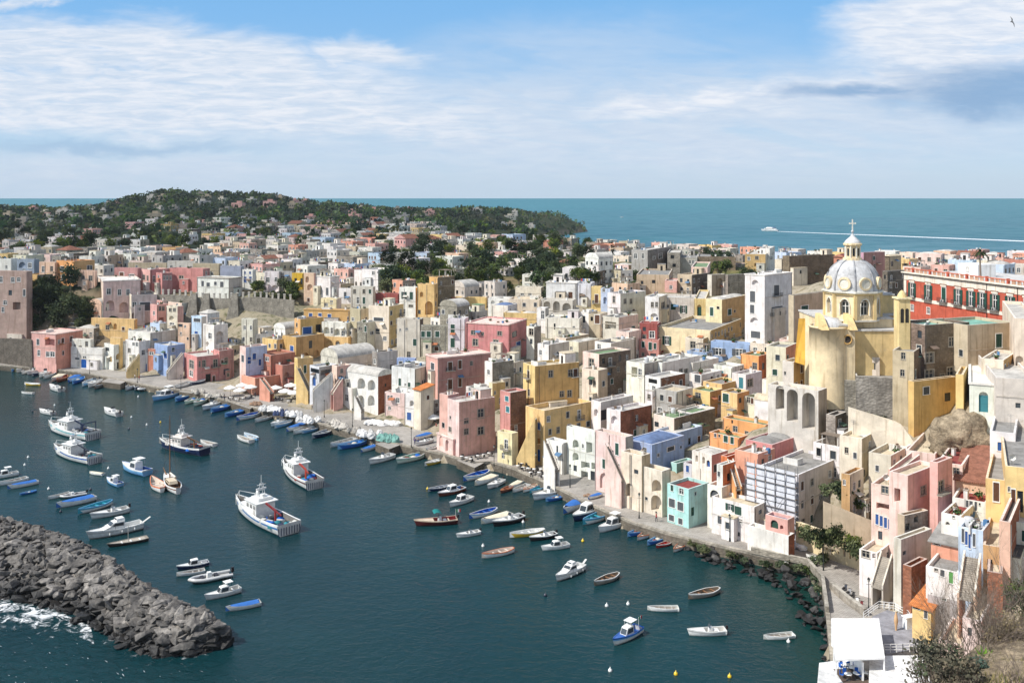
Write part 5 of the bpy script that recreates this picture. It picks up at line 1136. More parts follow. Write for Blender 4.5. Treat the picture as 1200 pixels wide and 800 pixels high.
    mb.lathe([(rl*1.12, .4),(rl*1.1, .6),(rl*.95, hh*.42),(rl*.6, hh*.66),(rl*.3, hh*.86),(.16, hh*1.02),(.12, hh*1.2),(.26, hh*1.26),(.26, hh*1.38),(.05, hh*1.46)],16,(0,0, l1), col=gry)
    mb.build('cupola','roof', root)
    mb = MB(); b0 = l1+hh*1.4; mb.box((0,0, b0),(.2, .16,2.2),0, wht); mb.box((0,0, b0+1.3),(1.25, .15, .2),0, wht)
    for x in (-.62, .62): mb.box((x,0, b0+1.25),(.1, .18, .3),0, wht)
    mb.build('cross','matte', root)
    # round apse
    ax, ay = (964-999)*S,-3.6; ra = 21.0*S*1.03; az0, az1 = T(Z(470)), T(Z(378))
    mb = MB(); mb.lathe([(ra*1.02, az0),(ra*1.005, az1-5),(ra, az1-.4),(ra+.15, az1-.4),(ra+.15, az1),(ra-.3, az1),(ra-.3, az1-.6)],40,(ax, ay,0), col=cre)
    mb.lathe([(ra*.8, az1-.6),(ra*.74, az1+.5),(ra*.5, az1+1.2),(ra*.2, az1+1.5),(.01, az1+1.55)],24,(ax, ay,0), col=lin((206,206,206)))
    mb.build('apse','plaster', root)
    mb = MB(); mb.mesh([(ax+ra*.55, ay-ra*.85, az0),(ax+ra*1.1, ay-ra*.55, az0),(ax+ra*1.0, ay-ra*.2, az0),(ax+ra*.5, ay-ra*.2, az0),(ax+ra*.72, ay-ra*.68, T(Z(432))),(ax+ra*.9, ay-ra*.5, T(Z(432))),(ax+ra*.85, ay-ra*.2, T(Z(432))),(ax+ra*.6, ay-ra*.2, T(Z(432)))],
                       [(0,1,5,4),(1,2,6,5),(3,0,4,7),(4,5,6,7)], cre,0, False); mb.build('buttress','plaster', root)
    # body: crossing, transept, chapels
    def body(nm, x0, x1, yt, D0, dl, col, rc=gry, yb=470, cap=True):
        zt = T(Z(yt, D0)); X0 = (x0-600)/F*D0-cx; X1 = (x1-600)/F*D0-cx; Y0 = D0-cy; w = MB()
        w.box(((X0+X1)/2, Y0+dl/2, T(Z(yb))),(X1-X0, dl, zt-T(Z(yb))),0, col)
        w.box(((X0+X1)/2, Y0+dl/2, zt),(X1-X0+.4, dl+.4, .3),0, lin((196,194,190)))
        return w.build(nm,'plaster', root), X0, X1, Y0, zt
    body('crossing',961,1046,374,181.0,13, cre)
    w, X0, X1, Y0, zt = body('transept',984,1002,382,177.5,5, cre)
    mb = MB(); mb.lathe([(1.5,0),(1.5, .3),(1.1, .3),(1.1, .02)],20,(0,0,0), col=och); mb.lathe([(1.1, .06),(0.01, .06)],20, col=lin((56,52,50)))
    rw = mb.build('round_window','plaster', w,((X0+X1)/2, Y0-.02, T(Z(392)))); rw.rotation_euler = (R(90),0,0); rw.scale = (.62, .62, .62)
    w, X0, X1, Y0, zt = body('side_chapel',1001,1060,388,178.5,12, yel)
    link('window', WM['bare'], w,(X1-2.2, Y0-.05, T(Z(402))),0,(1.1,1,2.4))
    body('stair_turret',1030,1047,346,186,5, yel)
    body('roof_room',1012,1060,370,184,9, och)
    # curved volutes between apse and body
    for xx in (950,982):
        w = MB(); X = (xx-999)*S
        w.mesh([(X-.5,-8.2, T(Z(380))),(X+.9,-8.2, T(Z(380))),(X+.9,-3.5, T(Z(380))),(X-.5,-3.5, T(Z(380))),(X-.2,-5.6, T(Z(366))),(X+.7,-5.6, T(Z(366))),(X+.7,-3.5, T(Z(364))),(X-.2,-3.5, T(Z(364)))],
               [(0,1,5,4),(1,2,6,5),(3,0,4,7),(4,5,6,7)], yel,0, False); w.build('volute','plaster', root)
    for (x0, x1) in ((968,1052),): raster([(943,378),(985,378),(985,480),(943,480)],176); raster([(968,320),(1030,320),(1060,470),(968,470)],178)
church()
# tall flared buttress left of the apse
mb = MB(); D_ = 184.5
c0 = pd(937,424, D_); bz = c0.z-4
mb.mesh([pd(931,424, D_)-c0, pd(943.5,428, D_-2)-c0, pd(943.5,428, D_+2)-c0, pd(931,424, D_+2)-c0, pd(936,373, D_)-c0, pd(943.5,373, D_-.5)-c0, pd(943.5,373, D_+1.2)-c0, pd(936,373, D_+1.2)-c0],[(0,1,5,4),(1,2,6,5),(3,0,4,7),(4,5,6,7)], lin((214,166,74)),0, False)
tag(mb.build('buttress','plaster', None, c0),'ochre flared buttress standing left of the round apse','buttress')
H('stained small house under the ochre flared buttress',917,930,943,424,462,42,'WS','O','c',[(919,435,921,439,'m')], None, D=184, clutter=0, stand=False)
H('plain beige wall terrace with cars left of the buttress',898,921,934,407,446,34,'C','S','k', None, None, D=206, clutter=0, stand=False)
# little open bell tower
def bell():
    D0 = 172; p = pd(1057,392, D0); S = D0/F; root = empty('bell_tower', p,'small cream open bell tower with two arches, in front of the red palace','bell tower')
    cre = lin((228,204,150)); mb = MB(); w, d, h = 13*S,2.4,42*S
    f = Face((-w/2,-d/2),(1,0),(0,-1), w,-4, h,0); f2 = Face((w/2, d/2),(-1,0),(0,1), w,-4, h, R(180))
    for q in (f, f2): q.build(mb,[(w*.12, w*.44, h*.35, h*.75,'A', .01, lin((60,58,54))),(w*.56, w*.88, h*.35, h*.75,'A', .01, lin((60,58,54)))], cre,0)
    for s in (-1,1): mb.add([(s*w/2,-d/2,-4),(s*w/2, d/2,-4),(s*w/2, d/2, h),(s*w/2,-d/2, h)], cre)
    mb.box((0,0, h),(w+.5, d+.5, .3),0, lin((232,216,176))); mb.build('tower_wall','plaster', root)
    mb = MB(); mb.lathe([(w*.4,0),(w*.38, .4),(w*.2,1.0),(.05,1.3)],12,(0,0, h+.3), col=cre); mb.build('finial','plaster', root)
bell()

# ------------------------------------------------------------------ red palace on the right
def palace():
    th = R(77); xl, xc, D0 = 1060,1236,192.5
    (X, D), t, a, b = solve(xl, xc, xc+30, D0,77,9)
    zt = CAMZ-(340-HOR)*D0/F; z0 = 25.0
    u = (-math.cos(th), math.sin(th)); v = (math.sin(th), math.cos(th)); b = 22
    cx, cy = X+u[0]*a/2+v[0]*b/2, D+u[1]*a/2+v[1]*b/2
    root = empty('palace',(cx, cy, z0),'long red palace with white cornice, green shutters and small balconies','palace')
    O = (X-cx, D-cy); FL = Face(O, u,(-math.sin(th),-math.cos(th)), a,-5, zt-z0,-th); FW = Face((X, D), u,(0,0), a,0,0,0); red, wht = lin((186,94,74)), lin((232,222,206))
    mb = MB(); H1 = zt-z0
    tops = [(1069,326,349),(1088,329,352),(1106,332,355),(1123,335,358),(1138,338,360),(1151,340,363),(1166,342,366),(1184,345,370),(1203,348,374)]
    W = 1.5; ops = []; ss = []
    for x, ya, yb in tops:
        s, z = FW.from_px(x,(ya+yb)/2); ss.append(s); zc = H1-4.15; ops.append((s-W/2, s+W/2, zc-1.9, zc+1.6,'p', .3, None))
    for s in ss[:2]: ops.append((s-.6, s+.6, H1-9.6, H1-8.0,'p', .25, None))
    good = FL.build(mb, ops, red,0)
    q = lambda s, t_, z: (O[0]+u[0]*s+v[0]*t_, O[1]+u[1]*s+v[1]*t_, z)
    mb.add([q(a,0,-5), q(a, b,-5), q(a, b, H1), q(a,0, H1)], red); mb.add([q(0,0,-5), q(0, b,-5), q(0, b, H1), q(0,0, H1)], red); mb.add([q(0, b,-5), q(a, b,-5), q(a, b, H1), q(0, b, H1)], red)
    mb.build('wall','plaster', root)
    mb = MB()
    def strip(z, h, pr, col, s0=0, s1=None):
        s1 = a if s1 is None else s1
        mb.mesh([q(s0-pr,-pr, z), q(s1+pr,-pr, z), q(s1+pr, .3, z), q(s0-pr, .3, z), q(s0-pr,-pr, z+h), q(s1+pr,-pr, z+h), q(s1+pr, .3, z+h), q(s0-pr, .3, z+h)],[(0,1,5,4),(1,2,6,5),(3,0,4,7),(4,5,6,7),(3,2,1,0)], col,0, False)
    strip(H1-1.9,1.5, .12, wht); strip(H1-.4, .22, .5, lin((90,86,82))); strip(H1-.18, .3, .62, wht); strip(H1-6.9, .8, .1, wht)
    mb.mesh([q(a-.9,-.14,-5), q(a+.14,-.14,-5), q(a+.14,-.14, H1-2), q(a-.9,-.14, H1-2)],[(0,1,2,3)], wht,0, False)
    mb.build('cornice','plaster', root)
    mb = MB(); n = int(a/1.6)                                        # balustrade along the roof edge
    for i in range(n+1):
        s = a*i/n
        if i % 4 == 0: p = q(s, .1, H1+.1); mb.box(p,(.5, .5,1.2),-th, red)
        elif True:
            for k in (-.4,0, .4): p = q(min(max(s+k,0), a), .1, H1+.1); mb.box(p,(.2, .2, .9),-th, lin((214,176,150)))
    A_ = q(0, .1, H1+1.02); B_ = q(a, .1, H1+1.02); mb.beam(A_, B_, .42, .2, lin((204,120,96)))
    mb.build('balustrade','plaster', root)
    mb = MB(); mb.add([q(0,0, H1), q(a,0, H1), q(a, b, H1), q(0, b, H1)], lin((206,204,200))); mb.build('roof','roof', root)
    for g in good:
        w_ = g[1]-g[0]; p = FL.P((g[0]+g[1])/2, g[2]); big = g[3]-g[2] > 2
        o = link('window', WM['plain'], root, p, FL.rot,(w_,1.3, g[3]-g[2]))
        if not big: continue
        rng = random.Random(int(p[0]*10))
        for k, qx in enumerate((-.76, .76) if rng.random() < .6 else (-.245, .245)):
            link('shutter', WM['shg'], o,(qx,-.06 if abs(qx) > .5 else .03,0))
        m2 = MB(); m2.box((0,-.45,-.2),(w_+1.4, .9, .16),0, lin((120,116,112))); bo = m2.build('balcony','plaster', root, p, FL.rot)
        link('railing', WM['rail'], bo,(0,-.86,0),0,(w_+1.4,1,1.0))
        for sx in (-1,1): link('railing', WM['rail'], bo,(sx*(w_+1.4)/2,-.45,0), R(90),(.86,1,1.0))
        m2 = MB(); m2.box((0,-.1,0),(w_+.5, .2, .5),0, wht); m2.box((0,-.16, .5),(w_+.8, .32, .12),0, lin((150,120,104))); m2.build('window_hood','plaster', o,(0,0,1.06)).scale = (1/w_, .77,1/(g[3]-g[2]))
        if rng.random() < .45:
            m2 = MB(); m2.box((0,-.5,0),(.9, .4, .6),0, lin((216,216,212))); m2.box((0,-.71, .08),(.5, .03, .45),0, lin((96,96,98))); m2.build('air_conditioner','gloss', bo,(rng.uniform(-.4, .4),0,0))
    for x in (1157,1193):
        s, z = FW.from_px(x,345); m2 = MB(); m2.tube([FL.P(s,-4,-.18), FL.P(s, H1-.5,-.18)], .07,6, lin((60,50,48))); m2.build('drainpipe','matte', root)
    # white rooms on the palace roof
    for s0, s1, h in ((a*.62, a*.76,3.0),):
        m2 = MB(); p = q((s0+s1)/2,9, H1); m2.box(p,(s1-s0,5, h),-th, lin((236,234,230)))
        rr = m2.build('rooftop_room','plaster', root); link('window', WM['small'], rr, q((s0+s1)/2,6.4, H1+1.2), FL.rot,(.8,1,1.0))
    for poly in ([proj((cx+p[0], cy+p[1], z0+p[2])) for p in (q(0,0,0), q(a,0,0), q(a,0, H1), q(0,0, H1))],[proj((cx+p[0], cy+p[1], z0+p[2])) for p in (q(0,0, H1), q(a,0, H1), q(a, b, H1), q(0, b, H1))]): raster(poly, D)
palace()

# ------------------------------------------------------------------ pillared garden wall on the left
def garden_wall():
    pts = [(182,345),(215,346),(232,349),(262,350),(300,348),(345,352)]; D0 = 341
    P = [pd(x, y, D0-(x-182)*.08) for x, y in pts]; c = P[2].copy(); c.z -= 10
    root = empty('garden_wall', c,'grey stone garden wall with a row of white pillars and sloping buttresses','wall')
    mb = MB(); col = lin((150,144,132)); dn = Vector((0,-1.0,-13)); bk = Vector((0,1.2,0))
    for a, b in zip(P, P[1:]):
        a, b = a-c, b-c
        mb.add([a+dn, b+dn, b, a], col); mb.add([a, b, b+bk, a+bk], col)
    mb.build('wall','rubble', root)
    L = [0]
    for a, b in zip(P, P[1:]): L.append(L[-1]+(b-a).length)
    n = 24
    for i in range(n):
        t = L[-1]*(i+.3)/n; k = max(j for j in range(len(L)-1) if L[j] <= t); p = P[k].lerp(P[k+1],(t-L[k])/(L[k+1]-L[k]))-c
        mb = MB(); mb.box((0, .4,0),(.6, .6,1.7),0, lin((206,200,188))); mb.box((0, .4,1.7),(.8, .8, .2),0, lin((214,208,196))); mb.build('pillar','plaster', root, p)
    for x in (228,243,276):
        p = pd(x,349, D0-(x-182)*.08)-c; mb = MB()
        mb.mesh([(-2.8,-5.2,-11),(2.8,-5.2,-11),(2.8,0,-11),(-2.8,0,-11),(-.9,-1,1.6),(.9,-1,1.6),(.9,0,1.6),(-.9,0,1.6)],[(0,1,5,4),(1,2,6,5),(3,0,4,7),(4,5,6,7)], col,0, False)
        mb.build('buttress','rubble', root, p)
    raster([(182,345),(345,350),(345,380),(182,380)], D0)
garden_wall()

# ------------------------------------------------------------------ outside stairs
def stair(label, x0, y0, x1, y1, D0, D1, col, w=1.6, n=12, name='staircase', drop=9):
    """solid flight of steps from picture point 0 (foot) to point 1 (head)"""
    a, b = pd(x0, y0, D0), pd(x1, y1, D1); d = Vector((b.x-a.x, b.y-a.y,0)); L = d.length; d.normalize(); s = Vector((-d.y, d.x,0))
    if s.y < 0: s = -s
    mb = MB(); H_ = b.z-a.z; c = PAL[col] if isinstance(col, str) else col; side = MB()
    for i in range(n):
        p0 = d*(L*i/n); p1 = d*(L*(i+1)/n); z = H_*(i+1)/n
        mb.add([p0+Vector((0,0, z)), p1+Vector((0,0, z)), p1+s*w+Vector((0,0, z)), p0+s*w+Vector((0,0, z))], lin((176,168,156)))
        z_ = H_*i/n; mb.add([p0+Vector((0,0, z_)), p0+Vector((0,0, z)), p0+s*w+Vector((0,0, z)), p0+s*w+Vector((0,0, z_))], lin((160,152,140)))
    o = empty(name, a, label,'stairs'); mb.build('steps','roof', o)
    for off in (0, w):
        up = .75; e = s*(.22 if off == 0 else -.22); o0, o1 = s*off, d*L+s*off; bz = Vector((0,0,-drop))
        pts = [o0+bz, o1+bz, o1+Vector((0,0, H_+up)), o0+Vector((0,0, up))]
        side.add(pts, c); side.add([p+e for p in pts][::-1], c); side.add([pts[3], pts[2], pts[2]+e, pts[3]+e], lin((222,214,198))); side.add([pts[0], pts[3], pts[3]+e, pts[0]+e], c); side.add([pts[1], pts[2], pts[2]+e, pts[1]+e], c)
    side.build('side_wall','plaster', o)
stair('wide slanted yellow staircase beside the blue door',605,541,627,492,203.9,202.6,'Y',2.0,16, drop=3)
stair('yellow arched staircase of the tall white left house',149,436,164,417,303,305,'Y',1.8,10)
stair('yellow staircase leaning on the yellow house by the parasols',361,462,347,432,262,264,'Y',1.8,14)
stair('white outer staircase of the lilac house',368,460,390,440,255,257,'W',1.8,12)
stair('brick edged staircase of the pale pink quay house',728,566,709,524,176,178,'PP',1.3,16)
stair('terracotta staircase between the parasol cafes',316,462,304,446,268,271,'S',1.6,10)
stair('red staircase beside the small pink house',391,463,402,446,255,257,'P',1.5,10)
stair('white staircase of the narrow white quay house',650,553,637,520,189,192,'W',1.3,14)
stair('stone side staircase of the blue house with the brick red floor',197,438,215,416,300,303,'WS',1.8,12)
stair('white ramp stair before the white arched house',423,484,415,466,246,247,'W',1.5,8)
stair('curved stone stair beside the white ruin',1035,692,1046,655,133,135,'WS',1.8,18)
stair('brown tiled stair climbing between two walls on the right slope',1143,706,1150,655,112,116,'PE',2.0,20)
stair('pink stair rising to the pink terrace',1052,558,1078,538,143,146,'P',1.6,14)
stair('dark orange stair beside the small porch house',862,575,852,542,164,168,'OR',1.2,14)
# ------------------------------------------------------------------ ground under the houses, then smaller houses in the gaps
FT = np.array(FOOT); _zp = height(FT[:,0], FT[:,1])
CORR = [(f[0], f[1], f[2]-.4-zp,17.0) for f, zp in zip(FT, _zp) if f[1] < 440 and zp > -3]
build_land()
RS = random.Random(11)
def in_tree_zone(x, y):
    return (455 < x < 655 and 294 < y < 352) or (598 < x < 692 and 290 < y < 336) or (300 < x < 352 and 333 < y < 358) or (32 < x < 116 and 332 < y < 394) or (880 < x < 1010 and 560 < y < 640)
FILL = []
def merge(roots, name, label, cat='houses'):
    V, Fs, mi, cc, mats = [],[],[],[],[]
    dead = []
    def walk(o, Mx):
        nonlocal V
        Mx = Mx @ o.matrix_basis; dead.append(o)
        if o.type == 'MESH':
            me = o.data; b = len(V); V.extend([tuple(Mx @ v.co) for v in me.vertices]); at = me.color_attributes['paint'].data
            ix = []
            for m in me.materials:
                if m.name not in mats: mats.append(m.name)
                ix.append(mats.index(m.name))
            for p in me.polygons:
                Fs.append([b+i for i in p.vertices]); mi.append(ix[p.material_index]); cc.append(tuple(at[p.loop_start].color)[:3])
        for ch in o.children: walk(ch, Mx)
    from mathutils import Matrix
    for r in roots: walk(r, Matrix.Identity(4))
    mb = MB(); mb.v, mb.f, mb.mi, mb.c, mb.sm = V, Fs, mi, cc,[False]*len(Fs)
    o = mb.build(name, mats); tag(o, label, cat, None,'stuff')
    bpy.data.batch_remove(dead)
    return o
def zone(x, Y):
    if Y < 335:
        return ('on the slope above the left quay' if x < 330 else 'by the yellow stepped houses' if x < 480 else 'above the pink quay house' if x < 690 else
                'between mustard house and church' if x < 900 else 'around church and palace')
    if Y < 620: return 'on the left plateau' if x < 300 else 'behind the large corniced house' if x < 480 else 'beyond the umbrella pine' if x < 690 else 'near the right skyline'
    return 'under the wooded hill' if x < 300 else 'left of the headland'
CNAME = dict(W='white', WS='stained white', C='cream', G='grey', PP='pale pink', P='pink', Y='yellow', PE='peach', TN='tan', GS='grey stone', T='terracotta', LB='pale blue', S='salmon', O='ochre', BR='brown')
def fill():
    cols = ['W']*28+['WS']*15+['C']*9+['G']*10+['PP']*8+['P']*8+['Y']*7+['PE']*5+['TN']*5+['GS']*6+['LB']*3+['T']*2+['LB']*2+['S']*2+['O']*2
    Y = 165.0; made = 0
    while Y < 1000 and made < 400:
        st = 4.6 if Y < 340 else 8+(Y-340)*.021
        kx = -.58
        while kx < .58:
            X = kx*Y+RS.uniform(-.3, .3)*st; D = Y+RS.uniform(-.3, .3)*st; kx += st*.9/Y
            z0 = ground(X, D)
            if z0 < 4.0: continue
            x, y = proj((X, D, z0))
            if in_tree_zone(x, y) and not (300 < x < 692 and y < 326 and RS.random() < .22): continue
            if D > 600 and x > 520 and y < 285: continue
            if (y < 304 and x < 245 and RS.random() < .80) or (D > 620 and RS.random() < .55): continue
            big = 1 if D < 340 else 1.15+min(D-340,600)/900
            a, b = RS.uniform(4.5,8.5)*big, RS.uniform(4.5,8)*big; h = RS.choice([3.4,3.8,6.4,6.9,9.2] if D < 340 else [3.6,3.9,6.5,6.9])
            th = R(np.interp(x,[0,300,600,900],[18,36,42,46])+RS.uniform(-12,12)); C = (X, D)
            u = (-math.cos(th), math.sin(th)); v = (math.sin(th), math.cos(th))
            cx, cy = X+u[0]*a/2+v[0]*b/2, D+u[1]*a/2+v[1]*b/2; r = .5*math.hypot(a, b)
            if any((hx-cx)**2+(hy-cy)**2 < ((.48 if D < 335 else .6)*(r+min(hr,12)))**2 for hx, hy, hr, *_ in HOUSES): continue
            W = lambda s, t, z: proj((X+u[0]*s+v[0]*t, D+u[1]*s+v[1]*t, z)); z1 = z0+h
            polys = ([W(0,0, z0), W(a,0, z0), W(a,0, z1), W(0,0, z1)],[W(0,0, z0), W(0, b, z0), W(0, b, z1), W(0,0, z1)],[W(0,0, z1), W(a,0, z1), W(a, b, z1), W(0, b, z1)])
            t = [raster(p, D, False) for p in polys]; tot = sum(q[0] for q in t); over = sum(q[1] for q in t); hid = sum(q[2] for q in t)
            if tot < 14 or over > .05*tot or hid > .78*tot: continue
            c = RS.choice(cols); c2 = None if RS.random() < .8 else RS.choice(['W','GS','C','TN','BR'])
            n = max(1, round(a/2.6)); m = max(1, round(b/2.9)); fl = max(1, round(h/3.2)); k = RS.choice([['p','k','s'],['g','p'],['s','n'],['p','h','k']])
            rng = random.Random(made); rs = RS.choice(['flat']*9+['dome','vault','domes'] if D < 400 else ['flat']*22+['gable','hip','domes'])
            oL = auto_ops(a, z0, z1,(n, fl, k), rng); oR = auto_ops(b, z0, z1,(m, fl, k), rng)
            root = build_house('', C, th, a, b, z0, z1, c, c2, RS.choice('wwwwkkgct') if rs in ('flat',) else ('t' if rs in ('gable','hip') else 'w'), oL, oR,1000+made, roofstyle=rs, clutter=(.9 if D < 420 else .45), group='smaller houses of the town', base=5)
            FILL.append((root, c, zone(x, D), x, tot-hid)); made += 1
        Y += st*.82
    # past three hundred houses the smallest to be seen become one object
    n_named = sum(1 for o in COL.objects if o.get('category') == 'house' and o.get('label'))
    FILL.sort(key=lambda q: -q[4]); keep = FILL[:max(20,303-n_named)]; rest = FILL[len(keep):]
    merge([q[0] for q in rest],'distant_houses','many small pale flat roofed houses crowding the slope and plateau')
    keys = {}
    for root, c, z, x, _ in keep: keys.setdefault((z, c),[]).append((x, root))
    for (z, c), l in keys.items():
        l.sort(key=lambda q: q[0])
        for i,(x, root) in enumerate(l):
            n = len(l); k = f'{CNAME[c]} houses'
            root['label'] = f'lone small {CNAME[c]} house {z}' if n == 1 else f'{ORD[i+1]} from the left of the {k} {z}' if i+1 <= (n+1)//2 else f'{ORD[n-i]} from the right of the {k} {z}'
    print('FILL', made,'kept', len(keep),'HOUSES', len(HOUSES))
fill()
# ------------------------------------------------------------------ boats
import bmesh
bw, bb, bl, bn, bt, bg_, br_, bo_, bk, by, bwd, bd = [lin(c) for c in ((232,232,228),(40,96,176),(120,176,220),(28,42,78),(60,160,178),(150,186,160),(172,52,46),(214,116,66),(150,144,134),(214,178,60),(132,96,66),(44,36,38))]
def hull(mb, L, W, H, col, inner, rim, stripe=None, pointed=False, deck=None, floor=.12, bowdeck=.74, bottom=None, keel=-.3):
    """lofted hull; bow at +x"""
    N = 15; T = [i/(N-1) for i in range(N)]
    def w(t):
        f = min(1,(1-t**2.6)); f = max(f,0)**.75
        if pointed: f *= min(1, .12+max(0, t/.42))**.6 if t < .42 else 1
        else: f *= .82+.18*min(1, t/.4)
        return max(W/2*f, .015)
    zg = lambda t: H*(1+.42*(max(0, t-.35)/.65)**2+(.12*(1-t/.3)**2 if t < .3 else 0))
    X = lambda t: L*(t-.5)
    rows = [(1.0,1.0),(1.0, .80),(.97, .62),(.86, .18),(.74,-.02),(0, None)]
    V = []
    for t in T:
        for s in (1,-1):
            for f, z in rows:
                rake = .09*L*max(0, t-.8)/.2
                V.append((X(t)+(rake*(z if z is not None else -.2) if t > .8 else 0)*.8, s*w(t)*f, zg(t)*z if z is not None else keel))
    k = len(rows); Fs, C = [],[]
    for i in range(N-1):
        for s in (0,1):
            for j in range(k-1):
                a = (i*2+s)*k+j; b = ((i+1)*2+s)*k+j
                Fs.append((a, b, b+1, a+1)); C.append(rim if j == 0 else (stripe or col) if j == 1 else col if j < 3 else (bottom or tuple(x*.55 for x in col)))
    for j in range(k-1): Fs.append((j, k+j, k+j+1, j+1)); C.append(rim if j == 0 else col)
    mb.mesh(V, Fs, C,0, True)
    wt = max(.06, W*.05)
    for i in range(N-1):                                             # gunwale, inside and floor or deck
        t0, t1 = T[i], T[i+1]
        for s in (1,-1):
            a0, a1 = (X(t0)+(.072*L*max(0, t0-.8)/.2), s*w(t0), zg(t0)),(X(t1)+(.072*L*max(0, t1-.8)/.2), s*w(t1), zg(t1))
            b0, b1 = (a0[0], s*max(w(t0)-wt, .005), zg(t0)),(a1[0], s*max(w(t1)-wt, .005), zg(t1))
            mb.add([a0, a1, b1, b0], rim)
            fz = (lambda t: zg(t)-.06) if (deck and t0 > bowdeck) else (lambda t: floor if not deck or t0 <= bowdeck else zg(t)-.06)
            if deck == 'full': fz = lambda t: zg(t)-.1
            c0, c1 = (b0[0], b0[1]*.96, fz(t0)),(b1[0], b1[1]*.96, fz(t1))
            mb.add([b0, b1, c1, c0], inner); mb.add([c0, c1,(c1[0],0, c1[2]),(c0[0],0, c0[2])], rim if (deck and t0 > bowdeck) else tuple(x*.85 for x in inner))
    return w, zg, X
def outboard(root, x, z, s=1.0):
    mb = MB(); mb.box((x-.22*s,0, z-.1),(.34*s, .26*s, .5*s),0, bd, taper=.8); mb.box((x-.2*s,0, z-.75),(.14*s, .1*s, .7),0, lin((90,90,92))); mb.build('outboard_motor','gloss', root)
def small(kind, col, inner, rim, stripe=None, L=5.2, W=None, H=.62, extra=None):
    """open rowing boat, motor boat or little cabin boat; extra is a set of letters"""
    root = empty('rowing_boat' if kind == 'row' else 'motor_boat',(0,0,0)); extra = extra or ''
    mb = MB(); W = W or L*.36
    w, zg, X = hull(mb, L, W, H, col, inner, rim, stripe, pointed=(kind == 'row' and 'p' in extra), deck='bow' if kind != 'row' or 'd' in extra else None, bowdeck=.72 if kind == 'row' else .55)
    mb.build('hull','gloss', root)
    if 't' in extra:                                                  # cover
        mb = MB(); V = []; n = 9
        for i in range(n):
            t = .06+.86*i/(n-1)
            for q in (-1,-.5,0, .5,1): V.append((X(t), q*w(t)*.98, zg(t)+.03+(1-q*q)*.22*math.sin(math.pi*(.1+.85*i/(n-1)))))
        mb.mesh(V,[(i*5+j, i*5+j+1,(i+1)*5+j+1,(i+1)*5+j) for i in range(n-1) for j in range(4)], inner,0, True); mb.build('cover','cloth', root); return root
    for t in ((.22, .45, .66) if kind == 'row' else (.2,)):
        mb = MB(); mb.box((X(t),0, H*.62),(.26, w(t)*1.86, .05),0, rim if kind != 'row' else bwd if 'w' in extra else inner); mb.build('thwart','gloss', root)
    if 'o' in extra or kind == 'mot': outboard(root, X(0), zg(0))
    if 'r' in extra:
        for s in (-1,1):
            mb = MB(); mb.beam((X(.1), s*.25, H*.7),(X(.8), s*.3, H*.8), .05, col=bwd); mb.build('oar','matte', root)
    if kind == 'mot':
        mb = MB(); mb.box((X(.42),0, .15),(.6, .7, .95),0, bw, taper=.8); mb.build('console','gloss', root)
        mb = MB(); mb.add([(X(.47),-.38,1.05),(X(.47), .38,1.05),(X(.44), .32,1.45),(X(.44),-.32,1.45)], DARK); mb.build('windscreen','glass', root)
        mb = MB(); mb.box((X(.3),0, .15),(.5, .9, .5),0, tuple(x*.9 for x in bw)); mb.build('seat','cloth', root)
    if kind == 'cab':
        cw = W*.62; mb = MB(); x0, x1 = X(.36), X(.72); z0 = .2; z1 = H+.95
        mb.mesh([(x0,-cw/2, z0),(x1,-cw*.4, z0),(x1, cw*.4, z0),(x0, cw/2, z0),(x0,-cw*.44, z1),(x0+(x1-x0)*.62,-cw*.38, z1-.05),(x0+(x1-x0)*.62, cw*.38, z1-.05),(x0, cw*.44, z1)],
                [(0,1,5,4),(1,2,6,5),(2,3,7,6),(3,0,4,7),(4,5,6,7)], bw,0, False)
        cb = mb.build('cabin','gloss', root)
        for s in (-1,1):
            mb = MB(); mb.add([(x0+.15, s*(cw*.475), z0+.72),(x0+(x1-x0)*.68, s*cw*.43, z0+.72),(x0+(x1-x0)*.58, s*(cw*.41), z1-.2),(x0+.15, s*(cw*.455), z1-.2)], DARK); mb.build('window','glass', cb)
        mb = MB(); xm = lambda k: x1+(x0+(x1-x0)*.62-x1)*k+.02
        mb.add([(xm(.45),-cw*.35, z0+(z1-z0)*.45),(xm(.45), cw*.35, z0+(z1-z0)*.45),(xm(.88), cw*.33, z0+(z1-z0)*.88),(xm(.88),-cw*.33, z0+(z1-z0)*.88)], DARK); mb.build('windscreen','glass', cb)
        if 'h' in extra:
            mb = MB(); mb.box((X(.36),0, z1+.55),(1.5, cw, .07),0, bw)
            for sx in (-.65, .65):
                for sy in (-1,1): mb.beam((X(.36)+sx, sy*cw*.42, z1-.3),(X(.36)+sx, sy*cw*.42, z1+.56), .05, col=lin((180,180,180)))
            mb.build('hardtop','gloss', root)
    if 'c' in extra:                                                  # folding canopy
        mb = MB(); cc = lin((40,120,118)); V = []
        for i in range(5):
            a = R(35+22*i)
            for y in (-1,1): V.append((X(.5)-1.0*math.cos(a)*1.0, y*W*.4, H+.1+1.25*math.sin(a)))
        mb.mesh(V,[(2*i,2*i+1,2*i+3,2*i+2) for i in range(4)], cc,0, True); mb.build('canopy','cloth', root)
    if 'f' in extra:
        mb = MB(); mb.tube([(X(.02),0, H),(X(.02),0, H+1.3)], .025,5, bw); fl = mb.build('flagpole','matte', root); mb = MB()
        for i, c in enumerate((lin((30,130,70)), bw, lin((190,40,44)))): mb.box((X(.02)-.18-.24*i,0, H+.85),(.24, .03, .42),0, c)
        mb.build('flag','cloth', fl)
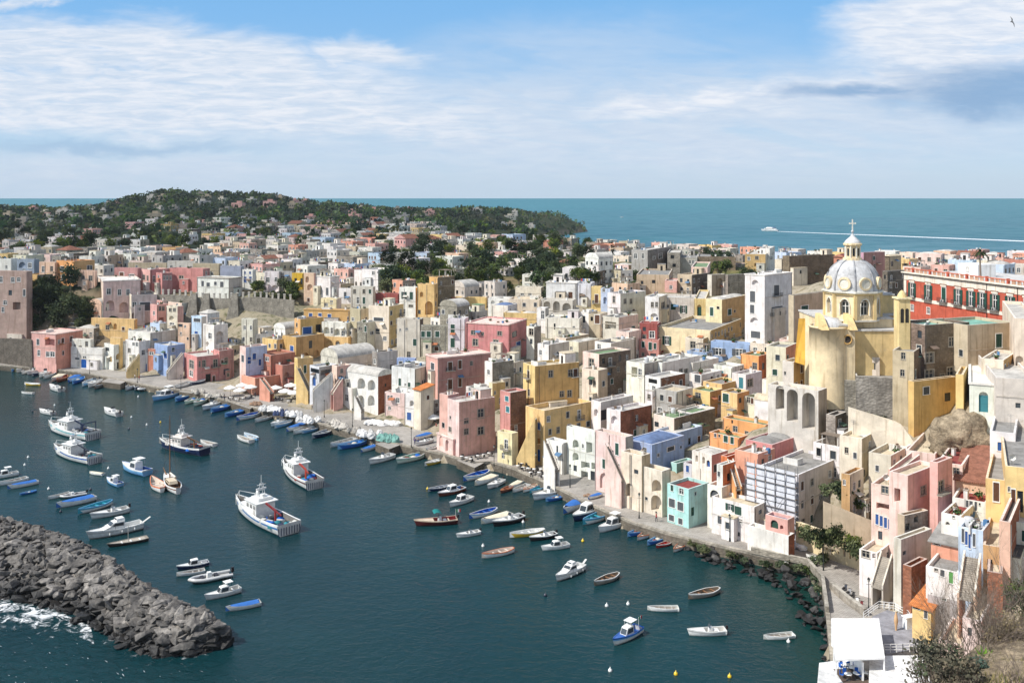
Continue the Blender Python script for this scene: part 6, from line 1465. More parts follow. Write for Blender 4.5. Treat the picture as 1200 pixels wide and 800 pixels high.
    if 'n' in extra:                                                  # heaped nets and ropes
        rg = random.Random(len(extra)+int(L*10))
        for k in range(3):
            mb = MB(); mb.lathe([(.5,0),(.46, .2),(.3, .36),(.02, .42)],10,(X(.25+.2*k), rg.uniform(-.15, .15), .2), col=[bb, lin((196,190,176)), lin((120,60,50))][k]); mb.build('net_heap','cloth', root)
    return root
def rib():
    root = empty('inflatable_boat',(0,0,0)); L, W = 6.0,2.3; mb = MB(); g_ = lin((196,196,194))
    path = [(-L/2, s*W*.38, .42) for s in (-1,)]+[(L*.2,-W*.4, .44),(L*.38,-W*.28, .52),(L*.5,0, .62),(L*.38, W*.28, .52),(L*.2, W*.4, .44),(-L/2, W*.38, .42)]
    mb.tube(path,[.22, .27, .26, .24, .26, .27, .22],10, g_); mb.build('tube','gloss', root)
    mb = MB(); mb.mesh([(-L/2+.2,-W*.36, .25),(L*.42,-.3, .3),(L*.42, .3, .3),(-L/2+.2, W*.36, .25),(-L/2+.2,0,-.2),(L*.4,0,-.1)],[(0,1,2,3),(0,4,5,1),(3,2,5,4),(0,3,4)], lin((170,170,168)),0, False); mb.build('hull','gloss', root)
    mb = MB(); mb.box((.2,0, .3),(.7, .8, .9),0, bw, taper=.8); mb.build('console','gloss', root)
    for x in (-.8,1.2): mb = MB(); mb.box((x,0, .3),(.5,1.1, .4),0, lin((60,62,70))); mb.build('seat','cloth', root)
    outboard(root,-L/2+.1, .7,1.3); return root
def cruiser(fly=True):
    root = empty('cabin_cruiser',(0,0,0)); L, W, H = 9.2,3.0,1.15; mb = MB()
    w, zg, X = hull(mb, L, W, H, bw, bw, bw, lin((200,198,192)), deck='bow', bowdeck=.36, floor=.5, bottom=lin((150,146,140))); mb.build('hull','gloss', root)
    mb = MB(); mb.mesh([(-1.2,-1.15, .8),(2.6,-.85,1.3),(2.6, .85,1.3),(-1.2,1.15, .8),(-1.2,-1.0,2.35),(.6,-.9,2.3),(.6, .9,2.3),(-1.2,1.0,2.35),(1.3,-.95,1.75),(1.3, .95,1.75)],
                       [(0,1,8,5,4),(3,2,9,6,7),(1,2,9,8),(8,9,6,5),(4,5,6,7),(0,3,7,4)], bw,0, False); cb = mb.build('cabin','gloss', root)
    mb = MB(); mb.add([(1.27,-.8,1.84),(1.27, .8,1.84),(.68, .78,2.26),(.68,-.78,2.26)], DARK); mb.build('windscreen','glass', cb).location = (.02,0, .02)
    for s in (-1,1): mb = MB(); mb.add([(-1.0, s*1.12,1.6),(.9, s*1.0,1.7),(.5, s*.95,2.15),(-1.0, s*1.05,2.15)], DARK); mb.build('window','glass', cb)
    if fly: mb = MB(); mb.box((-.6,0,2.36),(1.5,1.6, .45),0, bw, taper=.85); mb.beam((.2,-.5,2.8),(.2, .5,2.8), .3, .04, DARK); mb.build('flybridge','gloss', root)
    mb = MB(); pts = [(L*.06,-1.3,2.0),(L*.3,-1.0,2.15),(L*.5,0,2.3),(L*.3,1.0,2.15),(L*.06,1.3,2.0)]; mb.tube(pts, .03,5, lin((200,200,200)))
    for p in pts: mb.tube([p,(p[0], p[1],1.2)], .025,5, lin((200,200,200)))
    mb.build('bow_rail','metal', root)
    mb = MB(); mb.beam((-L/2-.1,0, .9),(-L/2-1.6,0,1.7), .5, .06, lin((210,208,202))); mb.build('gangway','gloss', root)
    for k in range(3):
        for s in (-1,1): mb = MB(); mb.lathe([(.02,0),(.12, .08),(.12, .45),(.02, .52)],8,(-2.8+2.2*k, s*(W/2+.06), .35), col=bw); mb.build('fender','gloss', root)
    return root
def trawler(hc, stripe, house=bw, crane=lin((150,44,44)), L=17.0, aft=0):
    root = empty('fishing_trawler',(0,0,0)); W, H = L*.31,1.75; rg = random.Random(int(L*10)+aft); mb = MB()
    w, zg, X = hull(mb, L, W, H, hc, lin((120,118,114)), bw, stripe, deck=None, floor=.95, bottom=lin((80,84,96)), keel=-.6); mb.build('hull','gloss', root)
    mb = MB(); mb.box((X(.72),0,1.3),(L*.2, W*.62,1.1),0, house); mb.build('foredeck_house','gloss', root)
    mb = MB(); x0 = X(.55); wl, ww, wh = L*.2, W*.66,2.6; mb.box((x0,0,1.0),(wl, ww, wh),0, house); mb.box((x0-.2,0,1.0+wh),(wl+1.0, ww+.5, .16),0, house); wh_ = mb.build('wheelhouse','gloss', root)
    for i in range(4): link('window', WM['bare'], wh_,(x0+wl/2+.07,-ww/2+ww*(i+.5)/4,2.5), R(90),(ww/5, .3, .75))
    for s in (-1,1):
        for i in range(3): link('window', WM['bare'], wh_,(x0-wl/2+wl*(i+.5)/3, s*(ww/2+.07),2.5),0 if s < 0 else R(180),(wl/4.5, .3, .7))
        link('door', WM['dow'], wh_,(x0-wl*.3, s*(ww/2+.1),1.05),0 if s < 0 else R(180),(.7, .5,1.4))
    mb = MB(); mb.box((x0-.3,0,3.8),(wl*.7, ww*.7, .5),0, house); mb.box((x0-wl*.2,0,4.3),(.9, .6, .5),0, bw); mb.build('upper_deck','gloss', root)
    mb = MB(); xm = x0-.2
    for s in (-1,1): mb.tube([(xm, s*.9,3.7),(xm-.1, s*.25,6.6)], .08,6, bw); mb.beam((xm+1.0, s*.8,3.7),(xm, s*.3,6.0), .07, col=bw)
    for z in (4.6,5.4,6.3): mb.beam((xm-.05,-.8, z),(xm-.05, .8, z), .09, col=bw)
    mb.tube([(xm,0,6.0),(xm,0,8.0)], .05,5, bw); mb.build('mast','gloss', root)
    mb = MB(); mb.box((xm,0,5.5),(.25,1.9, .22),0, lin((210,210,210))); mb.lathe([(.3,0),(.34, .2),(.2, .5),(.02, .58)],12,(xm+.3, .5,4.8), col=bw); mb.build('radar','gloss', root)
    mb = MB(); pts = [(X(.7),-W*.42,2.7),(X(.86),-W*.33,3.0),(X(.99),0,3.4),(X(.86), W*.33,3.0),(X(.7), W*.42,2.7)]; mb.tube(pts, .05,5, bw)
    for p in pts: mb.tube([p,(p[0], p[1],1.8)], .04,5, bw)
    mb.build('bow_rail','gloss', root)
    mb = MB(); mb.tube([(X(.2), .6, .95),(X(.2), .6,3.4)], .2,8, crane); mb.beam((X(.2), .6,3.3),(X(.32),1.2,4.2), .28, col=crane); mb.beam((X(.32),1.2,4.2),(X(.05),1.0,3.2), .2, col=tuple(x*.6 for x in crane)); mb.build('crane','gloss', root)
    mb = MB(); mb.tube([(X(.3),-.9,1.5),(X(.3), .9,1.5)], .5,12, lin((70,72,78)))
    for s in (-.95, .95): mb.lathe([(.75,-.04),(.75, .04),(.02, .05)],14,(0,0,0), col=lin((60,60,66)))
    n0 = len(mb.v); mb.build('winch','matte', root)
    for k in range(16):
        mb = MB(); c = rg.choice([bb, lin((196,196,190)), lin((60,66,90)), lin((150,60,50)), lin((110,116,120)), lin((60,130,140))])
        if k % 3: mb.box((0,0,0),(rg.uniform(.6,1.6), rg.uniform(.6,1.0), rg.uniform(.4, .9)), rg.uniform(0,1), c); nm = 'crate'
        else: mb.lathe([(.8,0),(.75, .3),(.5, .55),(.04, .65)],9, col=c); nm = 'net_heap'
        mb.build(nm,'cloth' if nm == 'net_heap' else 'matte', root,(X(rg.uniform(.05, .42)), rg.uniform(-.38, .38)*W, .98))
    mb = MB()
    for i in range(9): mb.box((-L/2-.02,-W*.36+W*.72*i/8, .1),(.06, .12,1.3),0, bn)
    mb.build('stern_stripes','gloss', root)
    if aft:                                                           # gantry over the stern
        mb = MB()
        for s in (-1,1): mb.tube([(X(.1), s*W*.36,1.5),(X(.08), s*W*.3,3.9)], .12,6, bn)
        mb.beam((X(.08),-W*.3,3.9),(X(.08), W*.3,3.9), .2, col=bn); mb.build('gantry','gloss', root)
    return root
def ketch():
    root = small('row', bw, bwd, bw, lin((120,70,50)),10.5,3.2,1.1,'pd'); root.name = 'sailing_boat'
    mb = MB(); mb.box((.2,0,1.0),(3.4,1.7, .55),0, lin((216,200,172)), taper=.85); cb = mb.build('cabin','gloss', root)
    for s in (-1,1): mb = MB(); mb.add([(-1.1, s*.83,1.18),(1.4, s*.8,1.18),(1.3, s*.78,1.4),(-1.0, s*.8,1.4)], DARK); mb.build('window','glass', cb)
    mb = MB(); mb.tube([(1.6,0, .8),(1.6,0,14.0)],[.13, .06],8, lin((120,84,56))); mb.beam((1.6,-1.1,9.0),(1.6,1.1,9.0), .06, col=bwd); m_ = mb.build('mast','matte', root)
    mb = MB()
    for e in ((6.6,0,1.6),(-5.2,0,1.3),(1.4,1.5,1.2),(1.4,-1.5,1.2)): mb.beam((1.6,0,13.6), e, .025, col=lin((90,88,84)))
    mb.build('rigging','matte', m_)
    mb = MB(); mb.tube([(1.5,0,2.4),(-3.4,0,2.6)], .1,8, bwd); mb.tube([(1.3,0,2.55),(-3.0,0,2.75)],[.16, .2],8, lin((222,214,196))); mb.build('boom','cloth', root)
    mb = MB(); mb.tube([(4.6,0,1.4),(7.2,0,2.2)],[.12, .07],7, bwd); mb.build('bowsprit','matte', root); return root
def barge():
    root = empty('wooden_barge',(0,0,0)); mb = MB(); hull(mb,8.5,2.6, .7, lin((66,58,52)), lin((150,142,130)), lin((170,162,150)), deck='full', bowdeck=0); mb.build('hull','matte', root)
    mb = MB(); mb.tube([(.3, .9, .5),(.3, .9,4.4)], .07,6, lin((190,186,176))); mb.build('pole','matte', root)
    for k in range(3): mb = MB(); mb.box((-2.4+2*k, .4, .66),(.25,1.4, .1),0, bw); mb.build('plank','matte', root)
    return root
PROTO = dict(
    w=('white open boat', lambda: small('row', bw, lin((190,190,184)), bw, extra='r')), b=('white open boat with a blue inside', lambda: small('row', bw, bb, bw, bl, extra='p')),
    B=('blue open boat with a pale blue inside', lambda: small('row', bb, bl, bl, extra='pn')), l=('pale blue open boat', lambda: small('row', bl, lin((190,206,216)), bw, extra='pr')),
    n=('navy open boat with a grey inside', lambda: small('row', bn, lin((150,156,164)), bw, extra='p')), t=('turquoise open boat', lambda: small('row', bw, bt, bl, bt, extra='p')),
    g=('pale green wooden boat', lambda: small('row', lin((206,218,204)), bg_, bw, bg_, extra='pnd')), r=('red open boat with white thwarts', lambda: small('row', br_, br_, bw, extra='p')),
    o=('orange rimmed white boat', lambda: small('row', bw, lin((214,200,186)), bo_, extra='p')), k=('weathered grey wooden boat', lambda: small('row', bk, lin((130,116,100)), bw, extra='pw')),
    y=('yellow hulled open boat', lambda: small('row', by, bw, bw, extra='p')), c=('boat under a cream cover', lambda: small('row', bw, lin((222,212,188)), bw, extra='t')),
    v=('boat under a blue cover', lambda: small('row', bw, lin((60,110,180)), bw, extra='t')), d=('varnished brown wooden boat', lambda: small('row', lin((112,60,44)), lin((150,84,60)), lin((190,120,84)), extra='pd')),
    m=('white motor boat with a console', lambda: small('mot', bw, lin((206,204,198)), bw, lin((180,180,178)), H=.7)), D=('dark hulled motor boat', lambda: small('mot', bd, bw, bw, H=.7)),
    C=('white cabin boat', lambda: small('cab', bw, lin((210,208,202)), bw, lin((190,190,190)),6.2, H=.8)), H=('white cabin boat with a hardtop', lambda: small('cab', bw, lin((210,208,202)), bw, None,6.4, H=.85, extra='h')),
    N=('navy cabin boat with a white deck', lambda: small('cab', bn, bw, bw, None,6.2, H=.8)), F=('white and blue cabin boat with a flag', lambda: small('cab', bw, bb, bb, bl,6.0, H=.8, extra='fh')),
    L=('pale blue fishing boat', lambda: small('cab', bl, bb, bw, None,6.6, H=.85, extra='hn')), G=('dark red boat with a green canopy', lambda: small('mot', lin((84,34,34)), lin((140,50,50)), lin((214,196,170)), H=.75, L=6.2, extra='cf')),
    E=('brown boat with a white cover at its bow', lambda: small('cab', lin((112,60,44)), lin((70,120,170)), bw, None,6.0, H=.7)), R=('grey inflatable boat', rib), P=('white cabin cruiser', cruiser))
PR_ = {}
def boat(key, xb, yb, xs, ys, label, group=None, z=0.0, maker=None, L0=None):
    A, B_ = px(xb, yb, z), px(xs, ys, z); L = (A-B_).length; c = (A+B_)/2
    if maker: root = maker()
    else:
        if key not in PR_: root = PROTO[key][1](); PR_[key] = root
        else: root = copy_tree(PR_[key])
    base = L0 or {'C': 6.2,'H': 6.4,'N': 6.2,'F': 6.0,'L': 6.6,'G': 6.2,'E': 6.0,'R': 6.0,'P': 9.2}.get(key,5.2)
    s = min(max(L/base, .6),1.6); root.scale = (s, s, s); root.location = (c.x, c.y, z); root.rotation_euler = (0,0, math.atan2(A.y-B_.y, A.x-B_.x))
    tag(root, label,'boat', group); return root
def row(place, group, l, z=0.0):
    for i,(k, xb, yb, xs, ys) in enumerate(l): boat(k, xb, yb, xs, ys, f'{PROTO[k][0]}, {ORD[i+1]} of the {place}', group, z)
row('left quay row','boats moored along the left quay',[('B',-2,434,9,430),('B',14,436,24,432),('m',20,437,32,432),('w',26,439,37,434),('m',32,440,45,434),('n',38,441,51,436),('m',46,443,59,437),('w',50,445,64,438),('c',58,449,76,440),
    ('d',66,449,79,442),('v',77,450,95,441),('B',84,451,99,444),('l',95,454,112,446),('m',101,456,119,447),('k',107,458,128,448),('w',131,453,144,448),('c',139,455,159,448),('w',147,458,162,451),('n',158,458,167,451),('R',163,459,179,453)])
row('row below the pink house','boats moored below the pink corner house',[('L',180,470,208,463),('C',184,464,210,458),('B',206,471,224,464),('g',217,474,231,468),('g',226,477,244,468),('m',238,481,256,474),('B',247,484,272,476)])
row('row by the cafes','boats moored by the parasol cafes',[('B',265,489,288,482),('b',279,493,305,486),('w',300,495,318,489),('m',318,500,332,494),('l',323,502,342,495),('v',337,506,356,499),('w',345,509,364,502),('l',355,508,374,502),('n',367,514,389,506)])
row('row below the net heaps','boats moored below the net heaps',[('w',389,524,416,517),('B',398,527,430,519),('v',424,530,441,524),('m',434,544,460,536),('g',464,544,500,534),('y',499,546,518,540)])
row('row by the yellow stair','boats moored under the slanted yellow wall',[('b',545,564,573,555),('c',558,569,580,560),('m',572,573,589,565),('d',587,578,601,571),('c',597,573,610,566),('w',602,577,619,570),('o',614,577,628,570),('t',622,578,639,571),('m',626,586,657,577),('B',641,588,663,582)])
row('row before the aqua house','boats moored before the aqua house',[('v',662,602,686,588),('N',673,611,700,597),('t',685,615,714,603),('H',703,624,731,613),('B',737,629,760,621),('o',748,633,766,624),('B',760,639,781,630),('r',770,642,788,636),('o',790,647,803,638)])
for a in (('y',30,451,47,452,'small yellow green rowing boat floating alone before the white waterfront'),('m',59,455,72,459,'white open boat with a dark seat, right of the yellow one'),('w',26,461,39,462,'tiny white boat left of the buoys at the far left'),
          ('m',47,483,62,486,'white motor boat with black outboards above the left trawlers'),('m',123,483,140,488,'white boat with a figure sized console between the trawlers and the quay'),
          ('w',236,519,252,523,'pale green white dinghy beside the navy yacht'),('w',279,514,295,519,'white dinghy, nearer of the two side by side'),('l',287,511,302,516,'pale blue dinghy, farther of the two side by side'),
          ('L',145,549,173,557,'white and blue fishing boat with a small wheelhouse below the two trawlers'),('L',126,564,141,570,'tiny pale blue boat with an upright cabin left of the sailing boat'),('o',178,565,190,577,'white rowing boat with a red inside tied to the sailing boat'),
          ('c',106,555,121,557,'small white covered boat behind the second trawler'),('H',-12,562,21,556,'boat with a white sun roof cut by the left edge'),('w',0,569,32,562,'white boat beside the one with the sun roof'),
          ('v',11,573,44,566,'blue covered boat in the group at the left edge'),('B',25,580,42,576,'small bright blue rowing boat below the left edge group'),('w',58,585,82,579,'grey white rowing boat, first of the group before the boulders'),
          ('R',71,584,101,579,'pale inflatable boat in the group before the boulders'),('v',69,595,111,585,'long white boat with a blue cover in the group before the boulders'),('t',94,602,131,590,'turquoise and blue boat in the group before the boulders'),
          ('m',108,608,150,599,'large white open boat nearest the cruiser'),('P',105,632,166,618,'big white cruiser with a raised cabin beside the wooden barge'),
          ('N',209,668,244,661,'navy hulled boat with a white cabin off the breakwater'),('w',209,675,240,670,'white open boat between the navy cabin boat and the grey inflatable'),('R',222,684,271,674,'grey inflatable with a black outboard off the breakwater'),
          ('H',242,703,281,692,'white cabin boat with a white sun roof off the breakwater tip'),('v',267,716,305,708,'long blue and white boat nearest the breakwater tip'),
          ('n',503,576,526,571,'dark blue boat by the red buoy in mid harbour'),('E',515,582,543,574,'red brown boat with a white cabin in mid harbour'),('C',528,594,552,585,'pale blue white cabin boat in mid harbour'),
          ('G',488,616,535,612,'dark red boat with a green canopy and a flag'),('m',536,630,562,625,'small white boat right of the green canopy'),('o',567,654,602,646,'long white boat with red trim in mid harbour'),
          ('b',552,608,582,599,'white boat with a blue cover, first of three side by side'),('c',566,614,598,605,'cream white boat, middle of three side by side'),('D',579,617,612,608,'dark hulled white boat, last of three side by side'),
          ('y',600,630,638,624,'yellow hulled white boat'),('D',622,634,651,628,'dark hulled boat right of the yellow hulled one'),('H',636,645,666,640,'white boat with an orange wheel shelter'),
          ('P',653,681,682,666,'white cruiser with a flybridge anchored in open water'),('k',698,686,725,675,'weathered white wooden boat right of the cruiser with a flybridge'),('k',809,702,843,693,'grey wooden rowing boat right in the shallow corner'),
          ('w',761,715,795,715,'long white boat lying straight across the view'),('m',808,744,850,742,'white speedboat nearest the right shore rocks'),('w',897,749,930,746,'white boat close to the bottom right shelter'),
          ('F',720,756,749,739,'white and blue cabin boat flying a green white red flag')):
    boat(*a, group='boats at anchor in the harbour')
boat('',60,504,109,515,'white trawler with a blue gantry, farther of the two on the left', None,0, lambda: trawler(bw, lin((120,190,196)), bw, bn,17,1),17)
boat('',66,531,111,543,'white trawler with a thin blue stripe, nearer of the two on the left', None,0, lambda: trawler(bw, bb, bw, lin((60,66,80)),16.5,0),16.5)
boat('',280,596,339,626,'large white trawler with a blue stripe and a red crane in the middle', None,0, lambda: trawler(bw, lin((40,110,176)), bw, L=18),18)
boat('',334,551,369,573,'white trawler with a red brown stripe and orange gear', None,0, lambda: trawler(bw, lin((90,50,50)), bw, lin((196,70,46)),16),16)
boat('',190,524,240,533,'navy hulled yacht with a long white cabin', None,0, lambda: trawler(bn, bn, lin((222,214,206)), bwd,15),15)
boat('',194,563,209,579,'wooden sailing boat with one bare mast', None,0, ketch,10.5)
boat('',128,641,173,632,'dark wooden barge with a pole beside the big white cruiser', None,0, barge,8.5)
# boats hauled out on the quay
row('boats ashore','boats hauled out on the quay',[('k',62,425,80,421),('w',206,455,222,450),('n',224,451,240,447),('m',374,470,391,464),('w',372,478,390,472),('v',486,516,504,510),('m',488,522,506,517),('w',500,527,512,524),('v',690,585,704,580),('t',914,642,937,639),('w',948,653,965,658)], QZ+.15)
# far out: a small boat and a fast ferry with its wake
boat('C',724,255.0,734,255.0,'small white boat alone on the open sea')
def ferry():
    root = empty('ferry',(0,0,0)); mb = MB(); L = 34.0
    w, zg, X = hull(mb, L,8,2.6, bw, bw, bw, lin((60,90,140)), deck='full', bowdeck=0); mb.build('hull','gloss', root)
    mb = MB(); mb.box((-1,0,2.4),(24,6.6,3.0),0, bw, taper=.93); mb.box((1,0,5.4),(12,5.4,2.0),0, bw, taper=.85); mb.box((-9,0,5.4),(3,4,2.2),0, lin((60,80,120))); cb = mb.build('superstructure','gloss', root)
    for s in (-1,1): mb = MB(); mb.box((-1, s*3.22,3.6),(21, .12,1.0),0, DARK); mb.build('window_band','glass', cb)
    return root
f_ = boat('',893,270.5,912,271.0,'white fast ferry leaving a long straight wake', None,0, ferry,34)
mb = MB(); A, B_ = px(911,271.2, .12), px(1300,286.5, .12); n = 40
for i in range(n):
    for j in range(4):
        k = lambda i_, j_: A.lerp(B_, i_/n)+Vector((0,(j_-2)*(2.2+8*i_/n)*2.2,0))
        mb.add([k(i, j), k(i+1, j), k(i+1, j+1), k(i, j+1)],(1.9-.5*i/n,)*3 if j in (1,2) else (1.1-.5*i/n,)*3)
tag(mb.build('wake','foam'),'long white wake trailing behind the fast ferry','wake', None,'stuff')
# buoys
mb = MB(); mb.lathe([(.02,-.3),(.3,-.1),(.36, .15),(.28, .38),(.08, .5),(.05, .75),(0, .76)],10, col=bw); WM['buoy_w'] = mb.data('buoy',['gloss'])
mb = MB(); mb.lathe([(.02,-.3),(.3,-.1),(.36, .15),(.28, .38),(.08, .5),(.05, .75),(0, .76)],10, col=lin((226,190,40))); WM['buoy_y'] = mb.data('buoy',['gloss'])
mb = MB(); mb.lathe([(.02,-.3),(.3,-.1),(.36, .15),(.28, .38),(.08, .5),(.05, .75),(0, .76)],10, col=lin((40,44,60))); WM['buoy_d'] = mb.data('buoy',['gloss'])
for i,(x, y, k, lb) in enumerate([(76,456,'w','white buoy beside the small white boat near the left quay'),(64,475,'w','white buoy above the white motor boat'),(81,472,'d','dark buoy above the left trawlers'),(38,482,'d','dark buoy left of the white motor boat'),(162,465,'w','pale buoy off the left quay row'),
        (188,495,'y','upright cream buoy above the navy yacht'),(172,498,'w','white buoy left of the upright cream one'),(151,503,'d','brown buoy between trawlers and yacht'),(154,489,'w','small pale buoy right of the white boat'),(29,545,'w','white buoy near the boats at the left edge'),
        (33,536,'w','tiny white buoy left of the near trawler'),(57,573,'w','pale buoy above the group before the boulders'),(106,574,'d','dark buoy left of the tiny pale blue boat'),(71,600,'d','dark buoy below the blue covered boat'),(127,549,'w','grey buoy right of the small covered boat'),
        (573,588,'w','white buoy above the three side by side boats'),(582,570,'w','white buoy below the brown boat'),(566,640,'w','small white buoy above the long red trimmed boat'),(613,612,'w','white buoy right of the three boats'),(683,634,'y','cream mooring buoy right of the orange wheel shelter'),
        (639,698,'d','black marker below the flybridge cruiser'),(711,710,'w','white float, left of a pair in open water'),(736,708,'w','white float, right of a pair in open water'),(715,786,'w','slim white float below the flag boat'),(792,790,'y','yellow buoy, left of two at the bottom'),(855,793,'y','yellow buoy, right of two at the bottom'),(924,752,'w','white float right beside the last white boat'),(501,573,'y','red and yellow buoy at the dark blue boat')]):
    tag(link('buoy', WM['buoy_'+k], None, px(x, y),0,(.75, .75, .75)), lb,'buoy','mooring buoys')
# ------------------------------------------------------------------ breakwater of boulders, rocks below the sea wall, foam
def boulder_mesh(seed):
    rg = random.Random(seed); bm = bmesh.new()
    for i in range(13):
        v = Vector((rg.gauss(0,1), rg.gauss(0,1), rg.gauss(0,1))).normalized()*rg.uniform(.8,1.05); v.x *= rg.uniform(.95,1.15); v.z *= .72; bm.verts.new(v)
    r = bmesh.ops.convex_hull(bm, input=bm.verts); bmesh.ops.delete(bm, geom=[e for e in r['geom_interior'] if isinstance(e, bmesh.types.BMVert)], context='VERTS')
    bmesh.ops.bevel(bm, geom=list(bm.edges), offset=.035, segments=1, affect='EDGES')
    mb = MB(); bm.verts.index_update(); mb.mesh([v.co[:] for v in bm.verts],[[v.index for v in f.verts] for f in bm.faces],(.4, .4, .4),0, False); bm.free(); return mb
BMB = [boulder_mesh(i) for i in range(9)]; BM = [m.data('boulder',['rock']) for m in BMB]
def scatter_rocks(items, keep, name, lab, group, stuff_label):
    """items: (x, y, z, size); the ones that show largest are single objects, the others one object"""
    from mathutils import Euler, Matrix
    items.sort(key=lambda q: -q[3]/q[1]); rest = MB(); rg = random.Random(5)
    for i,(x, y, z, s) in enumerate(items):
        k = rg.randrange(9); ro = Euler((rg.uniform(-.5, .5), rg.uniform(-.5, .5), rg.uniform(0,6.3))); sc = Vector((s*rg.uniform(.85,1.3), s*rg.uniform(.8,1.05), s*rg.uniform(.6, .95)))
        if i < keep:
            o = link('boulder', BM[k], None,(x, y, z)); o.rotation_euler = ro; o.scale = sc; tag(o, lab,'boulder', group)
        else:
            Mx = Matrix.Translation((x, y, z)) @ ro.to_matrix().to_4x4() @ Matrix.Diagonal((*sc,1)); rest.mesh([Mx @ Vector(v) for v in BMB[k].v], BMB[k].f,(.4, .4, .4),0, False)
    tag(rest.build(name,'rock'), stuff_label,'rocks', None,'stuff')
inner = [(-60,584),(0,608),(45,622),(90,640),(130,664),(180,702),(225,731),(266,752)]
outer = [(-90,690),(0,702),(60,714),(110,737),(150,759),(178,770),(225,767),(263,755)]
I_, O_ = [px(*p) for p in inner],[px(*p) for p in outer]
def bw_pt(t, w):
    n = len(I_)-1; k = min(int(t*n), n-1); f = t*n-k; return I_[k].lerp(I_[k+1], f).lerp(O_[k].lerp(O_[k+1], f), w)
def bw_h(t, w): return max(0,3.9*(1-abs(2*w-1)**2.2))*(1 if t < .9 else 1-.55*(t-.9)/.1)
mb = MB(); nt, nw = 40,12; V = [bw_pt(i/nt, j/nw)+Vector((0,0, bw_h(i/nt, j/nw)-.9)) for i in range(nt+1) for j in range(nw+1)]
mb.mesh(V,[(i*(nw+1)+j, i*(nw+1)+j+1,(i+1)*(nw+1)+j+1,(i+1)*(nw+1)+j) for i in range(nt) for j in range(nw)],(.3, .3, .3),0, False); struct(mb.build('rock_mound','rock'))
rg = random.Random(21); items = []
for lay in range(2):
    for i in range(88 if lay == 0 else 66):
        for j in range(18 if lay == 0 else 14):
            n1, n2 = (88,18) if lay == 0 else (66,14)
            t, w = (i+rg.uniform(.1, .9))/n1,(j+rg.uniform(.1, .9))/n2; w = min(max(w, .02), .98); p = bw_pt(t, w); s = rg.choice([.3, .4, .48, .56, .64, .72, .85,1.0,1.35])*(1.15 if w > .5 else .9)
            items.append((p.x, p.y, bw_h(t, w)-.35+rg.uniform(-.3, .45), s))
scatter_rocks(items,225,'boulder_pile','grey angular boulder of the breakwater at the lower left','boulders of the breakwater','smaller grey boulders filling the breakwater')
wl = [px(*p) for p in ((800,640),(822,655),(850,664),(880,673),(905,684),(928,700),(938,716),(945,732),(958,745),(968,760),(970,800))]; items = []
for i in range(len(wl)-1):
    L_ = (wl[i+1]-wl[i]).length; d = (wl[i+1]-wl[i]).normalized(); nrm = Vector((-d.y, d.x,0))
    for k in range(int(L_*4.2)):
        q = wl[i]+d*rg.uniform(0, L_)+nrm*rg.uniform(-.6,3.6); off = (q-wl[i]).dot(nrm); items.append((q.x, q.y, .1+off*.3+rg.uniform(-.2, .3), rg.choice([.4, .5, .6, .8,1.0])))
scatter_rocks(items,60,'shore_rocks','dark rock at the foot of the sea wall on the right','rocks under the sea wall','small dark rocks along the foot of the sea wall')
mb = MB(); nf = 60                                                    # surf on the open side
for i in range(nf):
    for j in range(9):
        def P_(i_, j_):
            t = i_/nf*.93; p = bw_pt(t,1.0); q = bw_pt(t, .9); d = (p-q); d.z = 0; d.normalize(); return p+d*(-2.5+j_*2.0*(1.0 if t > .3 else 1.6))+Vector((0,0, .06))
        f = max(0,1-abs(j-1.2)/5.5); mb.add([P_(i, j), P_(i+1, j), P_(i+1, j+1), P_(i, j+1)],(f*(.88 if i < nf*.45 else .5),)*3)
tag(mb.build('surf','foam'),'white surf breaking along the open side of the breakwater','surf', None,'stuff')
mb = MB(); rgf = random.Random(3)                                     # small crests outside the breakwater, sun glints put into their white colour
for i in range(260):
    x, y = rgf.uniform(-30,330), rgf.uniform(706,815)
    if y < 716+max(0, x)*.28 or rgf.random() < x/420: continue
    p = px(x, y, .1); a = rgf.gauss(.5, .35); l, w_ = rgf.uniform(.12, .5), rgf.uniform(.03, .09); d = Vector((math.cos(a),-math.sin(a),0)); e = Vector((d.y,-d.x, .35)).normalized()
    mb.add([p-d*l, p+e*w_+Vector((0,0, .03)), p+d*l*.8, p-e*w_],(.86, .88, .9))
tag(mb.build('wave_crests','matte'),'small wave crests painted white as sun glints in the open water at the lower left','waves', None,'stuff')
# breakwater of the far harbour
items = [];
for i in range(420): x = rg.uniform(900,1260); p = px(x,303.5+rg.uniform(-.4, .4),0); items.append((p.x, p.y, rg.uniform(-.2,1.2), rg.uniform(1.0,2.2)))
scatter_rocks(items,0,'far_breakwater','','','long low breakwater of rocks in front of the open sea on the right')
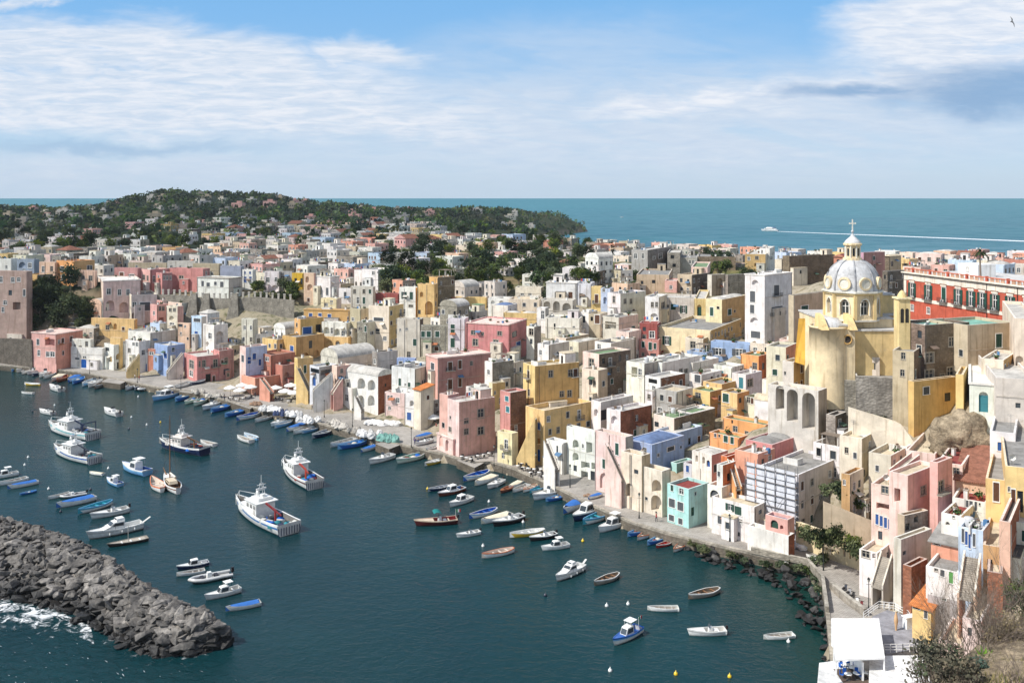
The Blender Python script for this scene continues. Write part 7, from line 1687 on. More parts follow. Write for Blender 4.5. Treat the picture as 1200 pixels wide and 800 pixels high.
# ------------------------------------------------------------------ things on the quay
RQ = random.Random(77)
def net_heap(x, y, w, h, col, label, n=4):
    p = px(x, y, QZ+.1); root = mb = MB(); sc = (p.y/F)
    W_, H_ = w*sc, h*sc*.6
    n = n+3
    for k in range(n):
        ff = RQ.uniform(.7,1.1); r = 1.5*W_/n*RQ.uniform(.8,1.15); cx = -W_/2+W_*(k+.5)/n; cy = RQ.uniform(-1.4,1.4); V = []; Fs = []; seg = 12
        prof = [(1,0),(1.0, .3),(.9, .6),(.6, .88),(.2,1.0)]
        for rr, zz in prof:
            for j in range(seg): a = 2*math.pi*j/seg; q = 1+RQ.uniform(-.22, .22); V.append((cx+r*rr*q*math.cos(a), cy+r*.8*rr*q*math.sin(a), H_*zz*RQ.uniform(.7,1.1)))
        mb.mesh(V,[(i*seg+j, i*seg+(j+1) % seg,(i+1)*seg+(j+1) % seg,(i+1)*seg+j) for i in range(4) for j in range(seg)]+[tuple(range(48,60))], tuple(c*ff for c in col),0, False)
    tag(mb.build('net_heap','cloth', None, p, R(-28)), label,'nets','heaps of nets and covers on the quay')
gy, wh_, gn, br2 = lin((186,180,170)), lin((226,224,220)), lin((130,176,166)), lin((150,124,104))
for x, y, w, h, c, lb in [(233,460,14,8, gy,'grey net heap left of the small cafe parasols'),(252,465,18,8, gy,'low pale net heap in front of the small cafe'),(318,481,26,10, wh_,'white covered heap before the big parasol cafe'),(330,486,12,10, lin((70,80,110)),'dark blue heap beside the white covered one'),
        (346,487,20,11, wh_,'white sheeted nets left of the stacked hulls'),(362,494,22,12, wh_,'white and grey sheeted nets on the long quay'),(396,499,30,11, gy,'beige net heap on the middle of the long quay'),(415,505,12,9, gy,'grey round heap left of the lamp'),
        (432,511,26,13, wh_,'large white sheeted heap beside the green one'),(456,516,24,13, gn,'sea green net heap at the end of the long quay'),(448,497,34,8, wh_,'wide pale heap of nets in front of the orange awning'),(300,474,14,5, br2,'reddish heap of ropes by the jetty'),(690,582,12,4, br2,'brown heap of crates and ropes by the arched door'),
        (938,640,24,9, wh_,'pale heap of covers before the slotted garden wall'),(1042,708,20,9, gy,'grey heap of sheets and bins on the small square'),(12,423,22,6, wh_,'white heap at the far left end of the quay'),(150,433,20,5, gy,'low grey heap of nets by the yellow arched stair')]: net_heap(x, y, w, h, c, lb)
def parasol(x, y, w, label, group, col=lin((236,234,228)), hgt=2.5):
    p = px(x, y, QZ+.05); root = empty('parasol', p, label,'parasol', group); W_ = w*p.y/F/2
    mb = MB(); V = [(0,0, hgt+.75)]
    for k in range(8): a = 2*math.pi*k/8+R(22.5); q = 1/max(abs(math.cos(a)), abs(math.sin(a))); V.append((W_*q*math.cos(a), W_*q*math.sin(a), hgt))
    V += [(v[0], v[1], v[2]-.25) for v in V[1:]]
    mb.mesh(V,[(0,1+k,1+(k+1) % 8) for k in range(8)]+[(1+k,9+k,9+(k+1) % 8,1+(k+1) % 8) for k in range(8)], col,0, False); mb.build('canopy','cloth', root)
    mb = MB(); mb.tube([(0,0,0),(0,0, hgt+.7)], .04,6, bwd); mb.box((0,0,0),(.5, .5, .1),0, lin((120,118,114))); mb.build('pole','matte', root)
for i,(x, y) in enumerate([(270,464),(281,467),(284,461),(294,463)]): parasol(x, y,14, f'white square parasol, {ORD[i+1]} from the left at the small cafe','parasols of the small cafe')
for i,(x, y) in enumerate([(323,464),(334,468),(341,461),(345,470),(352,464)]): parasol(x, y,15, f'white square parasol, {ORD[i+1]} from the left at the larger cafe','parasols of the larger cafe')
parasol(508,500,16,'lone white parasol beside the pink quay house', None); parasol(381,458,8,'small closed white parasol under the lilac house stair', None)
def table_proto():
    r = empty('cafe_table',(0,0,0)); mb = MB(); mb.lathe([(.02, .74),(.45, .74),(.45, .7),(.02, .69)],14, col=bw); mb.build('table_top','gloss', r)
    mb = MB(); mb.tube([(0,0,0),(0,0, .7)], .035,6, lin((80,80,80))); mb.lathe([(.28,0),(.26, .04),(.03, .06)],10, col=lin((80,80,80))); mb.build('table_leg','matte', r); return r
def chair_proto(c):
    r = empty('chair',(0,0,0)); mb = MB(); mb.box((0,0, .43),(.44, .44, .05),0, c); mb.build('seat','matte', r); mb = MB(); mb.box((0, .21, .5),(.44, .04, .45),0, c); mb.build('backrest','matte', r)
    for sx in (-.19, .19):
        for sy in (-.19, .19): mb = MB(); mb.box((sx, sy,0),(.04, .04, .44),0, lin((70,70,72))); mb.build('leg','matte', r)
    return r
TP, CPn, CPb = table_proto(), chair_proto(lin((56,52,50))), chair_proto(bb)
first = {}
def put(proto, x, y, z, rot, label, cat, group):
    o = proto if proto.name not in first else copy_tree(proto)
    first[proto.name] = 1; o.location = px(x, y, z); o.rotation_euler = (0,0, rot); tag(o, label, cat, group)
def cafe(spots, place, group, z=QZ+.06, ch=None):
    for x, y in spots:
        put(TP, x, y, z, RQ.random(), f'small round white table {place}','table','tables '+group); p = px(x, y, z)
        for k in range(2):
            a = RQ.uniform(0,6.3)+k*3.1; q = p+Vector((math.sin(a)*.75,-math.cos(a)*.75,0)); X_, Y_ = proj(q)
            put(ch or CPn, X_, Y_, z, a+math.pi, f'{"blue" if ch is CPb else "dark"} chair at a table {place}','chair','chairs '+group)
cafe([(541,538),(547,539.5),(552,541),(560,537),(567,536),(573,534)],'in front of the pink quay house','before the pink quay house')
cafe([(607,549),(613,551),(619,552),(612,546),(626,553),(622,557),(632,557),(638,561),(645,562),(618,546),(634,553),(650,563)],'under the slanted yellow wall','under the slanted yellow wall')
cafe([(324,468),(331,470),(338,472),(346,468),(352,470)],'under the larger cafe parasols','of the larger cafe'); cafe([(270,468),(277,470),(285,469),(292,467)],'under the small cafe parasols','of the small cafe')
def lamp(x, y, label, z=QZ, h=4.6):
    r = empty('street_lamp', px(x, y, z), label,'street lamp','lamps along the quay'); mb = MB(); ir = lin((40,44,44))
    mb.tube([(0,0,0),(0,0, .6),(0,0, .65),(0,0, h-.6)],[.13, .11, .07, .05],8, ir); mb.beam((-.35,0, h-.9),(.35,0, h-.9), .04, col=ir); mb.build('post','matte', r)
    mb = MB(); mb.lathe([(.05, h-.6),(.14, h-.55),(.2, h-.15),(.02, h+.05)],6, col=lin((150,150,140)), smooth=False); mb.lathe([(.24, h-.16),(.02, h+.12)],6, col=ir, smooth=False); mb.build('lantern','matte', r)
for x, y, lb in [(47,431,'street lamp before the stone based pink house'),(105,438,'street lamp before the blue door'),(161,449,'street lamp by the yellow arched stair'),(212,457,'tall street lamp before the pink waterfront house'),(353,471,'street lamp behind the larger cafe'),(380,489,'street lamp among the sheeted nets'),(413,500,'street lamp left of the large white heap'),
        (482,524,'street lamp on the slip beside the hauled out boat'),(579,546,'street lamp right of the pink quay house'),(628,556,'street lamp among the tables under the yellow wall'),(668,571,'street lamp before the arched loggias'),(749,607,'street lamp before the cream quay house'),(855,634,'street lamp before the stained quay house'),
        (965,668,'street lamp at the bend of the sea wall'),(1018,715,'street lamp on the small square')]: lamp(x, y, lb)
# people
def person_mat(nm, sh, tr):
    m, g = mat(nm); z = g.n('ShaderNodeSeparateXYZ', {0: g.n('ShaderNodeTexCoord', None, None).outputs['Object']},2)
    c = g.mix(g.m('GREATER_THAN', z, .88), lin(tr), lin(sh)); c = g.mix(g.m('GREATER_THAN', z,1.43), c, lin((214,168,140))); c = g.mix(g.m('LESS_THAN', z, .09), c, lin((50,44,42))); finish(g, princ(g, c, .85, .2))
def person(x, y, rot, sh, tr, label, z=QZ):
    nm = 'clothes_'+str(len(bpy.data.materials)); person_mat(nm, sh, tr); sw = RQ.uniform(-.12, .12)
    J = [((0,0, .96), .13),((0,0,1.2), .12),((0, .01,1.42), .12),((0,0,1.52), .05),((0,-.02,1.64), .09),((0,-.01,1.73), .06),((-.1,0, .9), .09),((-.11,-.03+sw, .5), .065),((-.11, sw, .09), .045),((-.11,-.14+sw, .04), .04),((.1,0, .9), .09),((.11,-.03-sw, .5), .065),((.11,-sw, .09), .045),((.11,-.14-sw, .04), .04),
         ((-.2,0,1.4), .06),((-.25,-.03,1.14), .045),((-.22,-.14-sw, .92), .03),((.2,0,1.4), .06),((.25,-.03,1.14), .045),((.22,-.14+sw, .92), .03)]
    E = [(0,1),(1,2),(2,3),(3,4),(4,5),(0,6),(6,7),(7,8),(8,9),(0,10),(10,11),(11,12),(12,13),(2,14),(14,15),(15,16),(2,17),(17,18),(18,19)]
    me = bpy.data.meshes.new('person'); me.from_pydata([j[0] for j in J], E,[]); me.materials.append(M[nm]); o = bpy.data.objects.new('person', me); COL.objects.link(o)
    o.modifiers.new('skin','SKIN'); pass
    for i, j in enumerate(J): me.skin_vertices[0].data[i].radius = (j[1], j[1]*.8)
    me.skin_vertices[0].data[0].use_root = True; s = o.modifiers.new('sub','SUBSURF'); s.levels = s.render_levels = 1
    o.location = px(x, y, z); o.rotation_euler = (0,0, rot); tag(o, label,'person','people on the quay')
    mb = MB(); mb.lathe([(.1,1.62),(.118,1.68),(.1,1.76),(.05,1.8),(.0,1.81)],10,(0, .02,0), col=lin((60,46,38))); mb.build('hair','matte', o)
for a in [(769,611,1.2,(176,40,44),(40,44,60),'person in a red top standing before the aqua house'),(647,562, .4,(40,42,48),(30,30,34),'person in dark clothes beside the last cafe tables'),(158,444,2,(226,224,220),(60,70,90),'person in a white top by the narrow white house'),(163,446,1,(170,60,50),(50,50,60),'person in a rust red top left of the stone side stair'),
          (263,470, .5,(60,70,90),(40,40,46),'person in a blue grey top left of the small cafe'),(366,481,0,(50,52,58),(40,42,50),'person in black before the lilac house'),(395,476,1.5,(190,180,170),(60,60,70),'person in a pale top by the arched vaulted house'),(486,521,2.5,(86,70,120),(50,60,90),'person in purple by the hauled out boat'),(490,522,3.6,(60,80,130),(50,50,60),'person in blue next to the one in purple'),
          (321,470,1,(210,190,90),(70,70,70),'person in a yellow top entering the larger cafe'),(511,503,2,(150,60,60),(40,42,50),'person in a red jacket by the lone parasol'),(299,465,1,(60,60,66),(50,52,60),'person in grey right of the small cafe')]: person(*a)
# scooters on the square
def scooter(x, y, rot, c, label):
    r = empty('scooter', px(x, y, QZ+.05), label,'scooter','scooters by the sea wall', rot)
    for wx in (-.62, .62):
        mb = MB(); pr = [(.0,-.06),(.2,-.06),(.27,0),(.2, .06),(.0, .06)]; mb.lathe(pr,14, col=lin((34,34,36))); w = mb.build('wheel','matte', r,(wx,0, .27)); w.rotation_euler = (R(90),0,0)
    mb = MB(); mb.mesh([(-.85,-.16, .45),(-.1,-.18, .3),(.35,-.14, .3),(.5,-.1, .5),(.6,-.12,1.0),(.45,-.2, .95),(.28,-.18, .42),(-.05,-.16, .45),(-.15,-.18, .78),(-.85,-.14, .82)]+[(p[0],-p[1], p[2]) for p in [(-.85,-.16, .45),(-.1,-.18, .3),(.35,-.14, .3),(.5,-.1, .5),(.6,-.12,1.0),(.45,-.2, .95),(.28,-.18, .42),(-.05,-.16, .45),(-.15,-.18, .78),(-.85,-.14, .82)]],
                       [tuple(range(10)), tuple(range(19,9,-1))]+[(i,(i+1) % 10,10+(i+1) % 10,10+i) for i in range(10)], c,0, False); mb.build('body','gloss', r)
    mb = MB(); mb.box((-.5,0, .82),(.75, .3, .1),0, DARK, taper=.85); mb.build('saddle','matte', r); mb = MB(); mb.tube([(.42,-.35,1.08),(.56,0,1.05),(.42, .35,1.08)], .03,6, DARK); mb.build('handlebar','matte', r)
for i, a in enumerate([(990,694, .9, lin((60,62,70)),'dark scooter, farthest of the row by the sea wall'),(995,699,1.0, lin((150,150,152)),'silver scooter, second of the row by the sea wall'),(999,703, .9, DARK,'black scooter in the middle of the sea wall row'),(1004,710,1.1, bw,'white scooter, fourth of the sea wall row'),(1009,714,1.0, lin((110,40,40)),'dark red scooter nearest the street lamp')]): scooter(*a)
# sea wall parapet on the right, slotted garden wall, white shelter with its terraces
def ribbon(name, label, pts, z0, z1, th, col, m='rubble', cat='wall'):
    P = [px(x, y, QZ) for x, y in pts]; c = P[0].copy(); mb = MB()
    for a, b in zip(P, P[1:]):
        a, b = a-c, b-c; d = (b-a).normalized(); n = Vector((-d.y, d.x,0))*th; lo, hi = Vector((0,0, z0-QZ)), Vector((0,0, z1-QZ))
        mb.add([a+lo, b+lo, b+hi, a+hi], col); mb.add([a+n+lo, b+n+lo, b+n+hi, a+n+hi], col); mb.add([a+hi, b+hi, b+n+hi, a+n+hi], lin((184,178,166))); mb.add([a+lo, a+n+lo, a+n+hi, a+hi], col); mb.add([b+lo, b+n+lo, b+n+hi, b+hi], col)
    tag(mb.build(name, m, None, c), label, cat)
ribbon('parapet','low stone parapet along the sea wall from the steps to the bend',[(880,648),(905,653.5),(945,662),(962,681),(967,718)], QZ, QZ+1.0, .5, lin((160,152,138)))
ribbon('parapet','slanted stone parapet between the square and the sea wall',[(972,690),(990,706),(1012,722)], QZ, QZ+1.1, .6, lin((164,156,144)))
def slotted():
    a, b = px(933,640, QZ), px(1007,668, QZ); d = b-a; L = d.length; d.normalize(); n = (d.y,-d.x); mb = MB(); fc = Face((0,0),(d.x, d.y), n, L,-1,4.2,0)
    fc.build(mb,[(L*(i+.35)/11, L*(i+.62)/11,1.3,3.5,'h', .3, lin((96,80,62))) for i in range(11)], lin((226,208,168)),0); mb.add([fc.P(0,4.2), fc.P(L,4.2), fc.P(L,4.2, .5), fc.P(0,4.2, .5)], lin((230,216,184))); mb.add([fc.P(0,-1, .5), fc.P(L,-1, .5), fc.P(L,4.2, .5), fc.P(0,4.2, .5)], lin((200,180,140)))
    tag(mb.build('garden_wall','plaster', None, a),'cream garden wall with a row of upright slots behind the square','wall')
slotted()
def shelter():
    z = 5.2; P = [px(x, y, z) for x, y in ((974,724),(1030,724),(1037,770),(979,772))]; c = sum(P, Vector())/4; c.z = QZ; r = empty('shelter', c,'white flat roofed bar shelter on the waterfront at the bottom right','shelter'); mb = MB(); wt = lin((240,240,238))
    Q = [p-c for p in P]; mb.mesh([q for q in Q]+[q-Vector((0,0, .22)) for q in Q],[(0,1,2,3),(4,7,6,5)]+[(i,(i+1) % 4,4+(i+1) % 4,4+i) for i in range(4)], wt,0, False); rf = mb.build('roof','gloss', r)
    for k in range(1,9): mb = MB(); mb.beam(Q[0].lerp(Q[3], k/9)+Vector((0,0, .02)), Q[1].lerp(Q[2], k/9)+Vector((0,0, .02)), .06, .05, lin((222,222,220))); mb.build('roof_seam','gloss', rf)
    for q in Q+[Q[0].lerp(Q[3], .5), Q[1].lerp(Q[2], .5)]: mb = MB(); mb.box((q.x*.97, q.y*.97,-1),(.16, .16, z-QZ+.85),0, wt); mb.build('post','gloss', r)
    mb = MB(); mb.box((Q[0].x*.9,0,0),(.2,9.5,2.6), R(3), wt); mb.build('side_panel','gloss', r)
    def deck(nm, lb, pts, z_, col, m='roof'):
        P2 = [px(x, y, z_) for x, y in pts]; c2 = P2[0].copy(); mb = MB(); q = [p-c2 for p in P2]; mb.mesh(q+[p-Vector((0,0,4)) for p in q],[tuple(range(len(q)))]+[(i,(i+1) % len(q), len(q)+(i+1) % len(q), len(q)+i) for i in range(len(q))], col,0, False); tag(mb.build(nm, m, None, c2), lb,'terrace')
    deck('terrace','grey raised deck with white railings right of the shelter',[(1022,722),(1040,714),(1066,722),(1084,758),(1038,766)],2.6, lin((150,150,156)))
    deck('terrace','bright white terrace in front of the grey deck',[(960,776),(1020,768),(1020,830),(955,830)],2.2, lin((226,226,224)))
    deck('terrace','white flat roof terrace joined to the right side of the shelter',[(1019,768),(1083,767),(1104,840),(1017,840)],3.5, lin((232,232,230)))
    def rail(lb, pts, z_):
        P2 = [px(x, y, z_) for x, y in pts]; c2 = P2[0].copy(); mb = MB()
        for a, b in zip(P2, P2[1:]):
            for h in (.35, .7,1.05): mb.beam(a-c2+Vector((0,0, h)), b-c2+Vector((0,0, h)), .06, col=wt)
            for k in range(4): q = a.lerp(b, k/3)-c2; mb.beam(q, q+Vector((0,0,1.08)), .08, col=wt)
        tag(mb.build('railing','gloss', None, c2), lb,'railing')
    rail('white railing around the top of the grey deck',[(1012,726),(1030,713),(1048,715),(1064,724),(1074,740)],2.6); rail('white railing between the grey deck and the white terrace',[(1036,764),(1058,764),(1082,762)],2.65)
    for x, y, lb in ((1050,738,'wooden statue like folded parasol on the grey deck'),(1066,735,'white counter cabinet on the grey deck')):
        mb = MB(); (mb.lathe([(.12,0),(.16, .6),(.28,1.2),(.2,1.9),(.03,2.5)],10, col=lin((206,170,130))) if 'folded' in lb else [mb.box((0,0,0),(1.6, .8,1.5), .3, wt), mb.box((0,0,1.5),(1.9,1.0, .1), .3, wt)]); tag(mb.build('folded_parasol' if 'folded' in lb else 'cabinet','cloth', None, px(x, y,2.6)), lb,'parasol' if 'folded' in lb else 'cabinet')
    mb = MB(); p = px(1003,792,2.22); mb.add([(-2.1,-2.6,0),(1.4,-2.6,0),(1.4,1.8,0),(-2.1,1.8,0)], lin((96,84,76))); tag(mb.build('floor_mat','cloth', None, p),'dark brown floor under the blue tables','floor mat')
    cafe([(992,784),(999,788),(1008,783),(994,796),(1004,795),(1014,794)],'on the dark brown floor at the bottom right','at the bottom right',2.26, CPb)
shelter()
mb = MB(); p = px(90,372,16.0); D_ = 337.0; c0 = pd(98,392, D_)                # netted terraces on the dark slope
for k in range(6):
    z = k*1.5; y = k*.9; mb.box((0, y, z-1),(11.2-.3*k, .35,2.0),0, lin((112,112,110)))
    mb.box((-1, y-.3, z+1.0),(9.6, .7, .07),0, lin((196,198,198)))
tag(mb.build('terraced_wall','rubble', None, c0),'grey stepped terraces with white sheeted edges on the dark left slope','terraces')
mb = MB(); p0 = Vector((22,38,64.0)); s = .5                                     # a gull in the sky
for sgn in (-1,1): mb.mesh([(0,-.1,0),(0, .1,0),(sgn*.3, .08, .12),(sgn*.3,-.06, .14),(sgn*.7, .0, .02),(sgn*.68,-.03, .03)],[(0,1,2,3),(3,2,4,5)], lin((70,70,72)),0, False)
mb.tube([(0,-.26,0),(0,-.1, .01),(0, .12, .01),(0, .3,0)],[.02, .06, .06, .02],6, lin((80,80,82)))
o = tag(mb.build('seagull','matte', None, pd(1186,26,62)),'dark gull gliding high in the sky at the right','bird'); o.rotation_euler = (.5, .9, .6); o.scale = (.6, .6, .6)
# ------------------------------------------------------------------ trees and plants
RG = random.Random(91); NP = np.random.RandomState(8)
def leaf_crown(mb, n, c, r, size, cols, clumps=16, shell=.75):
    """leaf sized faces in clumps spread through an uneven crown"""
    cs = []
    for k in range(clumps):
        v = Vector((RG.gauss(0,1), RG.gauss(0,1), RG.gauss(0,1))).normalized()*RG.uniform(shell*.6,1.0); cs.append((Vector((c[0]+v.x*r[0], c[1]+v.y*r[1], c[2]+v.z*r[2])), RG.choice(cols), RG.uniform(.28, .5)*min(r)))
    for k in range(n):
        q, col, rad = cs[k % clumps]; v = Vector((RG.gauss(0,1), RG.gauss(0,1), RG.gauss(0, .8)))*rad*.6; p = q+v
        a = Vector((RG.gauss(0,1), RG.gauss(0,1), RG.gauss(0,1))).normalized(); b = a.orthogonal().normalized(); s = size*RG.uniform(.6,1.3); f = RG.uniform(.75,1.25)
        mb.add([p-a*s, p-b*s*.6, p+a*s, p+b*s*.6], tuple(x*f for x in col))
GR = [lin(c) for c in ((72,90,54),(86,104,58),(60,76,52),(102,114,62))]; OL = [lin(c) for c in ((92,102,78),(108,116,88),(76,88,66))]; DKG = [lin(c) for c in ((54,68,50),(64,78,54),(46,60,46))]; YG = [lin(c) for c in ((120,132,58),(104,120,56),(88,104,52))]
def limbs(mb, h, n, spread, r0=.2):
    mb.tube([(0,0,-1),(RG.uniform(-.2, .2),0, h*.5),(RG.uniform(-.3, .3), RG.uniform(-.3, .3), h)],[r0, r0*.75, r0*.4],7)
    for k in range(n):
        a = 2*math.pi*k/n+RG.uniform(-.4, .4); z = h*RG.uniform(.45, .85); L = spread*RG.uniform(.5, .9); mb.tube([(0,0, z),(math.cos(a)*L*.5, math.sin(a)*L*.5, z+L*.35),(math.cos(a)*L, math.sin(a)*L, z+L*.8)],[r0*.5, r0*.3, r0*.1],5)
def tree_meshes(kind):
    t, c = MB(), MB()
    if kind == 'round': limbs(t,4,5,2.2); leaf_crown(c,900,(0,0,5.0),(2.9,2.9,2.3), .42, RG.choice([GR, GR+YG[:1], OL]),20)
    elif kind == 'bush': limbs(t,1.2,4,1.0, .1); leaf_crown(c,620,(0,0,1.5),(1.9,1.9,1.4), .30, RG.choice([GR, DKG, OL, YG]),14)
    elif kind == 'dark': limbs(t,5,5,2.2); leaf_crown(c,950,(0,0,6.0),(3.2,3.2,3.0), .45, DKG,22)
    elif kind == 'light': limbs(t,4,5,2.2); leaf_crown(c,800,(0,0,5.2),(2.8,2.8,2.6), .42, YG+GR[:1],18)
    elif kind == 'pine': limbs(t,8.5,8,5.0, .34); leaf_crown(c,1500,(0,0,11.0),(7.5,6.5,1.9), .5, DKG+OL[2:],34, .9)
    elif kind == 'cypress': limbs(t,3,1, .3); leaf_crown(c,700,(0,0,4.6),(.9, .9,4.4), .3, DKG,18, .8)
    elif kind == 'palm':
        t.tube([(0,0,-1),(.2,0,3),(.1,0,7)],[.35, .28, .25],8)
        for k in range(26):
            a = 2.4*k; el = RG.uniform(-.3,1.2); L = RG.uniform(2.2,3.2); P = [Vector((.1+math.cos(a)*L*s*math.cos(el*(1-s*.7)), math.sin(a)*L*s*math.cos(el*(1-s*.7)),7+L*(math.sin(el)*s-.75*s*s))) for s in (0, .35, .7,1)]; n = Vector((-math.sin(a), math.cos(a),0))
            for p, q, w0, w1 in zip(P, P[1:],(.1, .32, .26),(.32, .26, .03)): c.add([p-n*w0, q-n*w1, q+n*w1, p+n*w0], RG.choice(DKG))
    return t.data('trunk',['bark']), c.data('crown',['leaf'])
def twigs(mb, p, d, L, r, depth, col=(.3, .27, .25), spread=.55, seg=4, up=.12):
    q = p+d*L*.5+Vector((RG.uniform(-1,1), RG.uniform(-1,1), RG.uniform(-.4,1)))*L*.06; e = p+d*L
    mb.tube([p, q, e],[r, r*.8, r*.6], seg, col, cap=False)
    if depth:
        for k in range(RG.choice([2,3,3])):
            nd = (d+Vector((RG.gauss(0, spread), RG.gauss(0, spread), RG.gauss(up, spread*.8)))).normalized(); s = RG.uniform(.35,1.0); twigs(mb, p.lerp(e, s), nd, L*RG.uniform(.55, .8), r*.6, depth-1, col, spread,3, up)
def bare_mesh():
    t, c = MB(), MB(); twigs(t, Vector((0,0,-.5)), Vector((0,0,1)),3.0, .16,0); 
    for k in range(7): a = 2*math.pi*k/7; twigs(c, Vector((0,0, RG.uniform(1.6,2.5))), Vector((math.cos(a)*.6, math.sin(a)*.6,1)).normalized(),2.6, .09,4)
    return t.data('trunk',['bark']), c.data('branches',['bark'])
TM = {k: [tree_meshes(k) for _ in range(n)] for k, n in dict(round=4, bush=4, dark=2, light=2, pine=1, cypress=1, palm=1).items()}; TM['bare'] = [bare_mesh() for _ in range(2)]
TNAME = dict(round='tree', bush='bush', dark='tree', light='tree', pine='umbrella_pine', cypress='cypress', palm='palm_tree', bare='bare_tree')
def tree(kind, p, s, label, group):
    t, c = RG.choice(TM[kind]); o = empty(TNAME[kind], p, label,'bush' if kind == 'bush' else 'tree', group, RG.uniform(0,6.3)); o.scale = (s, s, s*RG.uniform(.9,1.1)); link('trunk', t, o); link(c.name.split('.')[0], c, o); return o
GCACHE = None
def at(x, y, dz=0.0): D = ray_ground(x, y, dz); return pd(x, y, D)
TL_ = dict(round='green broadleaf tree', bush='low green bush', dark='dark evergreen tree', light='pale yellow green tree', bare='bare brown tree without leaves')
def grove(n, box, mix, place, group, smin=.7, smax=1.2):
    ks, k = [q for q, w in mix for _ in range(w)],0
    for i in range(n*3):
        if k >= n: break
        x, y = RG.uniform(box[0], box[2]), RG.uniform(box[1], box[3]); p = at(x, y)
        if p.z < 3 or any((h[0]-p.x)**2+(h[1]-p.y)**2 < (h[2]*.8+1)**2 for h in HOUSES): continue
        kd = RG.choice(ks); tree(kd, p, RG.uniform(smin, smax), f'{TL_[kd]} {place}', group+' '+kd); k += 1
grove(62,(452,312,652,352),[('round',4),('dark',2),('light',2),('bush',3)],'in the gardens round the umbrella pine','garden trees')
grove(46,(440,290,664,330),[('round',3),('dark',4),('light',1),('bush',2)],'in the green belt behind the garden wall','trees behind the garden wall', .8,1.25)
grove(12,(458,318,545,332),[('bare',1)],'in the gardens left of the umbrella pine','bare garden trees', .8,1.1)
grove(30,(598,304,700,338),[('round',3),('dark',2),('bush',2)],'behind the round white house','trees behind the round white house')
grove(20,(300,340,352,356),[('bush',2),('round',1)],'between the pillared wall and the peach house','trees by the pillared wall', .6, .9)
grove(72,(-10,272,245,304),[('round',4),('dark',2),('light',2),('bush',2)],'in the green belt of the left plateau','trees of the left plateau', .8,1.3)
grove(44,(32,334,118,392),[('bush',3),('dark',1)],'on the dark slope at the left','bushes of the dark left slope', .9,1.5)
grove(10,(935,566,1012,640),[('bush',2),('round',1)],'in the walled garden by the square','plants of the walled garden', .45, .8)
grove(26,(250,262,700,300),[('round',3),('dark',2),('light',1)],'among the far houses','trees among the far houses', .8,1.2)
grove(14,(740,300,900,345),[('round',1),('dark',1),('bush',1)],'near the right skyline','trees near the right skyline', .6,1.0)
tree('pine', at(556,335), .95,'big umbrella pine standing above the gardens', None); tree('cypress', pd(718,300,430), .85,'slim dark cypress against the sea', None); tree('palm', pd(1149,322,215), .72,'palm tree behind the palace roof', None)
tree('pine', pd(846,326,425), .9,'wide round topped tree on the right skyline', None); tree('bush', px(957,662, QZ), .62,'grey green shrub on the square before the slotted wall', None); tree('bush', px(964,657, QZ), .5,'darker shrub beside the street lamp of the bend', None)
for x, y, D, k, q in ((955,640,148,'dark', .5),(964,640,147,'bush',1.5),(973,642,146,'bush',1.3),(981,640,146,'dark', .55),(990,644,145,'bush',1.6),(998,646,144,'light', .5),(1004,650,143,'bush',1.3),(948,632,149,'bush',1.2),(972,580,157,'bush',1.3),(984,586,156,'dark', .5),(996,590,155,'bush',1.5),(1006,596,155,'bush',1.2),(1010,497,172,'bush', .9),(1022,494,172,'bush',1.0),(1036,497,172,'bush', .8),(1086,535,158,'bush',1.0)): tree(k, pd(x, y, D), q*.66, f'{TL_[k]} growing between the garden walls below the church','plants between the garden walls '+k)
for i,(x, y) in enumerate([(812,636),(822,640),(826,643),(856,648),(866,651),(872,654),(893,657),(900,659),(914,660),(925,662),(935,664),(948,668),(956,676),(961,690)]):
    p = px(x, y+5, .9); tree('bush', p, RG.uniform(.32, .5),'tuft of dry green plants growing on the sea wall','plants on the sea wall')
# woods of the far hill, too far to count: one object
def woods():
    mb = MB(); V, Fs, C = [],[],[]; k = 0; tot = 0
    while k < 4200 and tot < 60000:
        tot += 1; X, Y = RG.uniform(-1150,160), RG.uniform(620,1860); x, y = proj((X, Y,30))
        if abs(X) > .6*Y: continue
        z = ground(X, Y) if False else None; V.append((X, Y)); k += 1
    P = np.array(V); Z = height(P[:,0], P[:,1]); mb = MB(); pal = GR+DKG+OL[:2]+YG[1:2]
    dens = np.clip((P[:,1]-650)/350, .3,1)
    for (X, Y), z, d in zip(P, Z, dens):
        if z < .5 or RG.random() > d: continue
        if any((h[0]-X)**2+(h[1]-Y)**2 < 90 for h in HOUSES): continue
        r = RG.uniform(3.0,6.5); hz = r*RG.uniform(.8,1.1); base = RG.choice(pal); base = tuple(b*RG.uniform(.8,1.2) for b in base)
        for q in range(24):
            v = Vector((RG.gauss(0,1), RG.gauss(0,1), RG.gauss(0,1))).normalized()*RG.uniform(.6,1.05); p = Vector((X+v.x*r, Y+v.y*r, z+hz*.75+v.z*hz)); a = Vector((RG.gauss(0,1), RG.gauss(0,1), RG.gauss(0,1))).normalized(); b = a.orthogonal().normalized(); s = r*RG.uniform(.22, .42); f = RG.uniform(.8,1.2)
            mb.add([p-a*s, p-b*s*.8, p+a*s, p+b*s*.8], tuple(x*f for x in base))
    tag(mb.build('distant_woods','leaf'),'dark green woods covering the far hill and the headland','woods', None,'stuff')
woods()
mb = MB(); kk = 0                                                     # pale houses scattered through the woods
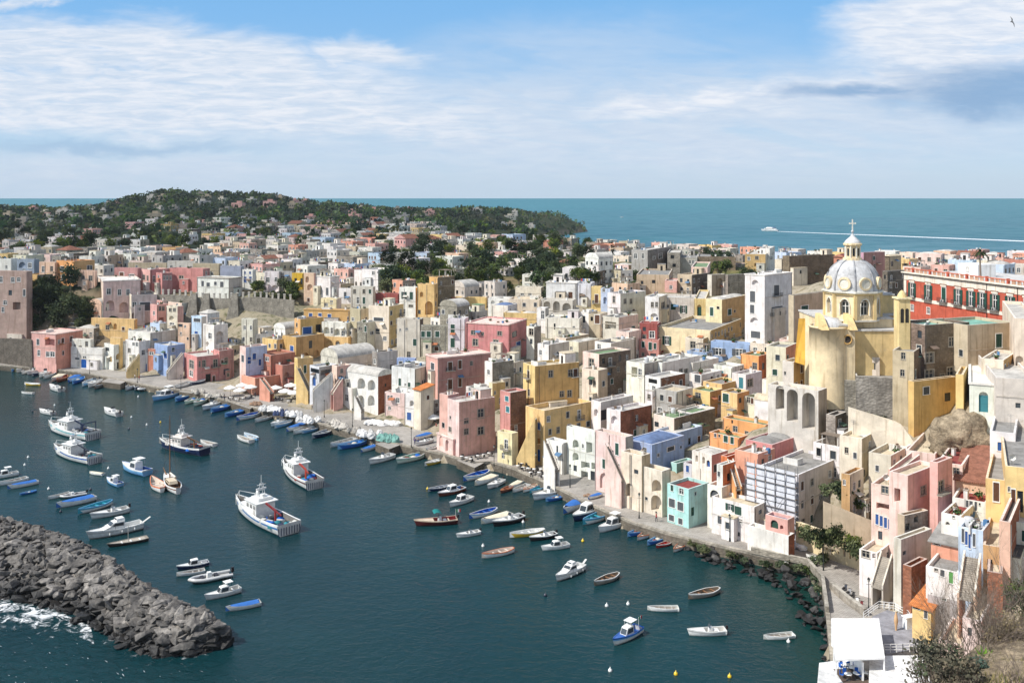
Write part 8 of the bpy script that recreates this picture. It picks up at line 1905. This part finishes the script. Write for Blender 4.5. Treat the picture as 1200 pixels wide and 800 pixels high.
for i in range(900):
    X, Y = RG.uniform(-900,100), RG.uniform(1000,1480); z = ground(X, Y)
    if z < 12 or kk > 75: continue
    x, y = proj((X, Y, z))
    if x < 0 or x > 640: continue
    w, d, h = RG.uniform(8,17), RG.uniform(7,11), RG.uniform(7,11); c = RG.choice([PAL['WS'], PAL['G'], PAL['TN'], PAL['GS'], PAL['C'], PAL['P']]); mb.box((X, Y, z-2),(w, d, h), RG.uniform(-.5, .5), c,0); mb.box((X+RG.uniform(-2,2), Y, z-2+h),(w*.4, d*.5,2.4),0, c,0); kk += 1
    for q in range(int(w/3)): mb.box((X-w*.4+3*q, Y-d/2, z+h*.35),(1.0, .5,1.6),0, DARK,0)
tag(mb.build('hillside_houses','plaster'),'tiny pale houses scattered through the woods of the far hill','houses', None,'stuff')
# near bank at the lower right corner
cr = [(1040,840,47),(1085,806,50),(1140,776,52),(1170,750,55),(1200,708,60),(1270,640,70)]
C_ = [pd(*c) for c in cr]; rows = []
for k in range(9):
    t = k/8; rows.append([c+Vector((2.5,-15,5.5))*t+Vector((RG.uniform(-.3, .3), RG.uniform(-.3, .3), RG.uniform(-.5, .4))) for c in C_])
low = [[c+Vector((-.8*k,2.2*k,-5.5*k-.5*k*k)) for c in C_] for k in range(4,0,-1)]; rows = low+rows
def dense(r):
    o = []
    for a, b in zip(r, r[1:]):
        for i in range(6): o.append(a.lerp(b, i/6)+Vector((0,0, RG.uniform(-.25, .25))))
    return o+[r[-1]]
rows = [dense(r) for r in rows]; m = len(rows[0]); mb = MB(); mb.mesh([v for r in rows for v in r],[(i*m+j, i*m+j+1,(i+1)*m+j+1,(i+1)*m+j) for i in range(len(rows)-1) for j in range(m-1)],(.4, .4, .4),0, True); struct(mb.build('hillside','cliff'))
def scrub(x, y, D, h, label, n, depth=4, leaf=None, col=(.30, .26, .24), spread=.5):
    o = empty('shrub', pd(x, y, D), label,'shrub','scrub on the near bank'); mb = MB()
    for k in range(n):
        a = RG.uniform(0,6.3); r0 = RG.uniform(0, h*.22); d = Vector((math.cos(a)*RG.uniform(.1, .6), math.sin(a)*RG.uniform(.1, .6),1)).normalized(); twigs(mb, Vector((math.cos(a)*r0, math.sin(a)*r0,-.6)), d, h*RG.uniform(.3, .5), .035, depth, col, spread)
    mb.build('branches','bark', o)
    if leaf: mb = MB(); leaf_crown(mb, leaf[1],(0,0, h*.45),(h*.5, h*.5, h*.4), .11, leaf[0],26); mb.build('foliage','leaf', o)
GB = [lin(c) for c in ((104,98,86),(88,86,74),(122,112,98))]
scrub(1100,812,50,3.0,'dense grey brown shrub at the bottom right',22,4,(GB+OL[:1],1500)); scrub(1126,796,52,6.0,'tall bare twiggy shrub left of the agave',12,5, spread=.38); scrub(1150,782,53,5.6,'bare twiggy shrub rising over the pink wall',12,5, spread=.38); scrub(1172,768,55,6.0,'thin bare shrub at the right bank',12,5, spread=.36)
scrub(1194,752,57,6.6,'bare branching shrub against the peach houses',12,5, spread=.36); scrub(1176,762,54,2.4,'dry tan grassy shrub on the bank',30,3,([lin((150,138,112)), lin((126,118,96))],900)); scrub(1206,722,58,2.6,'dark green leafy shrub at the right edge',6,3,(GR+DKG,1500)); scrub(1146,796,50,1.3,'blue green small shrub at the bottom edge',6,3,([lin((96,116,104)), lin((80,100,90))],700))
scrub(1122,818,48,2.6,'second grey brown shrub at the bottom edge',16,4,(GB,900)); scrub(1188,800,46,2.4,'bare low twigs on the dry bank',8,4)
o = empty('agave', pd(1155,776,51.5),'bright green agave rosette on the near bank','plant'); mb = MB()
for k in range(26):
    a = 2.4*k; el = .3+.9*k/26; L = RG.uniform(.6, .95); d = Vector((math.cos(a)*math.cos(el), math.sin(a)*math.cos(el), math.sin(el))); n = Vector((-math.sin(a), math.cos(a),0)); mb.add([-n*.06, d*L*.5-n*.1, d*L, d*L*.5+n*.1, n*.06], RG.choice([lin((130,168,62)), lin((104,146,56))]))
mb.build('rosette','leaf', o)
mb = MB()                                                             # dry grass on the bank
for k in range(5200):
    i, t = RG.randrange(len(C_)-1), RG.random(); c = C_[i].lerp(C_[i+1], t)+Vector((2.5,-15,5.5))*RG.random()*.45; a = RG.uniform(0,6.3); h = RG.uniform(.15, .5); d = Vector((math.cos(a)*.03, math.sin(a)*.03,0)); mb.add([c-d, c+d, c+Vector((RG.gauss(0, .12), RG.gauss(0, .12), h))], RG.choice([lin((170,156,118)), lin((140,132,90)), lin((110,116,70))]))
tag(mb.build('dry_grass','leaf'),'dry pale grass growing over the near bank','grass', None,'stuff')
# rock face under the chapel on the right
bm = bmesh.new(); bmesh.ops.create_icosphere(bm, subdivisions=4, radius=1)
from mathutils import noise as mnoise
for v in bm.verts: v.co *= 1+.35*mnoise.noise(v.co*1.6)+.16*mnoise.noise(v.co*4)+.07*mnoise.noise(v.co*9)
mb = MB(); bm.verts.index_update(); mb.mesh([(v.co.x*4.6, v.co.y*4.0, v.co.z*4.2) for v in bm.verts],[[v.index for v in f.verts] for f in bm.faces],(.4, .4, .4),0, True); bm.free()
tag(mb.build('rock_face','cliff', None, pd(1128,512,152)),'big weathered rock face under the chapel like white house','rock')

haze()
